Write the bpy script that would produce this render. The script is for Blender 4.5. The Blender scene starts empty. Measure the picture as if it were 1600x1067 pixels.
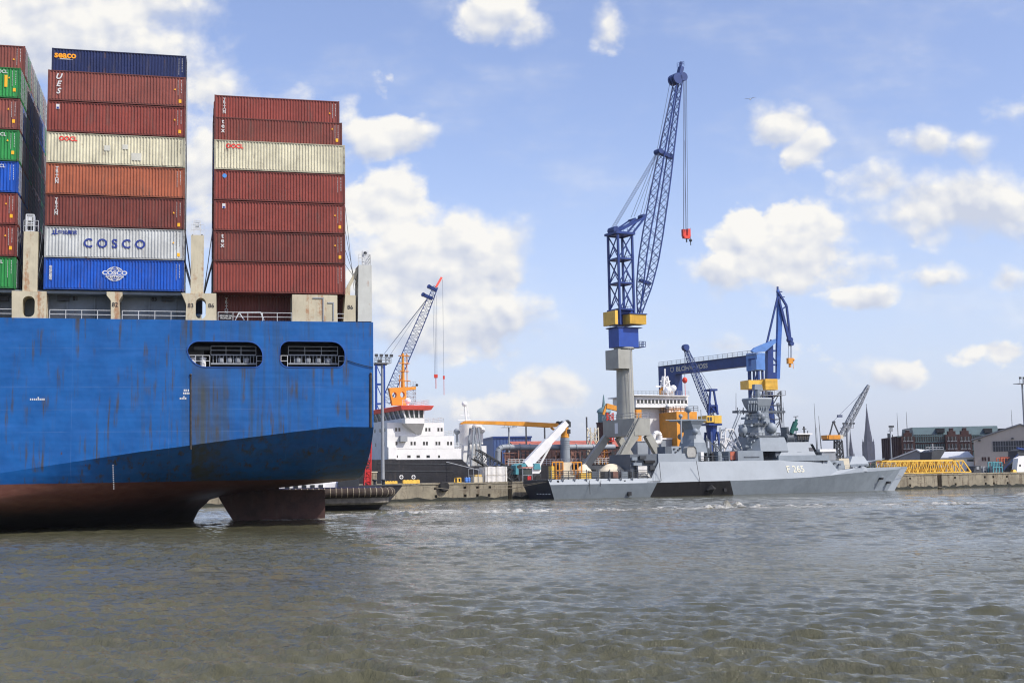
import bpy, bmesh, math, random
import numpy as np
from mathutils import Vector, Matrix
random.seed(7)
SC = bpy.context.scene
COL = SC.collection
rad = math.radians
# ---------------------------------------------------------------- camera, sky, sun, exposure
FPX = 2000.0                      # focal length in pixels of the 1600 px wide photograph
CAM_H = 4.3
PITCH = math.atan(211 / 2000)
ROLL = -0.017
CAM_R = Matrix.Rotation(math.pi / 2 + PITCH, 3, 'X') @ Matrix.Rotation(ROLL, 3, 'Z')
CAM_C = Vector((0, 0, CAM_H))
cd = bpy.data.cameras.new('camera')
cd.lens = 45.0; cd.sensor_width = 36.0; cd.clip_start = 0.5; cd.clip_end = 20000
cam = bpy.data.objects.new('camera', cd); COL.objects.link(cam)
cam.location = CAM_C; cam.rotation_euler = CAM_R.to_euler()
SC.camera = cam
SUN_EL = rad(47)
SUN_H = Vector((0.88, -0.475, 0)).normalized()
SUN_D = Vector((SUN_H.x * math.cos(SUN_EL), SUN_H.y * math.cos(SUN_EL), math.sin(SUN_EL)))
sl = bpy.data.lights.new('sun', 'SUN'); sl.energy = 3.7; sl.angle = rad(0.5); sl.color = (1, .95, .87)
so = bpy.data.objects.new('sun', sl); COL.objects.link(so); so.location = (60, -40, 90)
so.rotation_euler = (-SUN_D).to_track_quat('-Z', 'Y').to_euler()
SC.view_settings.view_transform = 'Standard'
SC.view_settings.look = 'None'
SC.view_settings.exposure = 0.3
SC.view_settings.gamma = 1.0
SC.cycles.use_denoising = True
SC.cycles.sample_clamp_indirect = 4
SC.cycles.caustics_reflective = False
SC.cycles.filter_width = 1.15

def pray(px, py):
    return CAM_R @ Vector(((px - 800) / FPX, -(py - 533.5) / FPX, -1))

class NT:
    """small wrapper for writing node trees"""
    def __init__(s, tree): s.t = tree; tree.nodes.clear()
    def n(s, kind, **kw):
        nd = s.t.nodes.new(kind)
        for k, v in kw.items():
            if k[0] == '_': nd.inputs[int(k[1:])].default_value = v
            else: setattr(nd, k, v)
        return nd
    def l(s, a, b): s.t.links.new(a, b)
    def inp(s, nd, i, x):
        if hasattr(x, 'is_output'): s.l(x, nd.inputs[i])
        elif x is not None: nd.inputs[i].default_value = x
    def m(s, op, a, b=None, c=None, clamp=False):
        nd = s.n('ShaderNodeMath', operation=op, use_clamp=clamp)
        s.inp(nd, 0, a); s.inp(nd, 1, b)
        if c is not None: s.inp(nd, 2, c)
        return nd.outputs[0]
    def vm(s, op, a, b=None):
        nd = s.n('ShaderNodeVectorMath', operation=op)
        s.inp(nd, 0, a); s.inp(nd, 1, b)
        return nd.outputs['Value'] if op in ('LENGTH', 'DOT_PRODUCT') else nd.outputs[0]
    def mix(s, f, a, b, blend='MIX'):
        nd = s.n('ShaderNodeMix', data_type='RGBA', blend_type=blend)
        s.inp(nd, 0, f)
        for i, x in ((6, a), (7, b)):
            s.inp(nd, i, (*x, 1) if isinstance(x, tuple) and len(x) == 3 else x)
        return nd.outputs[2]
    def noise(s, vec, scale, detail=4, rough=.55, dist=0):
        nd = s.n('ShaderNodeTexNoise'); s.l(vec, nd.inputs['Vector']); nd.noise_dimensions = '3D'
        nd.inputs['Scale'].default_value = scale; nd.inputs['Detail'].default_value = detail
        nd.inputs['Roughness'].default_value = rough; nd.inputs['Distortion'].default_value = dist
        return nd.outputs[0]
    def ramp(s, x, a, b, lo=0., hi=1.):
        nd = s.n('ShaderNodeMapRange', interpolation_type='SMOOTHSTEP')
        s.inp(nd, 0, x); s.inp(nd, 1, a); s.inp(nd, 2, b); s.inp(nd, 3, lo); s.inp(nd, 4, hi)
        return nd.outputs[0]
    def scale(s, vec, xyz):
        nd = s.n('ShaderNodeMapping'); s.l(vec, nd.inputs[0]); nd.inputs[3].default_value = xyz
        return nd.outputs[0]

W = bpy.data.worlds.new('World'); SC.world = W; W.cycles.sampling_method = 'MANUAL'; W.cycles.sample_map_resolution = 512; W.use_nodes = True
def make_world():
    t = NT(W.node_tree)
    sky = t.n('ShaderNodeTexSky', sky_type='NISHITA', sun_disc=False)
    sky.sun_elevation = SUN_EL; sky.sun_rotation = math.atan2(SUN_D.x, SUN_D.y)
    sky.altitude = 0; sky.air_density = 1.0; sky.dust_density = 1.6; sky.ozone_density = 2.0
    d = t.n('ShaderNodeTexCoord').outputs['Generated']
    sp = t.n('ShaderNodeSeparateXYZ'); t.l(d, sp.inputs[0])
    y = t.m('MAXIMUM', sp.outputs[1], .06)
    a = t.m('DIVIDE', sp.outputs[0], y); b = t.m('DIVIDE', sp.outputs[2], y)
    cb = t.n('ShaderNodeCombineXYZ'); t.l(a, cb.inputs[0]); t.l(b, cb.inputs[1])
    p = cb.outputs[0]
    warp = t.n('ShaderNodeTexNoise'); t.l(p, warp.inputs['Vector'])
    warp.inputs['Scale'].default_value = 9; warp.inputs['Detail'].default_value = 3
    wv = t.vm('SCALE', t.vm('SUBTRACT', warp.outputs[1], (.5, .5, .5)), None)
    wv.node.inputs['Scale'].default_value = .045
    q = t.vm('ADD', p, wv)
    # cumulus banks by direction: (pixel x, pixel y, half width, half height, weight)
    blobs = CLOUDS
    acc = None; S_ = None; T_ = None
    for (px, py, rx, ry, wt) in blobs:
        r = pray(px, py); c = (r.x / r.y, r.z / r.y, 0)
        dv = t.vm('MULTIPLY', t.vm('SUBTRACT', q, c), (FPX / rx, FPX / ry, 0))
        k = t.m('MULTIPLY', t.m('SUBTRACT', 1.0, t.vm('LENGTH', dv)), wt)
        spy = t.n('ShaderNodeSeparateXYZ'); t.l(dv, spy.inputs[0]); kp = t.m('MAXIMUM', k, 0.0); ky = t.m('MULTIPLY', kp, spy.outputs[1])
        S_ = ky if S_ is None else t.m('ADD', S_, ky); T_ = kp if T_ is None else t.m('ADD', T_, kp)
        acc = k if acc is None else t.m('SMOOTH_MAX', acc, k, .12)
    ps = t.vm('ADD', t.scale(p, (1, 1.2, 1)), t.vm('MULTIPLY', wv, (.35, .35, 0)))
    def puff(vec):
        tot = None
        for sc_, w_ in ((15, .5), (34, .3), (80, .13)):
            vo = t.n('ShaderNodeTexVoronoi', feature='F1', voronoi_dimensions='2D'); t.l(vec, vo.inputs['Vector'])
            vo.inputs['Scale'].default_value = sc_
            k = t.m('MULTIPLY', t.m('SUBTRACT', .48, vo.outputs['Distance']), w_)
            tot = k if tot is None else t.m('ADD', tot, k)
        return tot
    f1 = puff(ps); f2 = puff(t.vm('ADD', ps, (.005, .009, 0)))
    n1 = t.noise(ps, 34, 10, .62); n2 = t.noise(t.vm('ADD', ps, (.006, .012, 0)), 34, 8, .62)
    n0 = t.noise(ps, 6, 3, .5)
    dens = t.m('ADD', t.m('ADD', acc, .02), t.m('MULTIPLY', f1, 1.05))
    dens = t.m('ADD', dens, t.m('MULTIPLY', t.m('SUBTRACT', n1, .5), 1.2))
    wid = t.ramp(n0, .35, .62, .3, 1.1)
    dn = t.m('DIVIDE', t.m('SUBTRACT', dens, .0), wid)
    mask = t.ramp(dn, 0.0, 1.0)
    wisps = t.m('MULTIPLY', t.ramp(t.noise(t.scale(p, (1, 2.2, 1)), 5.5, 8, .62), .46, .78), .36)
    mask = t.m('MAXIMUM', mask, wisps)
    low = t.ramp(b, .30, .0, 0, .5)              # thin milky veil towards the horizon
    mask = t.m('MINIMUM', mask, .96)
    core = t.ramp(dens, .25, 1.0)
    base = t.m('DIVIDE', S_, t.m('ADD', T_, .05))
    lit = t.m('ADD', t.m('ADD', .62, t.m('MULTIPLY', base, .75)), t.m('MULTIPLY', t.m('SUBTRACT', f1, f2), 2.4))
    lit = t.m('ADD', lit, t.m('MULTIPLY', t.m('SUBTRACT', n1, n2), 1.0))
    lit = t.m('SUBTRACT', lit, t.m('MULTIPLY', t.m('SUBTRACT', n0, .5), 1.3), clamp=True)
    ccol = t.mix(lit, (.53, .57, .67), (.86, .84, .79))
    hs = t.n('ShaderNodeHueSaturation'); t.l(sky.outputs[0], hs.inputs['Color'])
    hs.inputs['Saturation'].default_value = .96
    skc0 = t.mix(1.0, hs.outputs[0], (1.07, 1.0, 1.12), 'MULTIPLY')
    skc = t.mix(low, skc0, (3.7, 4.3, 5.6))
    b1 = t.n('ShaderNodeBackground'); t.l(skc, b1.inputs[0]); b1.inputs[1].default_value = .15
    b2 = t.n('ShaderNodeBackground'); t.l(ccol, b2.inputs[0]); b2.inputs[1].default_value = .95
    mx = t.n('ShaderNodeMixShader'); t.l(mask, mx.inputs[0]); t.l(b1.outputs[0], mx.inputs[1]); t.l(b2.outputs[0], mx.inputs[2])
    o = t.n('ShaderNodeOutputWorld'); t.l(mx.outputs[0], o.inputs[0])
CLOUDS = [(100, 30, 300, 170, 1.5), (330, 120, 80, 90, .8), (300, 260, 120, 160, .8), (450, 240, 150, 120, .6),
          (770, 22, 85, 46, 1.), (830, 45, 60, 30, .7), (945, 35, 36, 40, .6), (605, 215, 78, 44, 1.), (598, 300, 80, 60, 1.2),
          (690, 395, 170, 90, 1.6), (620, 440, 130, 110, 1.4), (760, 500, 110, 70, 1.3), (640, 520, 110, 70, 1.0), (780, 400, 66, 76, 1.2),
          (1215, 195, 70, 40, 1.), (1250, 225, 52, 36, .9), (1225, 365, 135, 66, 1.3), (1120, 432, 90, 46, .9), (1265, 415, 120, 46, 1.0),
          (1500, 325, 200, 66, 1.6), (1380, 295, 84, 50, 1.2), (1445, 238, 66, 34, .8), (1585, 180, 52, 34, .7),
          (1520, 240, 40, 30, .8), (1590, 330, 80, 70, 1.2), (1355, 470, 50, 24, .7), (1380, 578, 66, 28, .9), (1470, 440, 80, 30, .6),
          (865, 600, 75, 34, .8), (1130, 545, 120, 24, .7), (1580, 445, 40, 22, .6), (1560, 555, 66, 20, .6), (760, 640, 120, 34, .6),
          (-150, 120, 250, 200, 1.3), (1900, 300, 220, 120, 1.), (2300, 100, 260, 150, 1.)]
make_world()
# ---------------------------------------------------------------- frames: a vertical plane with its own u (along), v (away from camera), z
class Frame:
    def __init__(s, ox, oy, deg):
        s.a = rad(deg); s.o = Vector((ox, oy, 0))
        s.d = Vector((math.cos(s.a), math.sin(s.a), 0)); s.n = Vector((-math.sin(s.a), math.cos(s.a), 0))
    def w(s, u, v, z): return s.o + s.d * u + s.n * v + Vector((0, 0, z))
    def uz(s, px, py, v=0.):
        r = pray(px, py); t = ((s.o - CAM_C).dot(s.n) + v) / r.dot(s.n); p = CAM_C + r * t
        return ((p - s.o).dot(s.d), p.z)
    def p(s, px, py, v=0.):
        u, z = s.uz(px, py, v); return Vector((u, v, z))
    def u(s, px, v=0., py=740): return s.uz(px, py, v)[0]
    def z(s, px, py, v=0.): return s.uz(px, py, v)[1]
    def shift(s, u, v, deg=None):
        q = s.w(u, v, 0); return Frame(q.x, q.y, math.degrees(s.a) if deg is None else deg)
def frame_at(px, Y, deg):
    r = pray(px, 740); return Frame(r.x / r.y * Y, Y, deg)
ORG = {}
def put(o, parent=None, fr=None, at=None):
    COL.objects.link(o)
    if parent is not None:
        o.parent = parent; ORG[o.name] = ORG[parent.name]
    elif fr is not None:
        o.location = fr.w(*at); o.rotation_euler = (0, 0, fr.a); ORG[o.name] = (fr, Vector(at))
    return o
def tag(o, label=None, cat=None, group=None, kind=None):
    if label: o['label'] = label
    if cat: o['category'] = cat
    if group: o['group'] = group
    if kind: o['kind'] = kind
    return o
def thing(name, fr, at, label, cat, group=None):
    o = bpy.data.objects.new(name, None); o.empty_display_size = .5
    put(o, None, fr, at); return tag(o, label, cat, group)

class MB:
    def __init__(s): s.v = []; s.f = []; s.m = []; s.mi = 0
    def add(s, vs, fs):
        o = len(s.v); s.v += [Vector(x) for x in vs]; s.f += [tuple(i + o for i in f) for f in fs]; s.m += [s.mi] * len(fs); return s
    def box(s, u0, u1, v0, v1, z0, z1):
        return s.add([(u0, v0, z0), (u1, v0, z0), (u1, v1, z0), (u0, v1, z0), (u0, v0, z1), (u1, v0, z1), (u1, v1, z1), (u0, v1, z1)],
                     [(0, 3, 2, 1), (4, 5, 6, 7), (0, 1, 5, 4), (1, 2, 6, 5), (2, 3, 7, 6), (3, 0, 4, 7)])
    def tube(s, p, q, r, r2=None, n=8, cap=True):
        p = Vector(p); q = Vector(q); r2 = r if r2 is None else r2
        d = (q - p)
        if d.length < 1e-6: return s
        d.normalize(); h = Vector((0, 0, 1)) if abs(d.z) < .95 else Vector((1, 0, 0))
        a = d.cross(h).normalized(); b = a.cross(d)
        off = math.pi / n
        ring = lambda c, rr: [c + a * (rr * math.cos(off + 2 * math.pi * k / n)) + b * (rr * math.sin(off + 2 * math.pi * k / n)) for k in range(n)]
        fs = [(k, (k + 1) % n, n + (k + 1) % n, n + k) for k in range(n)]
        if cap: fs += [tuple(range(n - 1, -1, -1)), tuple(range(n, 2 * n))]
        return s.add(ring(p, r) + ring(q, r2), fs)
    def bar(s, p, q, w, h=None, up=(0, 0, 1)):
        p = Vector(p); q = Vector(q); h = w if h is None else h
        d = (q - p)
        if d.length < 1e-6: return s
        d.normalize(); up = Vector(up)
        if abs(d.dot(up)) > .97: up = Vector((0, 1, 0)) if abs(d.y) < .9 else Vector((1, 0, 0))
        a = d.cross(up).normalized() * (w / 2); b = a.cross(d).normalized() * (h / 2)
        vs = []
        for c in (p, q): vs += [c - a - b, c + a - b, c + a + b, c - a + b]
        return s.add(vs, [(0, 1, 2, 3), (7, 6, 5, 4), (0, 4, 5, 1), (1, 5, 6, 2), (2, 6, 7, 3), (3, 7, 4, 0)])
    def path(s, pts, r, n=5):
        for a, b in zip(pts, pts[1:]): s.tube(a, b, r, n=n)
        return s
    def prism(s, poly, v0, v1):
        """outline (u,z) given real thickness from v0 to v1"""
        n = len(poly)
        vs = [(u, v0, z) for u, z in poly] + [(u, v1, z) for u, z in poly]
        fs = [tuple(range(n)), tuple(range(2 * n - 1, n - 1, -1))] + [(k, n + k, n + (k + 1) % n, (k + 1) % n) for k in range(n)]
        return s.add(vs, fs)
    def slab(s, poly, z0, z1, k=1.0, c=None):
        """outline (u,v) raised from z0 to z1, top scaled by k about c"""
        n = len(poly)
        c = c or (sum(p[0] for p in poly) / n, sum(p[1] for p in poly) / n)
        kk = k if isinstance(k, tuple) else (k, k)
        vs = [(u, v, z0) for u, v in poly] + [(c[0] + (u - c[0]) * kk[0], c[1] + (v - c[1]) * kk[1], z1) for u, v in poly]
        fs = [tuple(range(n - 1, -1, -1)), tuple(range(n, 2 * n))] + [(k2, (k2 + 1) % n, n + (k2 + 1) % n, n + k2) for k2 in range(n)]
        return s.add(vs, fs)
    def lathe(s, c, prof, n=16, axis='z'):
        c = Vector(c); vs = []
        for r, h in prof:
            for k in range(n):
                a = 2 * math.pi * k / n
                x, y = r * math.cos(a), r * math.sin(a)
                vs.append(c + (Vector((x, y, h)) if axis == 'z' else Vector((x, h, y)) if axis == 'v' else Vector((h, x, y))))
        fs = []
        for j in range(len(prof) - 1):
            for k in range(n): fs.append((j * n + k, j * n + (k + 1) % n, (j + 1) * n + (k + 1) % n, (j + 1) * n + k))
        fs.append(tuple(range(n - 1, -1, -1))); fs.append(tuple(range((len(prof) - 1) * n, len(prof) * n)))
        return s.add(vs, fs)
    def ball(s, c, r, n=14, squash=1.0):
        return s.lathe(c, [(max(r * math.sin(math.pi * k / 9), .001), -r * squash * math.cos(math.pi * k / 9)) for k in range(10)], n)
    def loft(s, rings, closed=False, caps=False):
        n = len(rings[0]); vs = [p for r in rings for p in r]; fs = []
        for j in range(len(rings) - 1):
            for k in range(n if closed else n - 1):
                k2 = (k + 1) % n
                fs.append((j * n + k, j * n + k2, (j + 1) * n + k2, (j + 1) * n + k))
        if caps: fs.append(tuple(range(n))); fs.append(tuple(range((len(rings) - 1) * n, len(rings) * n)))
        return s.add(vs, fs)
    def plate(s, outer, holes, v0, v1):
        """flat plate (u,z) with real holes cut through, thickness v0..v1"""
        bm = bmesh.new()
        loops = [outer] + holes; es = []; rings = []
        for lp in loops:
            vv = [bm.verts.new((a, v0, b)) for a, b in lp]; rings.append(vv)
            for i in range(len(vv)): es.append(bm.edges.new((vv[i], vv[(i + 1) % len(vv)])))
        bmesh.ops.triangle_fill(bm, use_beauty=True, use_dissolve=False, edges=es)
        bm.verts.index_update(); n = len(bm.verts)
        vs = [v.co.copy() for v in bm.verts]; fs = [tuple(v.index for v in f.verts) for f in bm.faces]
        back = [Vector((p.x, v1, p.z)) for p in vs]
        side = []
        for vv in rings:
            for i in range(len(vv)):
                a, b = vv[i].index, vv[(i + 1) % len(vv)].index; side.append((a, b, n + b, n + a))
        s.add(vs + back, fs + [tuple(n + i for i in reversed(f)) for f in fs] + side)
        bm.free(); return s
    def lattice(s, A, B, side, w, h, n, rc, rb, cross=True, ring=True):
        """box lattice from A to B; w, h are widths or lists sampled along it"""
        A = Vector(A); B = Vector(B); ax = (B - A).normalized(); side = Vector(side)
        side = (side - ax * side.dot(ax)).normalized(); oth = ax.cross(side)
        def smp(x, t):
            if not isinstance(x, (list, tuple)): return x
            k = t * (len(x) - 1); i = min(int(k), len(x) - 2); return x[i] + (x[i + 1] - x[i]) * (k - i)
        st = []
        for i in range(n + 1):
            t = i / n; c = A.lerp(B, t); a = side * smp(w, t) / 2; b = oth * smp(h, t) / 2
            st.append([c - a - b, c + a - b, c + a + b, c - a + b])
        for i in range(n):
            for k in range(4):
                s.bar(st[i][k], st[i + 1][k], rc)
                k2 = (k + 1) % 4
                if (i + k) % 2: s.bar(st[i][k], st[i + 1][k2], rb)
                else: s.bar(st[i][k2], st[i + 1][k], rb)
                if cross and k % 2 == 0:
                    if (i + k) % 2: s.bar(st[i][k2], st[i + 1][k], rb)
                    else: s.bar(st[i][k], st[i + 1][k2], rb)
                if ring: s.bar(st[i][k], st[i][k2], rb)
        return st
    def rail(s, pts, h=1.0, step=1.6, r=.025, bars=2):
        for a, b in zip(pts, pts[1:]):
            a = Vector(a); b = Vector(b); L = (b - a).length; k = max(1, round(L / step))
            for i in range(k + 1):
                c = a.lerp(b, i / k); s.bar(c, c + Vector((0, 0, h)), r * 2)
            for j in range(bars):
                z = Vector((0, 0, h * (j + 1) / bars)); s.bar(a + z, b + z, r * 2)
        return s
    def build(s, name, mats, parent=None, fr=None, at=None, smooth=None, label=None, cat=None, group=None, kind=None, recalc=True):
        og = ORG[parent.name][1] if parent is not None else Vector(at) if at is not None else Vector((0, 0, 0))
        me = bpy.data.meshes.new(name)
        me.from_pydata([tuple(p - og) for p in s.v], [], s.f)
        mats = mats if isinstance(mats, (list, tuple)) else [mats]
        for m_ in mats: me.materials.append(m_)
        if len(mats) > 1: me.polygons.foreach_set('material_index', s.m)
        if recalc:
            bm = bmesh.new(); bm.from_mesh(me); bmesh.ops.recalc_face_normals(bm, faces=bm.faces); bm.to_mesh(me); bm.free()
        if smooth:
            me.polygons.foreach_set('use_smooth', [True] * len(me.polygons)); me.set_sharp_from_angle(angle=rad(smooth))
        o = bpy.data.objects.new(name, me)
        put(o, parent, fr, at)
        return tag(o, label, cat, group, kind)
def text(st, size, mat, parent, u, v, z, name='lettering', align='CENTER', bold=.02, spacing=1., line=1., shear=0., sx=1., ext=.006, tilt=0., skew=0.):
    cu = bpy.data.curves.new('t', 'FONT'); cu.body = st; cu.size = size; cu.align_x = align; cu.align_y = 'CENTER'
    cu.offset = bold * size; cu.extrude = ext; cu.space_character = spacing; cu.space_line = line; cu.shear = shear
    cu.resolution_u = 3
    t = bpy.data.objects.new('t', cu); COL.objects.link(t)
    dg = bpy.context.evaluated_depsgraph_get(); me = bpy.data.meshes.new_from_object(t.evaluated_get(dg))
    bpy.data.objects.remove(t); bpy.data.curves.remove(cu)
    og = ORG[parent.name][1]
    co = np.empty(len(me.vertices) * 3, np.float32); me.vertices.foreach_get('co', co); co = co.reshape(-1, 3)
    out = np.stack([co[:, 0] * sx + u - og.x, -co[:, 2] + v - og.y + tilt * co[:, 1] + skew * co[:, 0], co[:, 1] + z - og.z], 1)
    me.vertices.foreach_set('co', out.ravel().astype(np.float32)); me.materials.clear(); me.materials.append(mat); me.update()
    me.name = name
    o = bpy.data.objects.new(name, me); put(o, parent); return o
def stack_text(s): return '\n'.join(s)
# ---------------------------------------------------------------- materials
def c8(r, g, b, k=.85):
    f = lambda x: (x / 255 / 12.92 if x < 10.3 else ((x / 255 + .055) / 1.055) ** 2.4) * k
    return (f(r), f(g), f(b))
def mat(name, col, rough=.55, metal=0., var=.16, sc=.6, rust=0., rustcol=(.16, .055, .018), dirt=.0, streak=6., bump=0., objcol=False, spec=.4):
    m = bpy.data.materials.new(name); m.use_nodes = True
    t = NT(m.node_tree)
    P = t.n('ShaderNodeBsdfPrincipled'); o = t.n('ShaderNodeOutputMaterial'); t.l(P.outputs[0], o.inputs[0])
    co = t.n('ShaderNodeTexCoord').outputs['Object']
    oi = t.n('ShaderNodeObjectInfo')
    rnd = t.m('MULTIPLY', oi.outputs['Random'], 71.)
    cx = t.n('ShaderNodeCombineXYZ'); t.l(rnd, cx.inputs[0]); t.l(rnd, cx.inputs[1])
    co = t.vm('ADD', co, cx.outputs[0])
    base = oi.outputs['Color'] if objcol else (*col, 1)
    n = t.noise(co, sc, 5, .6)
    k = t.ramp(n, .3, .7, 1 - var, 1 + var)
    hsv = t.n('ShaderNodeHueSaturation'); t.inp(hsv, 'Color', base); t.l(k, hsv.inputs['Value'])
    c = hsv.outputs[0]
    if dirt:
        dn = t.noise(t.scale(co, (1, 1, .16)), 2.2, 6, .65)
        c = t.mix(t.ramp(dn, .5, .82, 0, dirt), c, tuple(x * .35 + .02 for x in (.25, .2, .15)))
    if rust:
        rn = t.noise(t.scale(co, (1, 1, 1 / streak)), 1.1, 7, .68)
        rn2 = t.noise(co, 3.5, 4, .6)
        rm = t.ramp(t.m('ADD', rn, t.m('MULTIPLY', t.m('SUBTRACT', rn2, .5), .35)), .68 - .2 * rust, .8 - .12 * rust, 0, .85)
        c = t.mix(rm, c, rustcol)
    t.l(c, P.inputs['Base Color'])
    P.inputs['Roughness'].default_value = rough; P.inputs['Metallic'].default_value = metal
    P.inputs['Specular IOR Level'].default_value = spec
    if bump:
        bp = t.n('ShaderNodeBump'); bp.inputs['Strength'].default_value = bump; bp.inputs['Distance'].default_value = .05
        t.l(t.noise(co, 2.5, 5, .6), bp.inputs['Height']); t.l(bp.outputs[0], P.inputs['Normal'])
    return m
M = {}
def mk(key, *a, **k): M[key] = mat(key, *a, **k)
mk('container_paint', (1, 1, 1), rough=.5, var=.14, sc=.5, rust=.36, rustcol=(.12, .05, .03), dirt=.55, objcol=True, bump=.35)
mk('container_frame', (1, 1, 1), rough=.55, var=.2, sc=.9, rust=.6, rustcol=(.09, .045, .03), dirt=.4, objcol=True)
mk('pale_steel', c8(208, 210, 202), var=.08, rust=.55, rustcol=(.33, .16, .07), dirt=.3, streak=9)
mk('cream_steel', c8(205, 196, 168), var=.1, rust=.78, rustcol=(.33, .14, .05), dirt=.35, streak=9)
mk('white_steel', c8(238, 238, 235), var=.05, dirt=.12)
mk('white_paint', (.8, .8, .78), var=.04, dirt=.05)
mk('marking_white', (.62, .62, .60), var=.05)
mk('marking_orange', c8(250, 165, 30, 1.), var=.05)
mk('marking_yellow', c8(245, 180, 40, 1.), var=.05)
mk('marking_red', c8(225, 40, 35, 1.), var=.05)
mk('marking_blue', c8(40, 60, 140, .9), var=.05)
mk('marking_pale', c8(215, 212, 190), var=.05)
mk('marking_dark', (.02, .02, .025), var=.1)
mk('sky_blue_sign', c8(80, 150, 220), var=.05)
mk('dark_grey', c8(60, 64, 68), var=.2, dirt=.2)
mk('black_steel', (.012, .012, .014), var=.3, rough=.45, dirt=.15)
mk('deck_wall', c8(120, 130, 138), var=.15, dirt=.35, rust=.12)
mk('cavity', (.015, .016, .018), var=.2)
mk('rail_white', c8(215, 218, 218), var=.08, rust=.1)
mk('rail_grey', c8(150, 155, 160), var=.1)
mk('rust_bar', c8(62, 56, 50), var=.35, sc=2, rust=.5, rustcol=(.07, .032, .018))
mk('rope', c8(150, 140, 120), var=.2)
mk('cable', c8(90, 100, 125), var=.1)
mk('glass', (.02, .026, .03), rough=.08, var=.1, spec=.6)
mk('bridge_glass', (.06, .075, .07), rough=.1, var=.2, spec=.6)
mk('concrete', c8(150, 142, 122), rough=.9, var=.25, sc=.35, dirt=.9, rust=1.0, rustcol=(.105, .08, .052), streak=8, bump=.3)
mk('crane_blue', c8(24, 56, 124), var=.15, dirt=.2, rough=.45)
mk('crane_blue_pale', c8(95, 140, 205), var=.1, dirt=.2, rough=.45)
mk('crane_navy', c8(36, 64, 124), var=.15, dirt=.2, rough=.5)
mk('crane_royal', c8(32, 74, 162), var=.1, dirt=.15, rough=.45)
mk('crane_yellow', c8(235, 190, 75), var=.14, dirt=.4, rough=.5)
mk('crane_grey', c8(168, 168, 158), var=.1, dirt=.3, rough=.6, sc=.3)
mk('crane_red', c8(225, 70, 50), var=.1)
mk('orange', c8(226, 152, 46), var=.12, dirt=.3)
mk('yellow', c8(240, 196, 82), var=.14, dirt=.3, sc=1.5)
mk('navy_grey', c8(160, 170, 178, .72), var=.06, dirt=.12, sc=.25, rough=.55)
mk('navy_mid', c8(146, 157, 166, .75), var=.08, dirt=.15, rough=.55)
mk('navy_dark', c8(92, 100, 108), var=.12, dirt=.15, rough=.6)
mk('tarp_grey', c8(176, 176, 170), var=.12, sc=1.5, bump=.6)
mk('tarp_white', c8(228, 226, 220), var=.1, sc=1.5, bump=.8)
mk('hull_black', c8(30, 31, 36), var=.25, dirt=.3, rough=.5)
mk('navy_stern_shade', c8(48, 54, 66), var=.15, dirt=.2)  # transom colour darkened: its shade is painted in
mk('green_tarp', c8(25, 95, 85), var=.3, sc=2)
mk('red_paint', c8(205, 45, 45), var=.1)
mk('roof_red', c8(245, 100, 84, 1.), var=.08)
mk('teal', c8(80, 150, 160), var=.1)
mk('rubber', (.02, .02, .02), rough=.9, var=.3, sc=2)
mk('brown_rubber', c8(62, 52, 46), rough=.9, var=.3, sc=1.5, dirt=.3)
mk('pale_rubber', c8(128, 124, 116), rough=.9, var=.3, sc=1.5, dirt=.4)
mk('brick', c8(72, 48, 44), rough=.9, var=.22, sc=.4, dirt=.3)
mk('brick_dark', c8(72, 50, 48), rough=.9, var=.22, sc=.4, dirt=.3)
mk('roof_green', c8(78, 100, 104), var=.12)
mk('shed_grey', c8(188, 180, 170), rough=.8, var=.08, sc=.2, dirt=.12)
mk('roof_grey', c8(130, 132, 136), var=.08)
mk('roof_pale', c8(205, 208, 210), var=.06)
mk('hazy_spire_stone', c8(48, 50, 66), rough=.9, var=.3, sc=.1)  # stone tinted blue: distance haze painted into the colour
mk('copper', c8(110, 140, 145), var=.15)
mk('brown_pipe', c8(140, 100, 85), var=.25, sc=1)
mk('grey_pipe', c8(150, 158, 165), var=.1, dirt=.2)
mk('blue_clad', c8(75, 100, 145), var=.08)
mk('tile_roof', c8(190, 105, 80), var=.15)
mk('beige', c8(215, 205, 180), var=.1, dirt=.2)
mk('paint_patch', c8(214, 213, 198), var=.12)
mk('weed', (.022, .024, .016), rough=.7, var=.5, sc=1.2)
mk('leaf', (.06, .085, .03), rough=.9, var=.4, sc=2)
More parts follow.
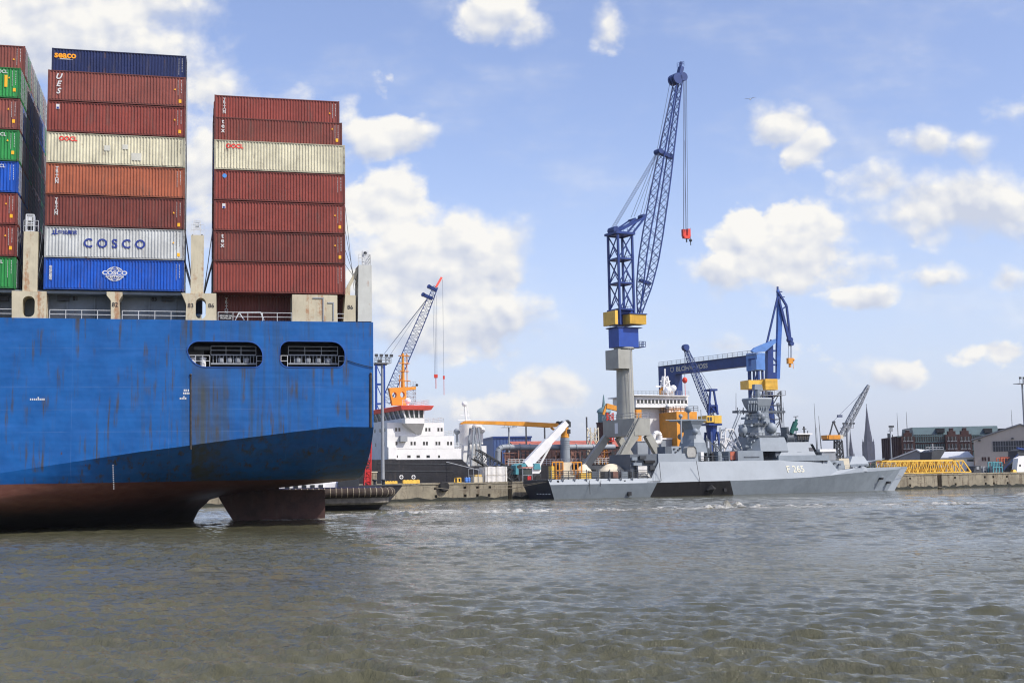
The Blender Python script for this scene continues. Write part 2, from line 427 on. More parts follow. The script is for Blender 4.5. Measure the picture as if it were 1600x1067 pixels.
# ---------------------------------------------------------------- water
def make_water():
    rng = np.random.default_rng(11)
    nr, nc = 640, 1000
    r = 21.0 * (330 / 21.0) ** (np.arange(nr) / (nr - 1))
    th = np.linspace(-rad(37), rad(37), nc)
    R_, T_ = np.meshgrid(r, th, indexing='ij')
    X = R_ * np.sin(T_); Y = R_ * np.cos(T_)
    Z = np.zeros_like(X); DX = np.zeros_like(X); DY = np.zeros_like(X)
    cell = R_ * .0043
    grp = .78 + .5 * np.sin(X * .055 + 1.3 * np.sin(Y * .04)) * np.sin(Y * .061 + .8 * np.sin(X * .033 + 1))
    for i in range(120):
        lam = .2 * (2.8 / .2) ** rng.random(); k = 2 * math.pi / lam
        ang = rad(-106) + rng.normal(0, .36)
        amp = .0098 * lam ** .60 * (.5 + rng.random())
        f = np.clip(lam / cell / 2.0 - .5, 0, 1)
        ph = k * (X * math.cos(ang) + Y * math.sin(ang)) + rng.random() * 6.28
        a = amp * f * grp * (.85 if lam > 1.0 else .95)
        Z += a * np.sin(ph); c = a * np.cos(ph) * .4
        DX += c * math.cos(ang); DY += c * math.sin(ang)
    # steep breaking chop along the churned wake
    wk = np.exp(-((Y - 160 - 5 * np.sin(X * .06) - 3 * np.sin(X * .17 + 1)) / 5.5) ** 2) * np.clip((X + 30) / 8, 0, 1) * (.35 + .65 * np.clip(np.sin(X * .21 + 2 * np.sin(X * .05)) + np.sin(X * .47 + 1.7), 0, 1.3))
    for i in range(40):
        lam = .9 + 2.4 * rng.random(); k = 2 * math.pi / lam; ang = rng.random() * 6.28
        Z += wk * .03 * lam ** .6 * np.sin(k * (X * math.cos(ang) + Y * math.sin(ang)) + rng.random() * 6.28)
    fade = np.clip((330 - R_) / 60, 0, 1)
    Z *= fade; DX *= fade; DY *= fade
    vs = np.stack([X + DX, Y + DY, Z], -1).reshape(-1, 3)
    idx = np.arange(nr * nc).reshape(nr, nc)
    fc = np.stack([idx[:-1, :-1], idx[:-1, 1:], idx[1:, 1:], idx[1:, :-1]], -1).reshape(-1, 4)[:, ::-1]
    # coarse ring out to the horizon and round the sides and back
    n0 = len(vs); ex = []; ef = []
    outer = [tuple(vs[idx[-1, j]][:2]) for j in range(0, nc, 37)] + [tuple(vs[idx[-1, -1]][:2])]
    near = [tuple(vs[idx[0, j]][:2]) for j in range(0, nc, 37)] + [tuple(vs[idx[0, -1]][:2])]
    me = bpy.data.meshes.new('water')
    extra = []; faces = [tuple(f) for f in ()]
    def q(pts):
        b = n0 + len(extra); extra.extend([(x, y, 0.) for x, y in pts]); faces.append(tuple(range(b, b + len(pts))))
    m = len(outer)
    q([outer[j] for j in range(m)] + [(3300, outer[-1][1]), (3300, 3300), (-3300, 3300), (-3300, outer[0][1])])
    q([near[0], outer[0], (-3300, outer[0][1]), (-3300, near[0][1])])
    q([near[-1], (3300, near[-1][1]), (3300, outer[-1][1]), outer[-1]])
    q([(-3300, -120), (3300, -120), (3300, near[-1][1])] + near[::-1] + [(-3300, near[0][1])])
    allv = np.concatenate([vs, np.array(extra)], 0)
    me.from_pydata(allv.tolist(), [], fc.tolist() + faces)
    bm = bmesh.new(); bm.from_mesh(me); big = [f for f in bm.faces if len(f.verts) > 4]
    bmesh.ops.triangulate(bm, faces=big); 
    for f in bm.faces:
        if f.normal.z < 0: f.normal_flip()
        f.smooth = True
    bm.to_mesh(me); bm.free()
    m_ = bpy.data.materials.new('river_water'); m_.use_nodes = True
    t = NT(m_.node_tree); P = t.n('ShaderNodeBsdfPrincipled'); o = t.n('ShaderNodeOutputMaterial'); t.l(P.outputs[0], o.inputs[0])
    g = t.n('ShaderNodeNewGeometry'); pos = g.outputs['Position']
    sp = t.n('ShaderNodeSeparateXYZ'); t.l(pos, sp.inputs[0])
    big_ = t.noise(t.scale(pos, (.02, .035, 0)), 1.0, 4, .55)
    # churned wake: a band of foam across the river, broken up along its length
    line = t.m('ADD', 160.0, t.m('MULTIPLY', t.m('SUBTRACT', t.noise(t.scale(pos, (.03, .0, 0)), 1.0, 3), .5), 16.))
    dy = t.m('ABSOLUTE', t.m('SUBTRACT', sp.outputs[1], line))
    band = t.m('MULTIPLY', t.ramp(dy, 11., 1.5), t.ramp(sp.outputs[0], -34., -22.))
    fn = t.noise(t.scale(pos, (.20, .10, 0)), 1.0, 7, .68)
    dv = t.n('ShaderNodeCombineXYZ')
    # white water round the rudder and the tug's stern
    def spot(x, y, rx, ry):
        v = t.vm('MULTIPLY', t.vm('SUBTRACT', pos, (x, y, 0)), (1 / rx, 1 / ry, 0)); return t.m('SUBTRACT', 1.0, t.vm('LENGTH', v), clamp=True)
    s1 = t.m('MAXIMUM', spot(-24, 143, 17, 8), spot(-14, 170, 22, 7))
    s1 = t.m('MAXIMUM', s1, t.m('MULTIPLY', spot(5, 158, 42, 8), .9))
    fm = t.m('MAXIMUM', t.m('MULTIPLY', band, .62), t.m('MULTIPLY', s1, .95))
    hz_f = t.m('MULTIPLY', t.ramp(sp.outputs[2], .03, .16), .12)
    fsum = t.m('ADD', t.m('MULTIPLY', fn, .7), t.m('MULTIPLY', t.noise(t.scale(pos, (1.3, .5, 0)), 1.0, 5, .7), .3))
    foam = t.ramp(t.m('ADD', hz_f, t.m('ADD', fsum, t.m('MULTIPLY', fm, .36))), .67, .84)
    foam = t.m('MULTIPLY', foam, t.ramp(fm, .05, .3))
    col = t.mix(t.ramp(big_, .35, .68), (.098, .094, .053), (.072, .072, .042))
    col = t.mix(t.m('MULTIPLY', band, .6), col, (.15, .135, .075))
    foam = t.m('MULTIPLY', foam, t.ramp(t.noise(t.scale(pos, (2.2, .9, 0)), 1.0, 6, .75), .38, .58, .25, 1.))
    col = t.mix(t.m('MULTIPLY', foam, .8), col, (.66, .65, .60))
    t.l(col, P.inputs['Base Color'])
    t.l(t.m('ADD', .05, t.m('MULTIPLY', foam, .6)), P.inputs['Roughness'])
    P.inputs['IOR'].default_value = 1.333; P.inputs['Specular IOR Level'].default_value = .5
    bp = t.n('ShaderNodeBump'); bp.inputs['Distance'].default_value = .36
    slick = t.ramp(t.noise(t.scale(pos, (.018, .05, 0)), 1.0, 3), .36, .6, .3, 1.)
    h = t.m('ADD', t.noise(t.scale(pos, (4.2, 3.4, 0)), 1.0, 6, .7), t.m('MULTIPLY', t.noise(t.scale(pos, (.6, 1.5, 0)), 1.0, 3, .6), .9))
    t.l(t.m('MULTIPLY', slick, .55), bp.inputs['Strength'])
    t.l(h, bp.inputs['Height']); t.l(bp.outputs[0], P.inputs['Normal'])
    me.materials.append(m_)
    ob = bpy.data.objects.new('water', me); COL.objects.link(ob); ob['kind'] = 'structure'
make_water()
# ---------------------------------------------------------------- container ship
CS = Frame((582 - 800) / 2000 * 120.5, 120.5, 14)
ZD = CS.z(300, 500)                     # deck edge
BEAM = 54.0; CL = BEAM / 2
def rrect(fr, x0, y0, x1, y1, rs, n=6, v=0):
    """rounded rectangle in photo pixels on a frame's plane; rs = corner radii in metres (bl, br, tr, tl)"""
    u0, z1 = fr.uz(x0, y0, v); u1, z0 = fr.uz(x1, y1, v); pts = []
    for (cx, cz, a0), r in zip(((u0, z0, 180), (u1, z0, 270), (u1, z1, 0), (u0, z1, 90)), rs):
        ccx = cx + (r if cx == u0 else -r); ccz = cz + (r if cz == z0 else -r)
        for k in range(n + 1):
            a = rad(a0 + 90 * k / n); pts.append((ccx + r * math.cos(a), ccz + r * math.sin(a)))
    return pts
def hull_material():
    m = bpy.data.materials.new('ship_hull_paint'); m.use_nodes = True
    t = NT(m.node_tree); P = t.n('ShaderNodeBsdfPrincipled'); o = t.n('ShaderNodeOutputMaterial'); t.l(P.outputs[0], o.inputs[0])
    co = t.n('ShaderNodeTexCoord').outputs['Object']; sp = t.n('ShaderNodeSeparateXYZ'); t.l(co, sp.inputs[0])
    u, v, z = sp.outputs
    n = t.noise(co, .35, 6, .6); col = t.mix(t.ramp(n, .3, .7), (.004, .082, .285), (.008, .112, .365))
    # horizontal plate seams, faint
    big = t.noise(t.scale(co, (.25, .25, .9)), 1., 4); col = t.mix(t.ramp(big, .45, .75, 0, .3), col, (.03, .13, .42))
    # brown-green run-off streaks hanging from the deck, openings and bars
    st = t.noise(t.scale(co, (1.3, 1, .045)), 1., 7, .66)
    st2 = t.noise(t.scale(co, (.22, 1, .02)), 1., 4, .6)
    aft = t.ramp(u, -22, -14, .0, .09)
    sm = t.ramp(t.m('ADD', t.m('ADD', t.m('MULTIPLY', st, .6), t.m('MULTIPLY', st2, .5)), aft), .61, .82, 0, .75)
    col = t.mix(sm, col, (.035, .055, .06))
    # wide stain right of the vertical bar
    du = t.m('SUBTRACT', u, STAIN_U)
    w = t.m('MULTIPLY', t.ramp(du, 0.0, .12), t.ramp(du, 4.6, .4))
    w = t.m('MULTIPLY', w, t.ramp(t.m('ADD', z, t.m('MULTIPLY', st, 4)), 18.6, 14.2))
    w = t.m('MULTIPLY', w, t.ramp(st, .25, .6, .3, .9))
    col = t.mix(w, col, (.058, .060, .032))
    # scattered rust runs and pale scuffs over the whole side
    rr_ = t.noise(t.scale(co, (2.2, 1, .12)), 1., 6, .7); rp_ = t.noise(t.scale(co, (.35, 1, .3)), 1., 3, .5)
    col = t.mix(t.m('MULTIPLY', t.ramp(rr_, .5, .64), t.ramp(rp_, .42, .6, 0, .9)), col, (.06, .052, .038))
    sf_ = t.noise(t.scale(co, (.12, 1, 3.2)), 1., 6, .7); col = t.mix(t.ramp(sf_, .6, .78, 0, .22), col, (.06, .16, .42))
    # small rust scabs along the lower side
    sc_ = t.noise(t.scale(co, (1, 1, .5)), 2.1, 5, .7)
    zone = t.m('MULTIPLY', t.ramp(z, 5.2, 6.2), t.ramp(z, 8.4, 7.0))
    col = t.mix(t.m('MULTIPLY', t.ramp(sc_, .63, .7), zone), col, (.09, .045, .03))
    # boot-topping: worn red, below it dark algae and wet with some shade painted in
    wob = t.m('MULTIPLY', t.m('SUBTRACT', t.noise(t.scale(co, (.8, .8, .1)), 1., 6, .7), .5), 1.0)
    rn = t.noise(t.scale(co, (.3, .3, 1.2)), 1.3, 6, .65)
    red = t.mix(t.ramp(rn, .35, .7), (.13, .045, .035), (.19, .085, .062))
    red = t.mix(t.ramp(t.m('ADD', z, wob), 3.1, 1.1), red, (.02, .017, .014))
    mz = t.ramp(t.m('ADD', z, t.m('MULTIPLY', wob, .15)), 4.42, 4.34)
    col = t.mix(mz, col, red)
    # thin pale weld seams
    seam = None
    for zz in (8.9, 10.9, 12.9, 16.4):
        k = t.ramp(t.m('ABSOLUTE', t.m('SUBTRACT', z, zz)), .045, .015); seam = k if seam is None else t.m('MAXIMUM', seam, k)
    for uu in (-18.6, -8.0, -5.1, -27.0):
        seam = t.m('MAXIMUM', seam, t.ramp(t.m('ABSOLUTE', t.m('SUBTRACT', u, uu)), .04, .015))
    seam = t.m('MULTIPLY', t.m('MULTIPLY', seam, t.ramp(t.noise(t.scale(co, (.3, 1, .3)), 1., 3), .35, .65, .1, 1.)), t.m('SUBTRACT', 1., mz))
    col = t.mix(t.m('MULTIPLY', seam, .16), col, (.2, .3, .5))
    t.l(col, P.inputs['Base Color']); P.inputs['Roughness'].default_value = .42; P.inputs['Specular IOR Level'].default_value = .35
    bp = t.n('ShaderNodeBump'); bp.inputs['Strength'].default_value = .6; bp.inputs['Distance'].default_value = .12
    hgt = t.m('ADD', t.noise(t.scale(co, (.55, .55, .5)), 1., 2), t.m('MULTIPLY', t.noise(t.scale(co, (.15, .15, 1.4)), 1., 1), .5))
    t.l(hgt, bp.inputs['Height']); t.l(bp.outputs[0], P.inputs['Normal'])
    return m
STAIN_U = CS.u(299, 0, 620)
ship = thing('container_ship', CS, (0, 0, 0), 'huge blue container ship with red underwater paint, stern towards the middle of the river', 'container ship')
HOLES = [rrect(CS, 293, 533.5, 410, 573.5, (1.75, .75, 1.3, 1.0)), rrect(CS, 438, 533.5, 538.5, 573.5, (.8, .7, 1.2, .8))]
def make_hull():
    mb = MB()
    # u : (knuckle z, [(v, z) ... to the centre line])
    ST = [(-330, 1.5, [(.3, .8), (1.5, -.5), (4, -2), (12, -4), (CL, -5)]),
          (-70, 3.2, [(.5, 2.2), (1.5, 1.2), (4, .2), (12, -2), (CL, -4)]),
          (-45, 4.4, [(.1, 3.2), (.5, 1.9), (2.2, .7), (8, -.6), (CL, -4)]),
          (-34, 5.2, [(.22, 3.9), (1.0, 2.5), (4.5, 1.1), (12, 0.), (CL, -3)]),
          (-26.5, 6.3, [(.8, 4.8), (2.5, 3.2), (7.5, 1.5), (16, .05), (CL, -3)]),
          (-21, 7.1, [(2.4, 5.4), (5.2, 3.9), (11, 2.2), (22, .2), (CL, -3)]),
          (-17.6, 7.5, [(2.6, 5.7), (5.6, 4.2), (11, 2.8), (23, 1.5), (CL, -2.5)]),
          (-15.8, 7.75, [(2.6, 5.9), (5.8, 4.4), (11, 3.1), (23, 2.3), (CL, 1.2)]),
          (-14.6, 7.9, [(2.7, 6.0), (6, 4.4), (11, 3.3), (23, 2.7), (CL, 2.35)]),
          (-13, 8.1, [(2.7, 6.2), (6.2, 4.4), (11.5, 3.45), (23, 2.95), (CL, 2.75)]),
          (-8, 8.7, [(2.7, 6.6), (6.6, 4.5), (12, 3.8), (23, 3.5), (CL, 3.4)]),
          (-3.3, 9.2, [(2.6, 6.9), (7, 4.8), (13, 4.15), (23, 3.95), (CL, 3.85)]),
          (0, 9.15, [(2.5, 7.0), (7.2, 5.0), (13, 4.35), (23, 4.2), (CL, 4.1)])]
    fine = []
    for (ua, za, pa), (ub, zb, pb) in zip(ST, ST[1:]):
        n = 8 if -46 < ua < -17 else 1
        for i in range(n):
            t = i / n; fine.append((ua + (ub - ua) * t, za + (zb - za) * t, [(p[0] + (q[0] - p[0]) * t, p[1] + (q[1] - p[1]) * t) for p, q in zip(pa, pb)]))
    ST = fine + [ST[-1]]
    def cr(pts, k=4):
        out = []
        for i in range(len(pts) - 1):
            p0 = pts[max(i - 1, 0)]; p1 = pts[i]; p2 = pts[i + 1]; p3 = pts[min(i + 2, len(pts) - 1)]
            for j in range(k):
                t = j / k
                out.append(tuple(.5 * (2 * b + (c - a) * t + (2 * a - 5 * b + 4 * c - d) * t * t + (3 * b - a - 3 * c + d) * t ** 3) for a, b, c, d in zip(p0, p1, p2, p3)))
        return out + [pts[-1]]
    rings = []; far = []
    for u, zk, pts in ST:
        sec = cr([(0, zk)] + pts)
        rings.append([Vector((u, v, z)) for v, z in sec]); far.append([Vector((u, BEAM - v, z)) for v, z in sec])
    mb.loft(rings); mb.loft([r[::-1] for r in far])
    outer = [(u, zk) for u, zk, _ in ST] + [(0, ZD), (-330, ZD)]
    mb.plate(outer, HOLES, 0, .25)
    mb.prism(outer, BEAM - .1, BEAM)
    # transom and deck
    tr = [p for p in rings[-1]] + [p for p in far[-1][::-1]] + [Vector((0, BEAM, ZD)), Vector((0, 0, ZD))]
    mb.add(tr, [tuple(range(len(tr)))])
    mb.add([(-330, .25, ZD - .02), (0, .25, ZD - .02), (0, BEAM - .1, ZD - .02), (-330, BEAM - .1, ZD - .02)], [(0, 1, 2, 3)])
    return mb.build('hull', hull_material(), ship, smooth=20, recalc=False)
hull = make_hull()
# rudder behind the skeg
mb = MB()
def cpx(x, y, v): return CS.uz(x, y, v)
pr = [cpx(338, 765, CL - 1), cpx(436, 762, CL - 1), cpx(436, 765, CL - 1), cpx(508, 765, CL - 1), cpx(508, 822, CL - 1), cpx(370, 822, CL - 1), cpx(352, 794, CL - 1), cpx(343, 779, CL - 1)]
n = len(pr)
mb.prism(pr, CL - .9, CL + .9)
mat_r = mat('rudder_paint', (.055, .024, .02), var=.4, sc=.8, rust=.3, rustcol=(.03, .018, .012), dirt=.5, streak=6, bump=.2)
mb.build('rudder', mat_r, ship)
# openings: framed rim, dark mooring recess, platform with rail and rollers
for hi, hole in enumerate(HOLES):
    us = [p[0] for p in hole]; zs = [p[1] for p in hole]; u0, u1, z0, z1 = min(us), max(us), min(zs), max(zs)
    c = ((u0 + u1) / 2, (z0 + z1) / 2)
    rim = MB(); big = [(c[0] + (u - c[0]) * 1.025, c[1] + (z - c[1]) * 1.06) for u, z in hole]
    rim.plate(big, [hole], -.05, .0); rim.build('opening_rim', mat('rim_paint_%d' % hi, (.02, .09, .34), var=.2, rust=.3), ship)
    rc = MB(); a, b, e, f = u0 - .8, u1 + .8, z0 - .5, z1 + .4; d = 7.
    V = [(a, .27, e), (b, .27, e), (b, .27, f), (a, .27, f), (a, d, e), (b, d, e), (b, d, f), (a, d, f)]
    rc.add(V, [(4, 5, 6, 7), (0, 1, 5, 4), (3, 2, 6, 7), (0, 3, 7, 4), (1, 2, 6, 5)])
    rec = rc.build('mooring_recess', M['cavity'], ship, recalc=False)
    pl = MB(); pu0 = u0 + (2.1 if hi == 0 else .8); pu1 = u1 - .55; zp = z0 + 1.15
    pl.box(pu0, pu1, .9, 2.2, zp, zp + .1); pl.box(pu0, pu1, .9, 2.2, zp - .85, zp - .7)
    for k in range(13):
        x = pu0 + .2 + (pu1 - pu0 - .4) * k / 12; pl.tube((x, .95, zp - .7), (x, .95, zp), .035, n=6)
    for k in range(4):
        x = pu0 + .9 + (pu1 - pu0 - 1.8) * k / 3; pl.tube((x, 1.1, zp - .62), (x, 1.1, zp - .25), .26, .3, n=10)
    plt = pl.build('mooring_platform', M['rail_grey'], ship)
    rl = MB(); rl.rail([(pu0, .95, zp + .1), (pu1, .95, zp + .1)], h=.75, step=1.4, r=.018); rl.rail([(u0 + .1, .5, z0 + .1), (pu0 - .1, .5, z0 + .1)], h=1., step=.7, r=.025)
    rl.rail([(pu1 + .05, .5, z0 + .1), (u1, .5, z0 + .1)], h=1., step=.4, r=.018)
    rl.build('railing', M['rail_white'], ship)
    if hi == 0:
        for du in (.45, 1.4): x = MB(); x.lathe((u0 + du, 1.2, z0), [(.27, 0), (.27, .8), (.33, .85), (.33, .95)], 12); x.build('bollard', M['white_steel'], ship)
        x = MB(); x.tube((u0 + .6, 2.5, z1 - .35), (u0 + 2.0, 2.5, z1 - .35), .2); x.build('overhead_pipe', M['rail_grey'], ship)
        x = MB(); x.box(u0 - .4, u0 + 1.5, 4, 4.3, z0, z1); x.build('bulkhead', M['rail_grey'], ship)
# vertical half-round rubbing bars with rust
for x, y0, y1 in ((298, 587, 702), (579.3, 585, 668)):
    mb = MB(); a = CS.p(x, y0); b = CS.p(x, y1); mb.tube(b + Vector((0, .02, 0)), a + Vector((0, .02, 0)), .14 if x > 500 else .1, n=10)
    mb.ball(a + Vector((0, -.06, .08)), .11); mb.build('rubbing_bar', M['rust_bar'], ship, smooth=40)
# hatch coaming wall set back from the deck edge, floodlight boxes, numbers
ZB = CS.z(180, 453)                     # underside of the container stacks
mb = MB(); mb.box(-60, CS.u(288), 2.2, 2.5, ZD, ZB - .05); mb.box(-60, CS.u(288), .6, 2.2, ZB - .32, ZB - .06)
for k in range(18):
    x = -59 + k * 2.4
    if x < CS.u(286): mb.box(x, x + .12, 2.0, 2.2, ZD, ZB - .4)
mb.box(CS.u(336), CS.u(556), 5.6, 5.9, ZD, ZB - .1)
mb.build('hatch_coaming', M['deck_wall'], ship)
for x in (4, 99, 261):
    p = CS.p(x, 466, 1.9); mb = MB(); mb.box(p.x - .5, p.x + .5, 1.75, 2.0, p.z - .25, p.z + .25); mb.bar((p.x - .3, 1.9, p.z + .2), (p.x - .3, 1.9, p.z + .5), .06); mb.build('floodlight', M['dark_grey'], ship)
mb = MB(); mb.box(-60, 0, .6, 5.5, ZD - .01, ZD + .03); mb.build('side_deck', M['dark_grey'], ship)
def ppoly(pts, v=0, fr=CS): return [fr.uz(x, y, v) for x, y in pts]
ped = []
def pedestal(pts, holes, v0=.15, v1=2.0, name='stack_pedestal', m='cream_steel'):
    mb = MB(); o = ppoly(pts)
    hs = [rrect(CS, *h) for h in holes]
    if hs: mb.plate(o, hs, v0, v1)
    else: mb.prism(o, v0, v1)
    return mb.build(name, M[m], ship)
pedestal([(18, 500.5), (18, 454), (72, 455), (72, 500.5)], [(35, 462, 53.5, 495, (.5, .5, .5, .5))])
pedestal([(173, 500.5), (173, 469), (166.5, 461), (166.5, 455.5), (191, 456), (191, 461), (186, 469), (186.5, 500.5)], [])
pedestal([(290, 501), (291, 475), (286, 463), (283, 457.5), (338, 458), (338.5, 501)], [(306, 465, 321.5, 498, (.45, .45, .45, .45))])
pedestal([(-130, 500), (-130, 454), (-77, 454.5), (-77, 500)], [(-113, 462, -94, 495, (.5, .5, .5, .5))])
pedestal([(-22, 500), (-22, 469), (-29, 461), (-29, 455), (-5, 455), (-5, 461), (-9, 469), (-9, 500)], [])
# white house with door outline by the aft stack
u0, u1 = CS.u(456.5), CS.u(528); mb = MB(); mb.box(u0, u1, .15, 5, ZD, CS.z(500, 460.5)); hs_ = mb.build('deck_house', M['cream_steel'], ship)
mb = MB()
for x0, y0, x1, y1 in ((489, 464.5, 506, 501), (512, 472, 522, 500)):
    a = CS.p(x0, y0); b = CS.p(x1, y1)
    mb.box(a.x, b.x, .08, .15, a.z - .1, a.z); mb.box(b.x - .1, b.x, .08, .15, max(b.z, ZD + .1), a.z - .1)
mb.build('door_frame', M['rail_grey'], hs_)
pedestal([(537, 502), (540, 461), (556, 461), (556, 502)], [])
# stern lashing tower with sloping brace
pedestal([(559.5, 502), (560.5, 413.5), (581, 414), (581.5, 502)], [], .12, 2.6, 'stern_tower', 'pale_steel')
pedestal([(540, 462), (540, 452), (560, 416), (560, 426), (548.5, 447), (548, 462)], [], .5, 1.3, 'tower_brace')
# lashing towers in the gaps: near column plus portal across the ship
def lash_tower(x0, x1, y0, y1, cage):
    a = CS.p(x0, y0); b = CS.p(x1, y1); mb = MB()
    for v in (.3, 15., 30.): mb.box(a.x, b.x, v, v + (1.2 if v < 1 else .6), b.z, a.z)
    mb.box(a.x, b.x, 1.5, 31, a.z - .25, a.z - .02)
    for k in range(3): mb.box(a.x + .1, b.x - .1, 1.5, 31, b.z + 1.6 + k * 2.0, b.z + 1.75 + k * 2.0)
    mb.build('lashing_bridge', M['cream_steel'], ship)
    c0 = CS.p(cage[0], cage[1]); c1 = CS.p(cage[2], cage[3]); mb = MB()
    for u in (c0.x, c1.x):
        for v in (.35, 1.2): mb.bar((u, v, a.z), (u, v, c0.z), .1)
    for z in (c0.z, (c0.z + c1.z) / 2, c1.z):
        for v in (.35, 1.2): mb.bar((c0.x, v, z), (c1.x, v, z), .09)
    mb.rail([(a.x, .3, a.z), (b.x, .3, a.z)], h=1.0, step=.8, r=.02)
    mb.box((c0.x + c1.x) / 2 - .16, (c0.x + c1.x) / 2 + .16, .4, .75, c0.z - .55, c0.z - .15)
    mb.build('lamp_cage', M['rail_white'], ship)
lash_tower(36.5, 57, 360.5, 456, (40.5, 334, 52, 360))
lash_tower(298.5, 318, 366.5, 458, (303, 344, 313, 366))
c0 = CS.p(564, 390); c1 = CS.p(579, 413.5); mb = MB(); mb.rail([(c0.x - .2, .2, c1.z), (c1.x, .2, c1.z), (c1.x, 2.4, c1.z)], h=1.0, step=.55, r=.025, bars=3)
mb.box((c0.x + c1.x) / 2 - .25, (c0.x + c1.x) / 2 + .35, .6, 1.0, c1.z, c0.z); mb.build('lamp_cage', M['rail_white'], ship)
mb = MB(); q = CS.p(571.5, 394); mb.ball((q.x + .03, .55, q.z), .16); mb.build('stern_lamp', M['dark_grey'], ship)
# deck-edge rails
for x0, x1 in ((-77, -22), (-10, 18), (72, 173), (187, 290), (339, 456), (528, 539)):
    mb = MB(); mb.rail([(CS.u(x0), .2, ZD), (CS.u(x1), .2, ZD)], h=CS.z(120, 484) - ZD, step=1.3, r=.024); mb.build('deck_railing', M['rail_white'], ship)
mb = MB()
a = CS.p(368, 499); b = CS.p(374, 487); c = CS.p(408, 487); d = CS.p(413, 499)
for p, q in ((a, b), (b, c), (c, d), (b, CS.p(382, 499))): mb.bar(p + Vector((0, .6, 0)), q + Vector((0, .6, 0)), .1)
mb.build('gangway_frame', M['rail_white'], ship)
mb = MB(); p = CS.p(343.5, 489.5); q = CS.p(362, 500); mb.box(p.x, q.x, .1, .14, q.z, p.z); sg = mb.build('warning_sign', M['black_steel'], ship)
text('BEWARE OF\nPROPELLER', .2, M['marking_white'], sg, (p.x + q.x) / 2, .085, (p.z + q.z) / 2 - .03, bold=.015)
for s_, x, y in (('82', 179.5, 476), ('83', 298, 477.5), ('86', 330, 477.5), ('86', 547.5, 480)):
    p = CS.p(x, y); text(s_, .55, M['marking_dark'], ship, p.x, .13, p.z, name='frame_number', bold=.01)
for s_, x, y in (('81', 118, 467), ('83', 241, 468)):
    p = CS.p(x, y, 2.1); text(s_, .5, M['marking_dark'], ship, p.x, 2.1, p.z, name='frame_number')
# white draught and tug marks painted on the side
for x, y, w in ((59, 624, 1.3), (287, 622.5, .7)):
    p = CS.p(x, y); mb = MB(); k = int(w / .16)
    for i in range(k): mb.box(p.x - w / 2 + i * .16, p.x - w / 2 + i * .16 + .1, -.012, -.003, p.z - .07, p.z + (.09 if i != k // 2 else .22))
    mb.build('tug_mark', M['marking_white'], ship)
p = CS.p(291.5, 612); mb = MB()
for i, (du, dz) in enumerate(((-.25, .05), (-.1, .05), (.1, .05), (-.3, -.22), (-.15, -.22), (0, -.22), (.15, -.22))): mb.box(p.x + du, p.x + du + .11, -.012, -.003, p.z + dz, p.z + dz + .17)
mb.build('hull_mark', M['marking_white'], ship)
mb = MB()
for i in range(12):
    p = CS.p(176.5, 727 + i * 3.3)
    mb.box(p.x - .05, p.x + .05, -.02 + max(0, (6.0 - p.z)) * .55, .0 + max(0, (6.0 - p.z)) * .55, p.z - .03, p.z + .03)
mb.build('draught_mark', M['marking_white'], ship)
mb = MB(); a = CS.p(538, 561); b = CS.p(583, 574); pts = [a + Vector((0, .3, 0))] + [Vector((a.x + (b.x - a.x) * t, -.08, a.z + (b.z - a.z) * (1.5 * t - .5 * t * t))) for t in (.15, .4, .7, 1.)]
mb.path(pts, .035); mb.build('mooring_line', M['black_steel'], ship)
# ---------------------------------------------------------------- shipping containers
CL_, CW, CH = 12.19, 2.44, 2.83
def container_meshes():
    pan = MB(); per = .2785; u = .13; prof = []
    while u + per < CL_ - .12:
        prof += [(u, .028), (u + .08, .028), (u + .13, .085), (u + .225, .085)]; u += per
    prof += [(CL_ - .13, .03)]
    pan.loft([[Vector((a, v, z)) for a, v in prof] for z in (.16, CH - .11)])
    pan.box(.1, CL_ - .1, .12, CW - .03, CH - .10, CH - .02); pan.box(.1, CL_ - .1, CW - .08, CW - .03, .16, CH - .1)
    pan.box(.03, .09, .12, CW - .12, .14, CH - .1); pan.box(.1, CL_ - .1, .1, CW - .05, .1, .16)
    fr = MB()
    for a in (0, CL_ - .15):
        for v in (0, CW - .15): fr.box(a, a + .15, v, v + .15, .12, CH - .12)
        for v in (0, CW - .18):
            for z in (0, CH - .12): fr.box(a - .002 if a else a, a + .18 if not a else CL_ + .002, v - (.003 if v == 0 else 0), v + .18, z, z + .12)
        fr.box(a + .02, a + .13, .18, CW - .18, CH - .12, CH - .01); fr.box(a + .02, a + .13, .18, CW - .18, .0, .13)
    for v in (.01, CW - .09):
        fr.box(.18, CL_ - .18, v, v + .08, CH - .1, CH - .015); fr.box(.18, CL_ - .18, v + .05 if v < 1 else v, v + .09, .02, .16)
    do = MB(); x = CL_ - .06
    for v0, v1 in ((.16, CW / 2 - .01), (CW / 2 + .01, CW - .16)):
        do.box(x, x + .05, v0, v1, .14, CH - .13)
        for k in range(5): do.box(x + .05, x + .07, v0 + .06, v1 - .06, .3 + k * .5, .52 + k * .5)
    rods = MB()
    for v in (.42, .92, 1.52, 2.02):
        rods.tube((x + .1, v, .12), (x + .1, v, CH - .12), .025, n=6)
        for z in (.5, 1.4, 2.3): rods.box(x + .06, x + .12, v - .08, v + .08, z, z + .1)
    simple = MB(); simple.v = list(pan.v); simple.f = list(pan.f); simple.m = [0] * len(pan.f)
    for q, i in ((fr, 1), (do, 0), (rods, 2)): simple.mi = i; simple.add(q.v, q.f)
    return pan, fr, do, rods, simple
PAN, FRM, DOR, ROD, SIMPLE = container_meshes()
PROTO = Frame(0, 0, 0)
mats_ = [M['container_paint'], M['container_frame'], M['rail_grey']]
proto_o = bpy.data.objects.new('tmp', None); ORG['tmp'] = (PROTO, Vector((0, 0, 0)))
me_pan = PAN.build('corrugated_panel', M['container_paint'], None, PROTO, (0, 0, 0), recalc=False)
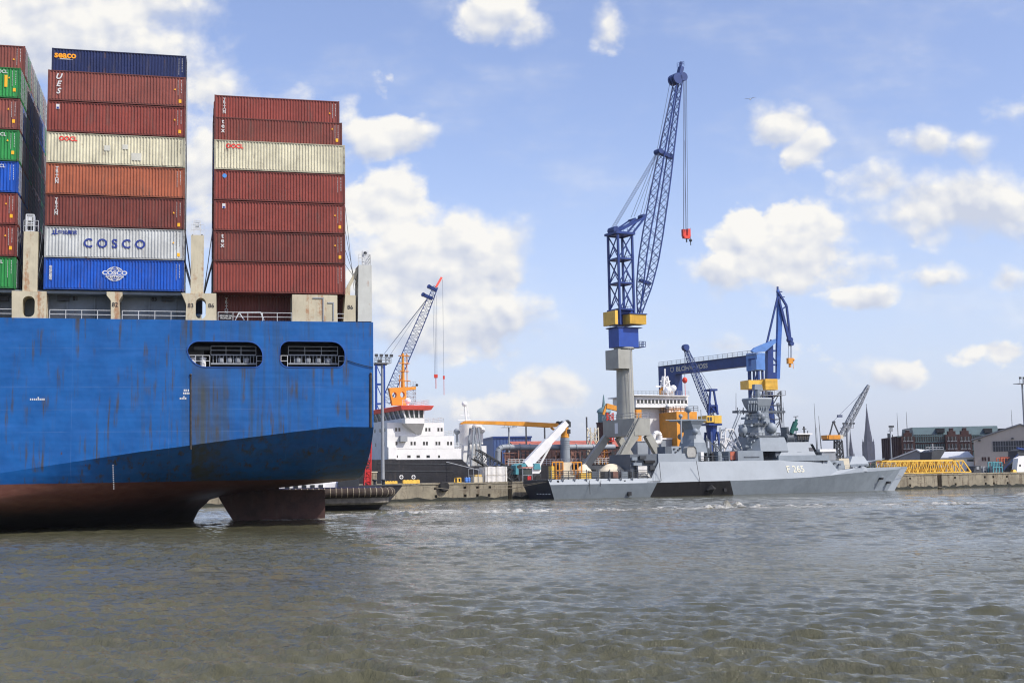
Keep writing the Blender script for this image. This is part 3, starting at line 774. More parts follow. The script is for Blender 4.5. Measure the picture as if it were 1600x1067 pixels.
me_frm = FRM.build('corner_frame', M['container_frame'], None, PROTO, (0, 0, 0))
me_dor = DOR.build('door', M['container_paint'], None, PROTO, (0, 0, 0))
me_rod = ROD.build('lock_rod', M['rail_grey'], None, PROTO, (0, 0, 0))
me_sim = SIMPLE.build('shipping_container', mats_, None, PROTO, (0, 0, 0), recalc=False)
parts_ = [me_pan, me_frm, me_dor]
C_RED = c8(150, 72, 60, .76); C_MAR = c8(132, 68, 57, .74); C_BRN = c8(148, 82, 70, .76); C_ORG = c8(186, 106, 74, .72); C_CRM = c8(222, 216, 186, .85)
C_GRY = c8(205, 208, 205, .85); C_BLU = c8(22, 88, 190, .85); C_NAV = c8(32, 46, 92, .8); C_GRN = c8(50, 150, 75, .8); C_PALE = c8(185, 200, 180, .8); C_PNK = c8(185, 150, 140, .8)
def place(o, fr, u, v, z):
    o.location = fr.w(u, v, z); o.rotation_euler = (0, 0, fr.a)
def big_container(u, v, z, col, label, group):
    r = bpy.data.objects.new('shipping_container', None); COL.objects.link(r); place(r, CS, u, v, z)
    ORG[r.name] = (CS, Vector((0, 0, 0))); tag(r, label, 'shipping container', group)
    for src in parts_:
        c = src.copy(); COL.objects.link(c); c.parent = r; c.location = (0, 0, 0); c.color = (*col, 1) if src is not me_frm else (*[x * .6 for x in col], 1)  # frame colour darkened: shade in the gaps between tiers painted in
        if src is me_dor: d = me_rod.copy(); COL.objects.link(d); d.parent = c; d.location = (0, 0, 0)
    return r
def code_marks(r, yellow=None, m='marking_white', left=True, seed=0):
    rnd = random.Random(seed); mb = MB(); z = CH - .3
    while z > CH - 1.55:
        h = rnd.choice((.05, .09, .14)); mb.box(CL_ - .41, CL_ - .37, .018, .026, z - h, z); z -= h + .06
    z = CH - .3
    while z > CH - 1.7:
        h = rnd.choice((.1, .16, .2)); mb.box(CL_ - .7, CL_ - .675, .018, .026, z - h, z); z -= h + .03
    mb.build('code_marking', M[m], r)
    if yellow:
        mb = MB(); mb.box(CL_ - .62, CL_ - .38, .016, .026, yellow, yellow + .32); mb.prism([(CL_ - 1.05, yellow + 1.2), (CL_ - .87, yellow + 1.2), (CL_ - .96, yellow + 1.38)], .016, .026)
        mb.build('caution_mark', M['marking_yellow'], r)
TIER = 2.9
U1 = CS.u(70.5, 0, 300); U2 = CS.u(334.5, 0, 300); U0 = CS.u(27, 0, 300) - CL_
ROW = 2.52
def vt(r, s, size=.5, u=.8, z=2.0, m='marking_white', line=.62, **k): text(stack_text(s), size, M[m], r, u, .012, z, line=line, **k)
g1 = 'containers in the outer row of the middle stack'
S1 = [(C_BLU, 'bright blue container with white globe emblem, bottom of the middle stack', 1), (C_GRY, 'pale grey container with large dark blue capital letters above the bright blue one', 2),
      (C_MAR, 'dark maroon container between the pale grey lettered one and the orange brown one', 3), (C_ORG, 'orange brown container with small white vertical letters, middle stack', 4),
      (C_CRM, 'cream container with red lettering at its upper left, in the middle stack', 5), (C_RED, 'brick red container with small square emblem, directly above the cream one of the middle stack', 6),
      (C_BRN, 'brownish red container with three slanted white letters, directly below the navy blue container', 7)]
for k, (c_, lb, nn) in enumerate(S1):
    r = big_container(U1, .25, ZB + k * TIER, c_, lb, g1)
    code_marks(r, .35 if nn in (2, 6, 7) else (.25 if nn == 3 else None), 'marking_white' if nn not in (2, 5) else 'marking_dark', seed=nn)
    if nn == 1:
        mb = MB(); cx, cz = 6.1, 1.5
        def ring(rx, rz, w=.035, m=40):
            o = [(cx + rx * math.cos(2 * math.pi * i / m), cz + rz * math.sin(2 * math.pi * i / m)) for i in range(m)]
            i_ = [(cx + (rx - w) * math.cos(2 * math.pi * i / m), cz + (rz - w) * math.sin(2 * math.pi * i / m)) for i in range(m)]
            n_ = m
            mb.add([(a, .012, b) for a, b in o] + [(a, .012, b) for a, b in i_], [(i, (i + 1) % n_, n_ + (i + 1) % n_, n_ + i) for i in range(n_)])
        ring(.78, .66, .07); ring(.42, .66, .06)
        for zz in (.42, -.42): mb.box(cx - .6, cx + .6, .011, .016, cz + zz - .025, cz + zz + .025)
        mb.build('globe_emblem', M['marking_white'], r)
        mb = MB(); mb.box(cx - 1.06, cx + 1.06, .007, .0105, cz - .2, cz + .28); mb.build('emblem_band', mat('emblem_blue', C_BLU), r)
        text('COSCO', .5, M['marking_white'], r, cx, .004, cz + .08, bold=.04, sx=1.25); text('SHIPPING', .3, M['marking_white'], r, cx, .004, cz - .24, bold=.03, sx=1.25)
        vt(r, '中远海运集运', .28, .58, 1.5, line=.75)
    if nn == 2:
        text('COSCO', 1.15, M['marking_blue'], r, 6.05, .012, 1.35, bold=.022, spacing=1.6)
        text('中远集运', .42, M['marking_blue'], r, 1.95, .012, 2.3, bold=.02)
        mb = MB(); mb.prism([(.55, 2.1), (1.2, 2.1), (1.1, 2.2), (.65, 2.2)], .008, .02); mb.box(.72, .8, .008, .02, 2.2, 2.5); mb.box(.9, 1.02, .008, .02, 2.2, 2.6); mb.build('ship_emblem', M['marking_blue'], r)
    if nn in (3, 4): vt(r, 'TRITON', .42, .95, 1.75, line=.6)
    if nn == 5:
        for pu, pw, pz, ph in ((5.0, .55, 1.3, .5), (6.6, .5, 1.5, .45), (7.4, .9, .5, .7)): mb = MB(); mb.box(pu, pu + pw, .016, .026, pz, pz + ph); mb.build('paint_patch', M['paint_patch'], r)
        text('OOCL', .56, M['marking_red'], r, 1.85, .012, 2.25, bold=.03)
    if nn == 6:
        mb = MB(); mb.box(.75, 1.05, .008, .02, 2.1, 2.55); mb.build('square_emblem', M['marking_white'], r); mb = MB(); mb.box(.8, 1.0, .002, .007, 2.12, 2.3); mb.build('square_emblem', M['marking_blue'], r)
    if nn == 7: vt(r, 'UES', .72, .9, 1.55, line=.95, shear=.3, bold=.03)
r = big_container(U1 + .02, .25 + ROW, ZB + 7 * TIER, C_NAV, 'navy blue container with orange lettering, topmost of the middle stack', g1)
code_marks(r, None, seed=21); text('seaco', .85, M['marking_orange'], r, 1.2, .012, 2.2, bold=.03); mb = MB()
mb.box(.55, 1.9, .0205, .0215, 1.78, 1.80)
mb.box(.75, 1.6, .012, .02, 1.81, 1.86)
mb.build('code_marking', M['marking_white'], r)
g2 = 'containers in the outer row of the aft stack'
S2 = [(C_RED, 'plain brick red container without lettering, bottom of the aft stack'), (C_MAR, 'maroon container with white vertical letters, second from the bottom of the aft stack'), (C_RED, 'brick red container with small square emblem, third from the bottom of the aft stack'),
      (C_RED, 'brick red container with round sky blue emblem under the cream one of the aft stack'), (C_CRM, 'cream container with red lettering at its upper left, in the aft stack')]
for k, (c_, lb) in enumerate(S2):
    r = big_container(U2, .25, ZB + k * TIER + .0, c_, lb, g2); code_marks(r, .5 if k in (1, 2) else None, 'marking_white' if k != 4 else 'marking_pale', seed=30 + k)
    if k == 1: vt(r, 'tex', .62, .8, 1.95, line=.7)
    if k == 2:
        mb = MB(); mb.box(.75, 1.05, .008, .02, 2.1, 2.55); mb.build('square_emblem', M['marking_white'], r); mb = MB(); mb.box(.8, 1.0, .002, .007, 2.12, 2.3); mb.build('square_emblem', M['marking_blue'], r)
    if k == 3: mb = MB(); mb.lathe((.95, .012, 2.3), [(.2, 0), (.2, .008)], 16, 'v'); mb.build('round_emblem', M['sky_blue_sign'], r)
    if k == 4: text('OOCL', .56, M['marking_red'], r, 1.85, .012, 2.25, bold=.03)
r = big_container(U2 + .02, .25 + ROW, ZB + 5 * TIER, C_MAR, 'maroon container with white vertical letters, above the cream one of the aft stack', g2); code_marks(r, .9, seed=41); vt(r, 'tex', .62, .8, 1.95, line=.7)
r = big_container(U2 + .04, .25 + 2 * ROW, ZB + 6 * TIER, C_RED, 'brick red container with white vertical letters, topmost of the aft stack', g2); code_marks(r, .3, seed=42); vt(r, 'TRITON', .42, .95, 1.75, line=.6)
r = big_container(U2 + .3, .25 + ROW, ZD + .1, C_MAR, 'maroon container in deep shade under the aft stack behind the deck railing', 'containers in the outer row of the aft stack'); vt(r, 'TRITON', .42, .95, 1.6, line=.6)
g0 = 'containers in the outer row of the leftmost stack'
S0 = [(C_GRN, 'green container at the bottom of the leftmost stack'), (C_RED, 'brick red container second from the bottom of the leftmost stack'), (C_RED, 'brick red container directly below the blue one of the leftmost stack'), (C_BLU, 'blue container cut by the left edge of the photo in the leftmost stack'),
      (C_GRN, 'green container between the blue and the red one of the leftmost stack'), (C_BRN, 'brownish red container between the two upper green ones of the leftmost stack'), (C_GRN, 'green container with yellow patch near the top of the leftmost stack')]
for k, (c_, lb) in enumerate(S0):
    r = big_container(U0, .25, ZB + k * TIER, c_, lb, g0); code_marks(r, .6 if k not in (0, 3) else None, seed=50 + k)
    if k in (0, 3, 4, 6): text('OOCL', .42, M['marking_white'], r, CL_ - 1.7, .012, 2.4, bold=.02)
    if k == 6: mb = MB(); mb.box(CL_ - 1.35, CL_ - 1.1, .012, .02, 1.0, 2.1); mb.build('yellow_patch', M['marking_yellow'], r)
r = big_container(U0 + .02, .25 + ROW, ZB + 7 * TIER, C_BRN, 'brownish red container topmost of the leftmost stack', g0); code_marks(r, .25, seed=61)
# inner rows, of which only the ends show in the gaps
rnd = random.Random(3); INC = [C_RED, C_MAR, C_BRN, C_GRN, C_BLU, C_ORG, C_PALE, C_GRY]
def inner(u, row, tier, col, label, group):
    o = me_sim.copy(); COL.objects.link(o); place(o, CS, u, .25 + row * ROW, ZB + tier * TIER); o.color = (*col, 1); tag(o, label, 'shipping container', group)
for row in range(1, 9):
    for t_ in range(0, 9):
        if row == 1 and t_ > 6 or t_ > 7: continue
        if t_ == 7: inner(U0, row, t_, [C_PALE, C_GRN, C_PNK, C_PALE, C_NAV, C_PALE, C_PNK, C_GRY][row - 1], 'sunlit pale container end in the top tier of the rows behind the leftmost stack', 'top tier container ends behind the leftmost stack')
        else: inner(U0, row, t_, rnd.choice(INC[:6]), 'shaded container end in the dark gap behind the leftmost stack', 'container ends in the dark gap')
for row in range(1, 6):
    for t_ in range(0, 8):
        if row == 1 and t_ == 7: continue
        inner(U1, row, t_, rnd.choice(INC), 'container in the rows hidden behind the middle stack, only its end edge showing', 'inner rows behind the middle stack')
    for t_ in range(0, 7):
        if (row == 1 and t_ > 4) or (row == 2 and t_ > 5): continue
        inner(U2, row, t_, rnd.choice(INC), 'container in the rows hidden behind the aft stack, only its end edge showing', 'inner rows behind the aft stack')
for o in (me_pan, me_frm, me_dor, me_rod, me_sim): bpy.data.objects.remove(o)
# lashing rods crossed in the gaps beside the stacks
mb = MB()
for (ua, ub) in ((U0 + CL_ + .12, U1 - .12), (U1 + CL_ + .12, U2 - .12)):
    for v in (.6, 1.6, 2.9, 4.0, 5.4):
        for k in (1, 2):
            for p, q in (((ua + (ub - ua) * .3, v, ZB + .2), (ua, v + 1.1, ZB + k * TIER + .1)), ((ub - (ub - ua) * .3, v + .6, ZB + .2), (ub, v - .5, ZB + k * TIER + .1))): mb = MB(); mb.tube(p, q, .022, n=4); mb.build('lashing_rod', M['rail_grey'], ship)
e = U2 + CL_
for k, (du, y) in enumerate(((.9, 12), (1.05, 9), (1.2, 6.5), (1.35, 4.5))):
    mb = MB(); mb.tube((e + du, .8, ZB + .5 + k * .2), (e + .05, .5 + k * .3, ZB + y * .7), .025, n=4); mb.build('lashing_rod', M['dark_grey'], ship)
# ---------------------------------------------------------------- quay: floating concrete piers in a row, land behind
Q = Frame(0, 249.6, 24.5)
ZQ = 3.35
PW = 20.0
def pier(x0, x1, label, holes, u_override=None):
    u0, u1 = u_override or (Q.u(x0), Q.u(x1))
    root = thing('concrete_pier', Q, (u0, 0, 0), label, 'pier', 'concrete piers along the far side of the river')
    mb = MB(); hs = []
    for (hx, hy, hw, hh) in holes:
        if u0 + 1 < hx < u1 - 1: hs.append([(hx - hw / 2, hy - hh / 2), (hx + hw / 2, hy - hh / 2), (hx + hw / 2, hy + hh / 2), (hx - hw / 2, hy + hh / 2)])
    mb.plate([(u0, -1.2), (u1, -1.2), (u1, ZQ - .3), (u0, ZQ - .3)], hs, 0, .8)
    mb.box(u0, u1, .85, PW, -1.2, ZQ - .3)
    mb.build('wall', M['concrete'], root)
    mb = MB(); mb.box(u0 - .0, u1, -.12, PW, ZQ - .3 + .003, ZQ); mb.build('coping', M['concrete'], root)
    mb = MB(); mb.loft([[Vector((u0 + (u1 - u0) * i / 160, -.05, z if k == 0 else z + .28 * math.sin(i * 1.7) * math.sin(i * .37))) for i in range(161)] for k, z in ((0, -.6), (1, .55))]); mb.build('tide_line', M['weed'], root, recalc=False)
    return root
hl = []
rnd = random.Random(5); u = -150.
while u < 190:
    hl += [(u, 2.35, .55, .5), (u + rnd.uniform(-.2, .2), .85, .55, .55)]; u += rnd.choice((4.2, 2.6, 9.0, 6.0))
pier(0, 0, 'long weathered concrete pier behind the stern of the blue ship, tug in front', hl, (-230., Q.u(793)))
pier(800, 1464, 'weathered concrete pier mostly hidden behind the grey warship', hl)
pier(1470, 0, 'weathered concrete pier right of the yellow lattice girders, dark slot at its left end', hl, (Q.u(1471), 220.))
mb = MB(); mb.box(-30, 700, 62, 1500, -1, ZQ - .1); mb.box(Q.u(1120), 400, PW + .1, 62, -1, ZQ - .15)
mb.build('ground', mat('quay_ground', c8(140, 132, 118), var=.2, dirt=.3), None, Q, (0, 0, 0), kind='structure')
def qp(x, y, v): return Q.p(x, y, v)
def solo(name, mb, m, fr, at, label, cat, group=None, smooth=None): return mb.build(name, m, None, fr, at, smooth=smooth, label=label, cat=cat, group=group)
# tyre fender and its rope on the pier wall
c = qp(694, 760, -.4); r = thing('tyre_fender', Q, c, 'big black tyre fender hanging on the pier wall', 'fender')
mb = MB(); mb.lathe(c, [(.45, -.35), (.8, -.38), (1.0, -.2), (1.0, .2), (.8, .38), (.45, .35), (.42, 0)], 18, 'v'); mb.build('tyre', M['rubber'], r, smooth=40)
mb = MB(); mb.path([c + Vector((0, .2, .9)), (c.x - .1, 0, ZQ), (c.x - 1.5, .5, ZQ + .05)], .04); mb.build('hanging_rope', M['rope'], r)
# dock furniture on the pier
def simple_box(name, x0, x1, y0, y1, v, dep, m, label, cat, extra=None, bev=None):
    a = Q.p(x0, y0, v); b = Q.p(x1, y1, v); root = thing(name, Q, (a.x, v, ZQ), label, cat)
    mb = MB(); mb.box(a.x, b.x, v, v + dep, ZQ, a.z); body = mb.build('body', M[m], root)
    if extra: extra(root, a, b)
    return root
def beam_detail(root, a, b):
    mb = MB(); n = 5
    for k in range(n): u = a.x + (b.x - a.x) * (k + .5) / n; mb.box(u - .12, u + .12, 1.9 + .1, 1.9 + .5, a.z + .003, a.z + .08)
    mb.build('lifting_lug', M['yellow'], root)
simple_box('steel_beam', 600, 621, 752, 756, 1.9, .6, 'yellow', 'short yellow steel beam lying on the pier edge beside the lamp mast', 'beam', beam_detail)
simple_box('steel_beam', 630, 656, 750, 756, 1.9, .6, 'yellow', 'longer yellow steel beam lying on the pier edge', 'beam', beam_detail)
a = Q.p(578, 738, 2.4); b = Q.p(589, 757, 2.4); rt = thing('timber_post', Q, (a.x, 2.4, ZQ), 'thick yellowish brown dolphin post behind the tug, beside the red mast', 'post')
mb = MB(); mb.box(a.x, b.x, 2.4, 3.6, ZQ, a.z); mb.build('post', M['concrete'], rt); mb = MB(); mb.box(a.x - .1, b.x + .1, 2.3, 3.7, a.z, a.z + .18); mb.build('cap', M['beige'], rt)
def open_frame(x0, x1, y0, y1, v, label):
    a = Q.p(x0, y0, v); b = Q.p(x1, y1, v); mb = MB()
    for u in (a.x, b.x):
        for vv in (v, v + 1.4): mb.bar((u, vv, ZQ), (u, vv, a.z), .16)
    for vv in (v, v + 1.4): mb.bar((a.x, vv, a.z), (b.x, vv, a.z), .16)
    for u in (a.x, b.x): mb.bar((u, v, a.z), (u, v + 1.4, a.z), .16)
    mb.box(a.x, b.x, v, v + 1.4, ZQ, ZQ + .15)
    solo('stillage', mb, M['yellow'], Q, (a.x, v, ZQ), label, 'stillage')
open_frame(714.5, 720, 746.5, 754, 1.5, 'open yellow steel stillage left of the blue barrels on the pier')
for k, x in enumerate((728.3, 732.6)):
    c = qp(x, 752, 1.5); root = thing('barrel', Q, (c.x, 1.5, ZQ), ['left', 'right'][k] + ' one of the two blue barrels on the pier', 'barrel', 'blue barrels on the pier')
    mb = MB(); mb.lathe((c.x, 1.5, ZQ), [(.28, 0), (.3, .05), (.3, .3), (.32, .33), (.3, .36), (.3, .62), (.32, .65), (.3, .68), (.3, .92), (.27, .95)], 14); mb.build('drum', mat('barrel_blue', c8(90, 140, 215)), root, smooth=40)
    mb = MB(); mb.tube((c.x + .12, 1.5, ZQ + .95), (c.x + .12, 1.5, ZQ + 1.0), .05); mb.build('bung', M['white_paint'], root)
def crate_top(root, a, b):
    mb = MB(); mb.box(a.x + .3, b.x - .2, 2.9, 4.1, a.z + .003, a.z + .35); mb.build('yellow_load', M['yellow'], root)
    mb = MB(); mb.rail([(a.x - 1.2, 2.7, ZQ), (b.x, 2.7, ZQ)], h=2.6, step=1.1, r=.035); mb.build('railing', M['rail_grey'], root)
simple_box('crate', 741, 755, 744, 754, 2.8, 1.6, 'beige', 'beige crate with a yellow load on top, left of the wrapped white box', 'crate', crate_top)
a = Q.p(758, 729.5, 2.6); b = Q.p(793, 754, 2.6); root = thing('wrapped_load', Q, (a.x, 2.6, ZQ), 'large white sheeted load on the pier beside the crawler crane', 'load')
mb = MB(); mb.loft([[Vector((a.x + (b.x - a.x) * (i / 14), v + .12 * math.sin(i * 1.7 + v), ZQ + (a.z - ZQ) * k + .08 * math.sin(i * 2.3 + k * 3))) for i in range(15)] for v, k in ((2.6, 0), (2.55, .35), (2.62, .7), (2.6, 1), (4.2, 1.02), (5.5, 1), (5.5, 0))]); 
for e in (0, 14):
    u = a.x + (b.x - a.x) * e / 14; mb.add([(u, 2.6, ZQ), (u, 2.6, a.z), (u, 5.5, a.z), (u, 5.5, ZQ)], [(0, 1, 2, 3)])
mb.build('sheet', M['tarp_white'], root, smooth=50)
mb = MB()
for t_ in (.1, .5, .9): u = a.x + (b.x - a.x) * t_; mb.path([(u, 2.45, ZQ), (u, 2.44, a.z + .05), (u, 5.5, a.z + .08)], .03)
mb.path([(a.x, 2.4, ZQ + 1.3), (b.x, 2.4, ZQ + 1.4)], .03); mb.build('lashing', M['rope'], root)
# kiosk with red roof at the warship's stern
a = Q.p(816.5, 729.5, .9); b = Q.p(831.5, 754, .9); root = thing('kiosk', Q, (a.x, .9, ZQ), 'small glazed kiosk with red roof edge at the stern of the grey warship', 'kiosk')
mb = MB()
for u in (a.x, b.x):
    for v in (.9, 2.6): mb.bar((u, v, ZQ), (u, v, a.z), .12)
for z in (ZQ + .05, ZQ + 1.2): mb.bar((a.x, .9, z), (b.x, .9, z), .1)
mb.build('frame', M['rail_grey'], root)
mb = MB(); mb.box(a.x + .06, b.x - .06, .95, 2.55, ZQ + 1.3, a.z - .3); mb.build('pane', M['bridge_glass'], root)
mb = MB(); mb.box(a.x - .15, b.x + .15, .7, 2.8, a.z - .22, a.z); mb.build('roof', M['tile_roof'], root)
mb = MB(); mb.box(a.x + 1.0, a.x + 1.75, .78, .92, ZQ + .1, ZQ + 1.0); mb.build('red_board', M['red_paint'], root)
# tall lamp mast on the pier, in front of the white ship
def lamp_mast(fr, x, ytop, v, label, zb, lean=0, wid=1.5, r=.28, group=None):
    t = fr.p(x, ytop, v); root = thing('lamp_mast', fr, (t.x, v, zb), label, 'lamp mast', group)
    mb = MB(); mb.tube((t.x, v, zb), (t.x, v, t.z), r, r * .62, n=12); mb.build('mast', M['rail_grey'], root, smooth=40)
    mb = MB(); w = wid
    mb.box(t.x - w, t.x + w, v - w * .6, v + w * .6, t.z, t.z + .12); mb.rail([(t.x - w, v - w * .6, t.z), (t.x + w, v - w * .6, t.z), (t.x + w, v + w * .6, t.z)], h=1.1, step=1.0, r=.035); mb.build('platform', M['rail_grey'], root)
    for k in (-1, -.35, .35, 1):
        mb = MB(); u = t.x + k * w; mb.bar((u, v - w * .6, t.z + .1), (u, v - w * .6, t.z + 1.5), .08); mb.box(u - .3, u + .3, v - w * .6 - .35, v - w * .6 - .05, t.z + 1.2, t.z + 1.7); mb.build('floodlight', M['dark_grey'], root)
    return root
lamp_mast(Q, 597, 568, 5, 'tall grey lamp mast on the pier in front of the white ship bridge', ZQ, r=.36)
lamp_mast(Q, 1597, 600, 16, 'tall grey lamp mast at the right edge of the photo', ZQ, r=.34, wid=1.9)
lamp_mast(Q, 795, 668, 150, 'lamp mast in front of the dark blue building, behind the pipes', ZQ, r=.4, wid=2.2)
# red ladder mast on the tug's far side is built with the tug
# ---------------------------------------------------------------- crawler crane with white boom on the pier
def ppz(fr, pts, v): return [fr.uz(x, y, v) for x, y in pts]
V = 6.0; o = Q.p(828, 750, V); root = thing('mobile_crane', Q, (o.x, V, ZQ), 'turquoise and white mobile crane with raised white telescopic boom, on the pier', 'mobile crane')
mb = MB(); mb.prism(ppz(Q, [(806, 741), (806, 727), (812, 724), (822, 724), (822, 741)], V), V, V + 2.4); cabb = mb.build('cab', M['teal'], root)
mb = MB(); mb.prism(ppz(Q, [(807.5, 731), (807.8, 727.5), (812.5, 725.3), (815, 725.3), (815, 731)], V), V - .03, V - .003); mb.build('window', M['glass'], cabb)
mb = MB(); mb.prism(ppz(Q, [(822, 741), (822, 731), (834, 726), (846, 727), (846, 736), (842, 741)], V), V + .2, V + 2.6); mb.build('superstructure', M['white_steel'], root)
mb = MB(); mb.prism(ppz(Q, [(834, 733), (835, 724), (843, 724), (845, 733)], V), V - .1, V + 2.3); mb.build('engine_cover', M['teal'], root)
mb = MB(); a = Q.p(826, 727, V); b = Q.p(889, 660, V); dx = (b - a).normalized()
mb.bar(a + Vector((0, 1.2, 0)), a.lerp(b, .55) + Vector((0, 1.2, 0)), 1.15, 1.75); mb.bar(a.lerp(b, .52) + Vector((0, 1.2, 0)), a.lerp(b, .9) + Vector((0, 1.2, 0)), .95, 1.45); mb.bar(a.lerp(b, .88) + Vector((0, 1.2, 0)), b + Vector((0, 1.2, 0)), .8, 1.2)
bm_ = mb.build('boom', M['white_steel'], root)
mb = MB(); mb.tube(b + Vector((.2, .9, .1)), b + Vector((.2, 1.6, .1)), .5, n=12); mb.box(b.x - .7, b.x + .9, .9 + V, 1.5 + V, b.z - .9, b.z + .2); mb.build('boom_head', M['dark_grey'], bm_)
mb = MB(); q = Q.p(843, 735, V); mb.tube(q + Vector((0, 1.2, 0)), a.lerp(b, .55) + Vector((.6, 1.2, -.5)), .24, n=8); mb.build('boom_ram', M['white_steel'], root)
mb = MB(); hk = Q.p(893, 677, V); mb.tube((hk.x, V + 1.2, b.z), (hk.x, V + 1.2, hk.z + .8), .03, n=4); mb.box(hk.x - .3, hk.x + .3, V + 1, V + 1.4, hk.z, hk.z + .9); mb.tube((hk.x, V + 1.2, hk.z - .6), (hk.x, V + 1.2, hk.z), .1); mb.build('hook_block', M['black_steel'], root)
mb = MB(); a = Q.u(808, V); b = Q.u(846, V); mb.box(a, b, V + .1, V + 2.6, ZQ + .7, ZQ + 1.5); mb.build('chassis', M['dark_grey'], root)
for k in range(4):
    mb = MB(); u = a + .8 + (b - a - 1.6) * k / 3; mb.lathe((u, V - .0, ZQ + .62), [(.3, 0), (.6, .02), (.62, .35), (.3, .38)], 14, 'v'); mb.build('wheel', M['rubber'], root)
# gangway truss from the pier up to the black ship
a = Q.p(812, 752, 7.5); b = Q.p(742, 709, 7.5); root = thing('gangway', Q, (a.x, 7.5, ZQ), 'dark lattice gangway sloping from the pier up to the black hulled ship', 'gangway')
mb = MB(); mb.lattice(a + Vector((0, 0, .2)), b, (0, 1, 0), 1.6, 2.0, 12, .2, .1, ring=True); mb.build('truss', M['dark_grey'], root)
mb = MB(); mb.bar(a + Vector((0, 0, -.7)), b + Vector((0, 0, -.9)), 1.2, .08); mb.build('walkway', M['rail_grey'], root)
# ---------------------------------------------------------------- tug behind the rudder
TG = frame_at(560, 178, 10)
root = thing('tug_boat', TG, (0, 0, 0), 'dark tug with a fat brown roller fender round its end, behind the blue ship rudder', 'tug boat')
def ell(u0, u1, v0, v1, n=20, pw=.55):
    """plan outline with a blunt rounded right end"""
    pts = [(u0, v0)]
    cx = u1 - (v1 - v0) * .9
    for k in range(n + 1):
        a = -math.pi / 2 + math.pi * k / n
        s, c = math.sin(a), math.cos(a)
        pts.append((cx + (u1 - cx) * (abs(c) ** pw), (v0 + v1) / 2 + (v1 - v0) / 2 * math.copysign(abs(s) ** pw, s)))
    return pts + [(u0, v1)]
uL, uR = TG.u(380), TG.u(613); z_ = lambda y: TG.z(580, y)
def shell(levels, v0, v1):
    rings = []
    for z, ins, ur in levels: rings.append([Vector((u, v, z)) for u, v in ell(uL, ur, v0 + ins, v1 - ins)])
    return rings
mb = MB(); mb.loft(shell([(-.8, 2.6, uR - 3.2), (.1, 1.8, uR - 1.6), (1.2, .7, uR - .5), (z_(768), .3, uR - .3)], 0, 9), closed=True, caps=True); mb.build('hull', M['hull_black'], root, smooth=40)
# roller fender: tube bent round the end with rope bands
out = ell(uL, uR, 0, 9, 28); zf = z_(768.8); rr = .64
def hoop(mb, pts, r, z, n=10):
    rings = []
    for i, (u, v) in enumerate(pts):
        a = pts[max(i - 1, 0)]; b = pts[min(i + 1, len(pts) - 1)]; d = Vector((b[0] - a[0], b[1] - a[1], 0)).normalized(); nn = Vector((d.y, -d.x, 0))
        rings.append([Vector((u, v, z)) + nn * (r * math.cos(2 * math.pi * k / n)) + Vector((0, 0, r * math.sin(2 * math.pi * k / n))) for k in range(n)])
    mb.loft(rings, closed=True, caps=True)
mb = MB(); hoop(mb, out, rr, zf); fd = mb.build('roller_fender', M['brown_rubber'], root, smooth=50)
acc_ = 0.
for (ua, va), (ub, vb) in zip(out[:-2], out[1:-1]):
    L_ = math.hypot(ub - ua, vb - va); d_ = ((ub - ua) / L_, (vb - va) / L_); s_ = acc_
    while s_ < L_:
        pu, pv = ua + d_[0] * s_, va + d_[1] * s_
        if pu > uL + 6 and pv < 6: mb = MB(); hoop(mb, [(pu, pv), (pu + d_[0] * .1, pv + d_[1] * .1)], rr + .04, zf, 12); mb.build('rope_band', M['rope'], fd)
        s_ += .78
    acc_ = s_ - L_
mb = MB(); mb.loft(shell([(z_(788), .55, uR - .6), (z_(785), .25, uR - .25), (z_(777.5), .25, uR - .2), (z_(775.5), .6, uR - .5)], 0, 9), closed=True, caps=True); mb.build('lower_fender', M['pale_rubber'], root, smooth=40)
mb = MB(); mb.loft([[Vector((u, v, z)) for u, v in ell(uL, uR - 1.2, .9, 8.1)] for z in (zf + .3, zf + .75)], closed=True, caps=True); mb.build('bulwark', mat('tug_navy', c8(45, 48, 78), var=.2), root)
# deckhouse with windows, white roof, gear on the fore deck
a = TG.p(440, 756.5, 3); b = TG.p(505, 770, 3); mb = MB(); mb.box(a.x - 6, b.x, 2.4, 7, zf + .5, a.z + .2); hs_ = mb.build('deck_house', M['white_paint'], root)
for k in range(5):
    u = a.x + .5 + k * 1.15; mb = MB(); mb.box(u, u + .6, 2.33, 2.397, a.z - .75, a.z - .15); mb.build('window', M['glass'], hs_)
a = TG.p(480, 751, 4); b = TG.p(548, 766, 4); mb = MB(); mb.loft([[Vector((u, v, z)) for v, z in ((3.2, zf + .4), (3.2, a.z - .35), (4, a.z), (6, a.z), (6.8, a.z - .35), (6.8, zf + .4))] for u in (a.x, b.x)], caps=True); mb.build('casing', M['white_paint'], root)
a = TG.p(541, 757, 3); mb = MB(); mb.lathe((TG.u(546), 4, zf + 1.3), [(.3, -1.1), (1.5, -1.1), (1.5, -1.0), (.6, -.95), (.6, .95), (1.5, 1.0), (1.5, 1.1), (.3, 1.1)], 16, 'v'); mb.build('winch', M['dark_grey'], root)
mb = MB()
for x in (548, 556): mb.bar((TG.u(x), 4, zf + .8), (TG.u(x + 3), 4, zf + 2.4), .25); 
mb.bar((TG.u(549), 4, zf + 2.3), (TG.u(561), 4, zf + 2.4), .25); mb.build('tow_bitt', M['dark_grey'], root)
for x in (588, 602): mb = MB(); u = TG.u(x); mb.lathe((u, 3.2, zf + 1.0), [(.22, 0), (.22, .5), (.36, .55), (.36, .75)], 10); mb.build('bollard', M['dark_grey'], root)
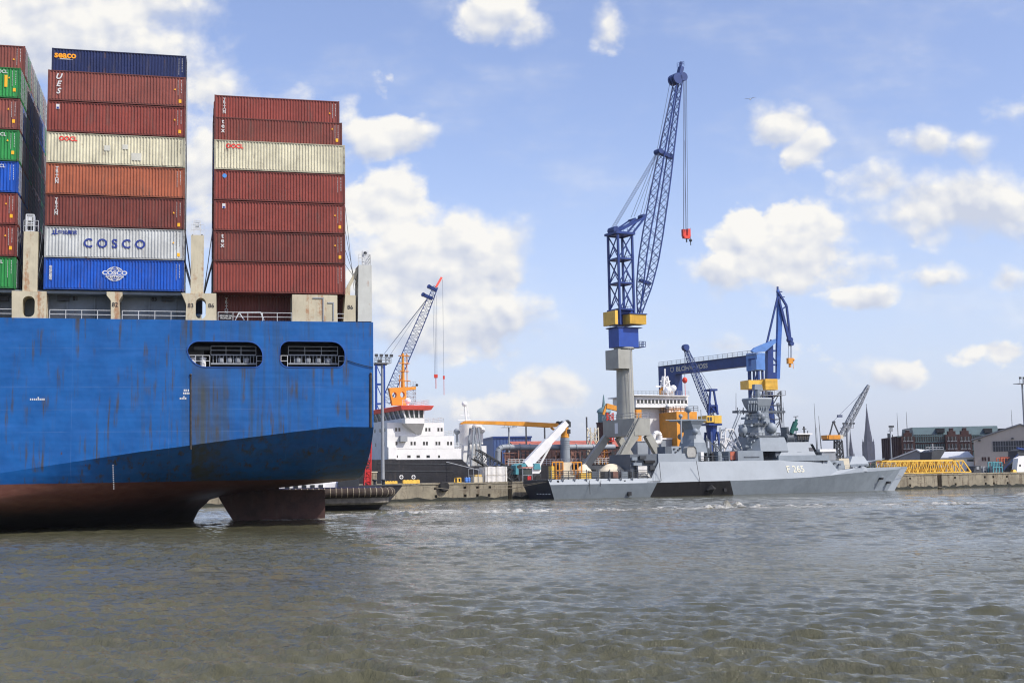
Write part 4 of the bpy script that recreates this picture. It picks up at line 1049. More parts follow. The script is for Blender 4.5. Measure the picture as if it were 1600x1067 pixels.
# flat black barge end with red ladder mast between the tug and the pier
BG = frame_at(600, 214, 18); root = thing('work_barge', BG, (0, 0, 0), 'low dark pontoon with red ladder mast between the tug and the pier', 'barge')
u0 = BG.u(520); u1 = BG.u(629); mb = MB(); z1 = BG.z(600, 759); mb.prism([(u0, -.6), (u1 - 3.5, -.6), (u1 - 2.2, .6), (u1, z1), (u0, z1)], 0, 7); mb.build('hull', M['hull_black'], root)
mb = MB(); mb.box(u0, u1 - .2, -.15, 7.1, z1 + .002, z1 + .18); mb.build('deck_edge', M['dark_grey'], root)
a = BG.p(570.5, 756, 2); b = BG.p(579, 690, 2); mb = MB(); mb.lattice((a.x + .3, 2, z1), (b.x - .2, 2, b.z), (1, 0, 0), [1.1, .6], [1.0, .5], 9, .15, .09, cross=False); mb.build('ladder_mast', M['red_paint'], root)
a = BG.p(571, 734, 2); mb = MB(); mb.box(a.x + .1, a.x + .8, 1.6, 2.4, z1, a.z); mb.build('mast_base', M['red_paint'], root)
# ---------------------------------------------------------------- dredger with white bridge
DR = Q.shift(0, PW + 2.0)
root = thing('dredger', DR, (0, 0, 0), 'black hulled dredger with white superstructure and red bridge roof, moored behind the pier', 'dredger ship')
def dp(x, y, v=0.): return DR.p(x, y, v)
DB = 17.0
uA = DR.u(540); uF = DR.u(722); uE = DR.u(1015)
zF = DR.z(660, 717); zM = DR.z(800, 727)
outl = [(uA, -1), (uE + 4, -1), (uE + 6, zM), (DR.u(742), zM), DR.uz(735, 731), DR.uz(722, 717.5), (uA, zF)]
mb = MB(); mb.prism(outl, 0, DB); mb.build('hull', M['hull_black'], root)
for y in (724, 735.5):
    mb = MB(); a = dp(590, y); b = dp(708, y + 1); mb.bar(a + Vector((0, -.05, 0)), b + Vector((0, -.05, 0)), .12, .16); mb.build('rubbing_strake', M['dark_grey'], root)
for x in (627, 646):
    c = dp(x, 745); mb = MB(); mb.lathe((c.x, -.03, c.z), [(.05, .02), (.45, .02), (.45, -.02), (.05, -.02)], 14, 'v'); em = mb.build('hull_emblem', M['marking_white'], root)
    mb = MB(); mb.box(c.x - .32, c.x + .32, -.07, -.055, c.z - .07, c.z + .07); mb.box(c.x - .07, c.x + .07, -.075, -.056, c.z - .32, c.z + .32); mb.build('emblem_cross', M['marking_dark'], em)
BK = 606
blocks = [(BK, 722, 701, 717.5), (BK, 711, 681, 701), (BK, 695, 660, 681)]
hs_list = []
for i, (x0, x1, y0, y1) in enumerate(blocks):
    a = dp(x0, y0); b = dp(x1, y1); mb = MB(); top = a.z; bot = b.z if i else zF - .1
    e = .5 * i * 0
    mb.box(a.x, b.x, .4, DB - .4, bot + .002, top); hs_list.append(mb.build('deck_house', M['white_steel'], root))
    mb = MB(); u0 = DR.u(blocks[i + 1][1]) if i < 2 else DR.u(664); mb.rail([(u0, .5, top), (b.x - .1, .5, top), (b.x - .1, DB - .5, top)], h=1.05, step=1.2, r=.03, bars=3); mb.build('railing', M['rail_white'], root)
def win(x, y, w=.42, h=.62, v=.4, par=None):
    c = DR.p(x, y, v); mb = MB(); mb.box(c.x - w, c.x + w, v - .03, v - .004, c.z - h, c.z + h); mb.build('window', M['glass'], par)
for y, xs, p in ((671, (619, 624, 646.5, 666, 671, 685, 690), hs_list[2]), (692.5, (619.5, 643, 648, 662.5, 667, 682, 686.5, 700, 705), hs_list[1]), (713, (619, 639, 653.5, 669, 686), hs_list[0])):
    for x in xs: win(x, y, .36 if y > 700 and x < 680 else .21, .26 if y > 700 else .36, .4, p)
# left end of the house: windows facing the bow
for z, vs in ((dp(620, 671).z, (2, 5, 8.5)), (dp(620, 693).z, (2.5, 4, 8))):
    for v in vs:
        mb = MB(); u = dp(BK, 690).x; mb.box(u - .03, u - .004, v - .35, v + .35, z - .36, z + .36); mb.build('window', M['glass'], hs_list[1])
a = dp(626, 681); mb = MB(); u = DR.u(625); mb.box(u, u + 1.5, -.5, .397, dp(626, 690).z, dp(626, 681).z); mb.build('side_platform', M['rail_grey'], hs_list[1])
a = dp(607, 699); mb = MB(); mb.box(DR.u(607), DR.u(620), -.1, .39, dp(607, 717).z, dp(607, 698).z); mb.build('stair_casing', M['white_steel'], hs_list[0])
# bridge: flared under the wing, sloping windows, red roof edge
VW = -1.6; ub0, ub1 = DR.u(634, VW), DR.u(664, VW); zb0 = DR.z(650, 661.5, VW); zb1 = DR.z(650, 653, VW); zb2 = DR.z(650, 640.5, VW); zr = DR.z(650, 633.5, VW)
mb = MB(); mb.loft([[Vector((u, v, z)) for u, v in ((a0, v0), (a1, v0), (a1, DB - v0), (a0, DB - v0))] for z, a0, a1, v0 in ((zb0 - 2.2, ub0 + 3.2, ub1, .39), (zb0, ub0, ub1, VW), (zb1, ub0 - .1, ub1, VW))], closed=True, caps=True)
brg = mb.build('bridge', M['white_steel'], root)
mb = MB(); mb.loft([[Vector((u, v, z)) for u, v in ((a0, v0), (a1, v0), (a1, DB - v0), (a0, DB - v0))] for z, a0, a1, v0 in ((zb1 + .002, ub0 + .1, ub1 - .2, VW + .12), (zb2, ub0 - .5, ub1 - .2, VW - .1))], closed=True, caps=True)
glz = mb.build('window_band', M['bridge_glass'], root)
for k in range(5):
    t = k / 4; u = ub0 + (ub1 - ub0 - .2) * t; mb = MB(); mb.bar((u, VW + .07, zb1), (u - .5 * (1 - t), VW - .16, zb2), .24); mb.build('mullion', M['white_steel'], glz)
for k in range(8):
    v = VW + (DB - 2 * VW) * k / 7; mb = MB(); mb.bar((ub0 + .05, v, zb1), (ub0 - .58, v, zb2), .28); mb.build('mullion', M['white_steel'], glz)
mb = MB(); mb.loft([[Vector((u, v, z)) for u, v in ((a0, v0), (a1, v0), (a1, DB - v0), (a0, DB - v0))] for z, a0, a1, v0 in ((zb2 + .002, ub0 - 1.0, ub1 + 1.2, VW - .8), (zr - .1, ub0 - 1.4, ub1 + 1.7, VW - 1.2), (zr, ub0 - 1.0, ub1 + .8, VW - .8))], closed=True, caps=True)
rf = mb.build('roof', M['roof_red'], root)
mb = MB(); mb.rail([(ub0 - .8, VW - .6, zr), (ub1 + .8, VW - .6, zr), (ub1 + .8, DB, zr)], h=1.1, step=1.1, r=.03, bars=3); mb.build('railing', M['rail_white'], rf)
# orange mast portal with round holes, mast with cross arms, wire cage, radar dome
Vm = 6.5
o_ = ppz(DR, [(613.5, 633), (608, 606), (650, 604), (650, 608), (635, 610), (635, 633)], Vm)
ci = lambda x, y, r: [(DR.uz(x, y, Vm)[0] + r * .82 * math.cos(6.283 * k / 14), DR.uz(x, y, Vm)[1] + r * math.sin(6.283 * k / 14)) for k in range(14)]
mb = MB(); mb.plate(o_, [ci(616.3, 617, .62), ci(629, 616.5, .62)], Vm, Vm + 1.0); mb.build('mast_portal', M['orange'], root)
mb = MB(); a = DR.p(629.5, 606, Vm + .5); b = DR.p(629.5, 552, Vm + .5); mb.tube(a, b, .42, .22, n=8)
for y, w in ((556, 1.4), (568, 1.5), (580.5, 1.3), (595, 1.6)): z = DR.z(629.5, y, Vm); mb.box(a.x - w * .6, a.x + w, Vm + .1, Vm + .9, z, z + .14)
mb.tube((a.x + .95, Vm + .5, a.z), (a.x + .95, Vm + .5, b.z), .1); mb.tube((a.x - .7, Vm + .5, a.z), (a.x - .7, Vm + .5, DR.z(620, 585, Vm)), .08); mb.build('mast', M['orange'], root)
mb = MB(); c = DR.p(637, 626, 3.5); mb.ball(c, .62); mb.tube(c - Vector((0, 0, 1.2)), c, .2); mb.build('radar_dome', M['white_paint'], root, smooth=60)
mb = MB(); a = DR.p(637, 627, Vm); b = DR.p(650, 603, Vm); mb.lattice((a.x + 1, Vm + 1, zr), (a.x + 1, Vm + 1, b.z), (1, 0, 0), 1.8, 1.6, 6, .07, .05, cross=False); mb.rail([(a.x, Vm, b.z), (b.x, Vm, b.z)], h=.9, step=.7, r=.03); mb.build('wire_cage', M['rail_grey'], root)
mb = MB(); c = DR.p(651.5, 601.5, Vm); mb.ball(c, .28); mb.bar(c, c + Vector((-1.2, 0, -.3)), .08); mb.build('search_light', M['dark_grey'], root)
# second white tower with mast
Vt = 9.; a = DR.p(720, 658, Vt); b = DR.p(747, 700, Vt); cx = (a.x + b.x) / 2; mb = MB(); mb.lathe((cx - .4, Vt, zM), [(1.9, 0), (1.9, DR.z(730, 661, Vt) - zM), (.2, DR.z(730, 660.5, Vt) - zM)], 18); tw = mb.build('exhaust_tower', M['white_steel'], root, smooth=40)
mb = MB(); m0 = DR.p(729, 661, Vt); m1 = DR.p(726.5, 635, Vt); mb.bar(m0, m1, .35); mb.bar(m0 + Vector((.7, 0, 0)), m1 + Vector((.4, 0, 1)), .12)
for y, w in ((640, 1.3), (649, 1.6), (656, 2.0)): z = DR.z(728, y, Vt); mb.bar((m0.x - w, Vt, z), (m0.x + w * .5, Vt, z), .14)
mb.build('radar_mast', M['white_steel'], tw)
mb = MB(); mb.ball(DR.p(725.5, 631, Vt), .58); mb.build('radar_dome', M['white_paint'], tw, smooth=60)
for x, y, r in ((745.5, 668, 1.15), (752.5, 672, .75), (714, 674, .7)): mb = MB(); c = DR.p(x, y, Vt - 2); mb.ball(c, r); mb.tube(c - Vector((0, 0, 3)), c, .3); mb.build('radar_dome', M['white_paint'] if x > 720 else M['grey_pipe'], root, smooth=60)
for x0, x1, y0 in ((722, 760, 696.5), (738, 752, 690), (706, 722, 705)):
    a = DR.p(x0, y0, 7); b = DR.p(x1, y0, 7); mb = MB(); mb.box(a.x, b.x, 7, 13, zM, a.z); mb.build('deck_house', M['white_steel'], root)
# A frame that carries the long orange boom
mb = MB(); Va = 3.5; t0 = DR.p(744, 668, Va); f0 = DR.p(736, 716, Va); f1 = DR.p(754, 720, Va)
for v in (Va, Va + 2.2):
    for f in (f0, f1): mb.bar((f.x, v, zM), (t0.x + (.5 if f is f1 else -.5), v, t0.z), .32)
    for k in (.3, .6): mb.bar((f0.x + (t0.x - f0.x) * k, v, zM + (t0.z - zM) * k), (f1.x + (t0.x - f1.x) * k, v, zM + (t0.z - zM) * k), .2)
for k in (.3, .6, 1.): mb.bar((f0.x + (t0.x - f0.x) * k, Va, zM + (t0.z - zM) * k), (f0.x + (t0.x - f0.x) * k, Va + 2.2, zM + (t0.z - zM) * k), .2)
mb.build('boom_rest', M['grey_pipe'], root)
Vb = 4.5; pc = DR.p(883, 705, Vb); z1 = DR.z(883, 684, Vb); z2 = DR.z(883, 667, Vb)
mb = MB(); mb.tube((pc.x, Vb, zM), (pc.x, Vb, z1), 1.15, 1.0, n=18)
for k in range(5): mb.lathe((pc.x, Vb, z1 - .6 - k * .45), [(1.0, -.08), (1.1, -.08), (1.1, .08), (1.0, .08)], 18)
mb.build('crane_post', M['grey_pipe'], root, smooth=40)
mb = MB(); mb.lathe((pc.x, Vb, z1), [(.95, 0.002), (.95, .3), (.85, .4), (.85, z2 - z1), (.3, z2 - z1 + .3)], 16); mb.box(pc.x - .9, pc.x + .5, Vb - .7, Vb + .7, z2 - .5, z2 + 1.0); mb.build('crane_column', M['orange'], root, smooth=30)
bl = DR.p(722, 662, Vb); br = DR.p(873, 664, Vb)
mb = MB(); rings = []
for (x, yt, yb, w) in ((720, 660.5, 663, .3), (727, 657.5, 662, .5), (770, 658, 663.3, .55), (820, 659, 665.8, .6), (858, 661, 668, .65), (868, 661, 667, .6), (879, 663, 666, .4)):
    a = DR.p(x, yt, Vb); b = DR.p(x, yb, Vb); rings.append([Vector((a.x, Vb - w, b.z)), Vector((a.x, Vb + w, b.z)), Vector((a.x, Vb + w, a.z)), Vector((a.x, Vb - w, a.z))])
mb.loft(rings, closed=True, caps=True); bo = mb.build('crane_boom', M['orange'], root)
mb = MB(); mb.bar(DR.p(861, 668, Vb), DR.p(875, 678, Vb), .4); mb.build('boom_ram', M['orange'], root)
mb = MB(); mb.tube(DR.p(872, 662, Vb - .5), DR.p(872, 662, Vb + .5), .6, n=12); mb.tube(DR.p(878, 661, Vb - .5), DR.p(878, 661, Vb + .5), .5, n=12); mb.build('winch', M['dark_grey'], root)
# dredging pipe along the deck with elbow, pipe rack, deck rails
Vp = 6.; mb = MB(); pts = [DR.p(778, 722, Vp), DR.p(778, 706, Vp), DR.p(780, 701.5, Vp), DR.p(784, 699, Vp), DR.p(790, 698.3, Vp), DR.p(840, 698.6, Vp), DR.p(960, 698.2, Vp)]
mb.path(pts, .62, 14)
for x in (796, 812, 828, 852, 900, 926): a = DR.p(x, 698.4, Vp); mb.tube(a - Vector((.12, 0, 0)), a + Vector((.12, 0, 0)), .74, n=14)
mb.build('dredge_pipe', M['grey_pipe'], root, smooth=40)
rk = random.Random(9)
for part in range(9):
    x0 = 786 + part * 24; x1 = x0 + 23; mb = MB(); a = DR.u(x0, Vp); b = DR.u(x1, Vp)
    for k in range(4):
        u = a + (b - a) * k / 3.3; mb.bar((u, Vp - 1.2, zM), (u, Vp - 1.2, zM + rk.uniform(1.6, 3.6)), .16); mb.bar((u + .4, Vp + 1.6, zM), (u + .4, Vp + 1.6, zM + 3.2), .2)
    for k in range(4): z = zM + .5 + k * .75; mb.bar((a, Vp - 1.2 + rk.uniform(0, 1.5), z), (b, Vp - 1.2 + rk.uniform(0, 1.5), z), rk.choice((.09, .14, .2)))
    for k in range(5): u = rk.uniform(a, b); z = zM + rk.uniform(.2, 2); mb.box(u, u + rk.uniform(.3, .9), Vp, Vp + 1, z, z + rk.uniform(.3, 1.2))
    mb.build('pipe_rack', M[rk.choice(('brown_pipe', 'brown_pipe', 'rail_grey', 'dark_grey'))], root)
mb = MB(); mb.rail([(DR.u(795), .3, zM), (DR.u(1010), .3, zM)], h=1.3, step=.9, r=.045, bars=3); mb.build('railing', M['rail_white'], root)
mb = MB(); a = DR.p(706, 728); mb.path([DR.p(697, 721.5) + Vector((0, -.1, 0)), DR.p(714, 728) + Vector((0, -3, 0)), DR.p(737, 738) + Vector((0, -8, 0))], .07); mb.build('mooring_line', M['rail_white'], root)
# rust coloured and yellow winches, frames on the deck between post and big crane
for x0, x1, y0, m in ((920, 932, 668, 'beige'), (934, 946, 688, 'orange'), (905, 916, 712, 'brown_pipe')):
    a = DR.p(x0, y0, 8); b = DR.p(x1, y0, 8); mb = MB(); mb.lattice(((a.x + b.x) / 2, 8, zM), ((a.x + b.x) / 2, 8, a.z), (1, 0, 0), (b.x - a.x), 1.6, 4, .22, .14, cross=False); mb.build('deck_frame', M[m], root)
a = DR.p(947, 634, 9); b = DR.p(1000, 648, 9); mb = MB(); mb.bar(a, b, .9, 1.1); mb.bar(a, a + Vector((-.8, 0, -2)), .5); mb.bar(DR.p(996, 640, 9), DR.p(996, 724, 9), 1.4); mb.build('deck_crane', M['orange'], root)
# ---------------------------------------------------------------- grey warship
KV = Frame(3.5, 236.5, 23.8)
KB = 12.2
def kp(x, y, v=0.): return KV.p(x, y, v)
kv = thing('warship', KV, (0, 0, 0), 'grey warship with pale number F 265 on its bow, moored at the far pier', 'warship')
KVM = Frame(3.5, 236.5, 23.8)
def kring(pts, taper=0):
    """pts: (px, py, v) from the water line up; mirrored about the centre line"""
    near = [KV.p(x, y, v) for x, y, v in pts]; far = [Vector((p.x, KB - p.y, p.z)) for p in near[::-1]]
    return near + far
WL = lambda x: 782.3 - (x - 822) * .0277      # rough water line in the picture
mb = MB()
R_ = []
#            water line          knuckle             deck edge
SEC = [((866, 779.8, 1.0), (859.5, 757.4, 0), (856.5, 749.3, .5)),
       ((902, 778.7, .9), (900, 756.5, 0), (900, 748.2, .5)),
       ((1012, 774.8, .9), (1021, 754, 0), (1018, 746.6, .5)),
       ((1014, 774.7, .9), (1024, 753.9, 0), (1023, 735, .9)),
       ((1016, 774.6, .9), (1027, 753.8, 0), (1029, 721.5, 1.3)),
       ((1100, 772, .9), (1100, 751.8, 0), (1100, 720.6, 1.4)),
       ((1146, 770.6, .9), (1141, 750.8, 0), (1146, 720, 1.4)),
       ((1182, 769.7, 1.0), (1182, 749.6, 0), (1182, 719.4, 1.4)),
       ((1225, 768.5, 1.3), (1225, 747.8, .15), (1225, 718.6, 1.6)),
       ((1265, 767.5, 2.0), (1268, 745.4, .6), (1268, 718, 1.9)),
       ((1292, 766.8, 2.7), (1296, 742.8, 1.2), (1296, 718.4, 2.3)),
       ((1302, 766.5, 2.9), (1306, 741.6, 1.4), (1309, 734.5, 2.0)),
       ((1335, 765.8, 4.0), (1340, 738, 2.4), (1340, 731, 2.6)),
       ((1365, 765.1, 5.2), (1375, 735.3, 4.0), (1375, 730.2, 4.1)),
       ((1385, 764.7, 6.0), (1400, 733.3, 5.6), (1400, 729.3, 5.65)),
       ((1394, 764.5, 6.5), (1413, 732.2, 6.5), (1414, 728.8, 6.5))]
rings = []
for s in SEC:
    w, k, d = [KV.p(*q) for q in s]
    below = Vector((w.x, w.y + .5, -1.2)); dd = Vector((w.x, w.y, 0)) if w.z > 0 else w
    near = [below, Vector((w.x, w.y, min(w.z, .05))), k, d]
    rings.append(near + [Vector((p.x, KB - p.y, p.z)) for p in near[::-1]])
mb.mi = 0; mb.loft(rings, closed=False); mb.mi = 1; mb.add(rings[0], [tuple(range(8))]); mb.mi = 0; mb.add(rings[-1], [tuple(range(8))])
for a, b in zip(rings, rings[1:]): mb.add([a[3], b[3], b[4], a[4]], [(0, 1, 2, 3)])
# hull zones: black panel amidships; shade painted into the dark transom and lower strake
fs = mb.f
mats_kv = [M['navy_grey'], M['navy_stern_shade'], M['black_steel'], M['navy_mid']]
for i in range(len(rings) - 1):
    for k in (0, 1, 2):
        f = i * 7 + k
        if k <= 1 and 4 <= i <= 5: mb.m[f] = 2
        elif k <= 1: mb.m[f] = 3
khull = mb.build('hull', mats_kv, kv, recalc=True)
ka, kb_ = KV.p(1243.5, 746.7, .3), KV.p(1243.5, 718.3, 1.75)
zt_ = KV.z(1243.5, 733, .9); KV_TXT = ka.y + (kb_.y - ka.y) * (zt_ - ka.z) / (kb_.z - ka.z) - .06
text('F 265', 1.95, M['marking_pale'], kv, KV.u(1243.5, .9), KV_TXT, KV.z(1243.5, 733, .8), name='hull_number', bold=.006, sx=1.05, tilt=(kb_.y - ka.y) / (kb_.z - ka.z), skew=.06)
# stern quarter: draught dashes, hull openings, anchor, fender, hanging lines
for i in range(5):
    mb = MB(); p = rings[0][1]; q = rings[0][2]; z = .95; uu = p.x + (q.x - p.x) * (z - p.z) / (q.z - p.z); mb.box(uu - .12, uu - .02, 1.6 + i * 1.3, 2.3 + i * 1.3, z - .1, z + .1); mb.build('waterline_mark', M['marking_white'], kv)
for x, y, w in ((984, 771, .35), (872, 752, .18), (976, 751.5, .18), (1133, 765, .3)): mb = MB(); c = kp(x, y, .3); mb.box(c.x - w, c.x + w, .2, .9, c.z - w, c.z + w); mb.build('side_port', M['cavity'], kv)
for x, y, v in ((1377, 747.5, 4.0), (1388.5, 753.5, 5.0)):
    c = KV.p(x, y, v); mb = MB(); mb.prism([(c.x - .32, c.z - .2), (c.x + .22, c.z - .26), (c.x + .38, c.z + .24), (c.x - .16, c.z + .22)], v - .35, v + 1.2); hz_ = mb.build('hawse_pipe', M['cavity'], kv)
    mb = MB(); mb.bar((c.x + .45, v - .4, c.z + .45), (c.x - .3, v - .4, c.z + .4), .12); mb.build('hawse_lip', M['navy_grey'], hz_)
c = kp(1112, 764, -.5); mb = MB(); mb.loft([[c + Vector((0, -.9, 0))] * 4, [c + Vector(q) for q in ((-1.0, 0, -.2), (0, 0, -1.0), (1.1, 0, .1), (0, 0, .9))], [c + Vector(q) for q in ((-.8, 1.0, -.2), (0, 1.0, -.8), (.9, 1.0, .1), (0, 1.0, .7))]], closed=True); mb.build('hanging_fender', M['rubber'], kv)
mb = MB()
for pts in ([(1030, 722), (1033, 751), (1012, 752)], [(1088, 720), (1094.5, 757)], [(921, 750), (922, 772)], [(939, 750), (938, 760)]): mb.path([kp(x, y, -.1) for x, y in pts], .05, 4)
mb.build('hanging_line', M['black_steel'], kv)
def kbox(name, x0, x1, y0, y1, v0, v1, m, slope=0., par=None, ins=None):
    """box from its picture outline at depth v0; slope leans the near face back (and ins narrows both ends)"""
    a = kp(x0, y0, v0); b = kp(x1, y1, v0); ins = slope * .4 if ins is None else ins; mb = MB()
    lo = [(a.x - ins, v0), (b.x + ins, v0), (b.x + ins, v1), (a.x - ins, v1)]; hi = [(a.x, v0 + slope), (b.x, v0 + slope), (b.x, v1 - slope), (a.x, v1 - slope)]
    mb.loft([[Vector((u, v, b.z)) for u, v in lo], [Vector((u, v, a.z)) for u, v in hi]], closed=True, caps=True)
    return mb.build(name, M[m], par or kv)
# ---- after deck: net rails, machinery frames, sheeted gear, hangar
zA = kp(930, 747.5, .5).z
mb = MB(); mb.rail([(KV.u(858), .45, zA), (KV.u(1014), .45, zA - .1)], h=1.5, step=2.2, r=.05, bars=4); mb.build('deck_railing', M['dark_grey'], kv)
for i in range(8):
    u = KV.u(862) + i * 2.45; mb = MB(); mb.bar((u, .2, zA - .4), (u, .2, zA + 1.7), .14); mb.bar((u - .3, .15, zA), (u + .3, .15, zA), .12); mb.build('net_stanchion', M['navy_dark'], kv)
def cage(x0, x1, y0, v):
    a = kp(x0, y0, v); b = kp(x1, y0, v); mb = MB(); zc = zA
    for u in (a.x, (a.x + b.x) / 2, b.x):
        for vv in (v, v + 1.6): mb.bar((u, vv, zc), (u, vv, a.z), .17)
    for vv in (v, v + 1.6): mb.bar((a.x, vv, a.z), (b.x, vv, a.z), .2); mb.bar((a.x, vv, (a.z + zc) / 2), (b.x, vv, (a.z + zc) / 2), .17)
    mb.box(a.x + .2, b.x - .2, v + .3, v + 1.3, zc, zc + .9)
    mb.build('lifting_frame', M['orange'], kv)
cage(868.5, 879.5, 721.5, 3); cage(896.5, 908.5, 722, 3)
kbox('machine', 880, 894, 722, 747, 3.5, 5, 'beige'); kbox('machine', 862, 870, 728, 747, 3.2, 4.6, 'yellow'); kbox('machine', 908, 924, 739, 748, 1.6, 3.2, 'yellow'); kbox('machine', 880, 898, 742, 748, 1.4, 2.6, 'beige')
def heap(x0, x1, ytop, v0, v1, m, name='sheeted_gear', seed=0):
    a = kp(x0, ytop, v0); b = kp(x1, ytop, v0); mb = MB(); rr = random.Random(seed); n = 9; rows = []
    for j in range(5):
        vv = v0 + (v1 - v0) * j / 4; kz = math.sin(math.pi * (j + .35) / 4.7)
        rows.append([Vector((a.x + (b.x - a.x) * i / (n - 1), vv, zA + max(0, (a.z - zA) * kz * (math.sin(math.pi * (i + .2) / (n - .6)) ** .6) + rr.uniform(-.12, .12) if 0 < i < n - 1 else 0))) for i in range(n)])
    mb.loft(rows); return mb.build(name, M[m], kv, smooth=60, recalc=False)
heap(903, 932, 725.5, 3.2, 6, 'beige', seed=1); heap(938, 988, 724.5, 3.5, 7, 'beige', seed=2)
kbox('tarpaulin_box', 997, 1011.5, 728, 746, .9, 2.4, 'tarp_white'); heap(999, 1018, 735, .6, 2.0, 'tarp_grey', seed=3)
for x, m in ((925, 'navy_dark'), (945, 'dark_grey'), (958, 'brown_pipe'), (972, 'navy_mid'), (985, 'dark_grey')): kbox('deck_locker', x, x + 9, 736.5, 748, 1.5, 3.4, m)
kbox('hangar', 985.5, 1029, 709.5, 746, 1.6, KB - 1.6, 'navy_dark', .3)
for x0, x1, y0, y1 in ((988, 996, 714, 719), (1000, 1010, 712, 717), (990, 1003, 723, 727), (1008, 1024, 719, 723), (1016, 1024, 727, 734), (994, 998, 729, 738)): kbox('hangar_fitting', x0, x1, y0, y1, 1.2, 1.75, random.choice(('dark_grey', 'navy_mid', 'black_steel')))
# ---- amidships and aft deckhouse
zU = kp(1100, 720.6, 1.5).z
kbox('deck_house', 1029, 1091, 708.5, 721.5, 1.45, KB - 1.45, 'navy_grey', .2)
kbox('dark_locker', 1039, 1050, 697.5, 708.6, 2, 5, 'navy_dark'); kbox('missile_box', 1049.5, 1065, 697, 708.6, 1.9, 4.5, 'navy_grey', .1)
for x, y in ((1053, 700), (1059, 702), (1055, 705), (1062, 699)): kbox('dark_fitting', x, x + 2.5, y, y + 2, 1.75, 2.0, 'dark_grey')
a = kp(1073, 697, 1.3); b = kp(1089, 714, 1.3); mb = MB(); L = b.x - a.x; H_ = a.z - b.z
mb.loft([[Vector((u, 1.3 + e, z)) for u, z in ((a.x + .2, b.z), (a.x, b.z + H_ * .4), (a.x + .15, a.z - .3), (a.x + .5, a.z), (b.x - .5, a.z), (b.x - .1, a.z - .35), (b.x, b.z + H_ * .4), (b.x - .2, b.z))] for e in (.15, 0, 1.4, 1.6)], closed=True, caps=True); mb.build('covered_raft', M['tarp_grey'], kv, smooth=35)
# after mast: inverted cup
def mast_loft(rows, name, m, vc=6.6, dep=2.2, par=None):
    mb = MB(); rg = []
    for y, x0, x1, dk in rows:
        a = KV.p(x0, y, vc); b = KV.p(x1, y, vc); c = (a.x + b.x) / 2; w = (b.x - a.x) / 2; d = dep * dk; ch = .35
        rg.append([Vector((c + sx * w, vc + sv * d, a.z)) for sx, sv in ((-1, -1 + ch * 1.4), (-1 + ch, -1), (1 - ch, -1), (1, -1 + ch * 1.4), (1, 1 - ch), (1 - ch, 1), (-1 + ch, 1), (-1, 1 - ch))])
    mb.loft(rg, closed=True, caps=True); return mb.build(name, M[m], par or kv)
mast_loft([(708, 1066, 1099, 1.3), (692, 1069, 1096, 1.2), (680, 1073, 1091, .9), (671, 1074, 1088, .8), (664, 1069, 1092, .9), (657.5, 1063, 1096, 1.1)], 'after_mast', 'navy_mid')
mb = MB(); a = kp(1060, 656.5, 5); b = kp(1102, 655.5, 5); mb.box(a.x, b.x, 4.6, 8.6, a.z - .12, a.z + .2); mb.build('mast_platform', M['navy_mid'], kv)
def radome(x, y, r, v, m='navy_grey', stalk=1.4, sq=1.0, rs=.18):
    mb = MB(); c = KV.p(x, y, v); mb.ball(c, r, 16, sq); mb.lathe(c, [(rs, -r - stalk), (rs, -r * .7)], 8); return mb.build('radome', M[m], kv, smooth=60)
radome(1075.3, 639.5, .68, 6, 'navy_mid', 1.6); radome(1086, 674, .66, 3.6, 'navy_mid', .8); radome(1063.5, 650, .42, 4.4, 'navy_grey', 5)
mb = MB(); a = kp(1040, 656, 4); b = kp(1064, 656.3, 4); mb.bar(a, b, .14); c = kp(1088, 652, 6); mb.bar(kp(1096, 656, 6), kp(1095, 640, 6), .12); mb.build('yard_arm', M['navy_grey'], kv)
# amidships clutter: boats, winches, white lattice gantry
gq = random.Random(12)
for i in range(26):
    x = gq.uniform(1096, 1152); w = gq.uniform(2, 6); yb = 719; h = gq.choice((4, 6, 8, 11, 14)); kbox('deck_gear', x, x + w, yb - h, yb + 1, gq.uniform(2.2, 6), gq.uniform(6.2, 8), gq.choice(('navy_dark', 'navy_mid', 'dark_grey', 'black_steel', 'navy_grey', 'rail_grey')), par=kv)
kbox('red_gear', 1141, 1152, 705.5, 718, 2.4, 4, 'tile_roof'); kbox('white_box', 1095, 1100, 706, 719, 1.6, 3, 'white_steel')
for x, y0 in ((1104, 684), (1110, 690), (1118, 695), (1126, 692), (1107, 700)): mb = MB(); mb.bar(kp(x, y0, 4), kp(x + 1, 719, 4), .3); mb.bar(kp(x, y0, 4), kp(x + 8, y0 + 9, 4), .2); mb.build('davit', M['navy_dark'], kv)
mb = MB(); A, B, C, D = kp(1131, 708, 5), kp(1134, 671, 5), kp(1145, 670.5, 5), kp(1160, 703, 5)
for dv in (0, 1.6):
    o = Vector((0, dv, 0))
    for p, q in ((A, B), (B, C), (C, D), (kp(1136, 684, 5), kp(1158, 705, 5)), (kp(1136, 684, 5), A), (kp(1139, 700, 5), kp(1152, 688, 5)), (A, D)): mb.bar(p + o, q + o, .22)
for p in (A, B, C, D): mb.bar(p, p + Vector((0, 1.6, 0)), .2)
for x0, x1 in ((1122, 1135), (1128, 1140)): mb.bar(kp(x0, 712, 5), kp(x1, 684, 5), .16)
mb.build('white_lattice_gantry', M['white_steel'], kv)
mb = MB(); mb.bar(kp(1128, 712, 5.5), kp(1156, 640, 5.5), .2); mb.bar(kp(1130, 712, 5.5), kp(1160, 640, 5.5), .12); mb.build('signal_pole', M['navy_grey'], kv)
mb = MB(); mb.rail([(KV.u(1100), 1.5, zU), (KV.u(1152), 1.5, zU)], h=1.0, step=1.5, r=.03); mb.build('deck_railing', M['navy_dark'], kv)
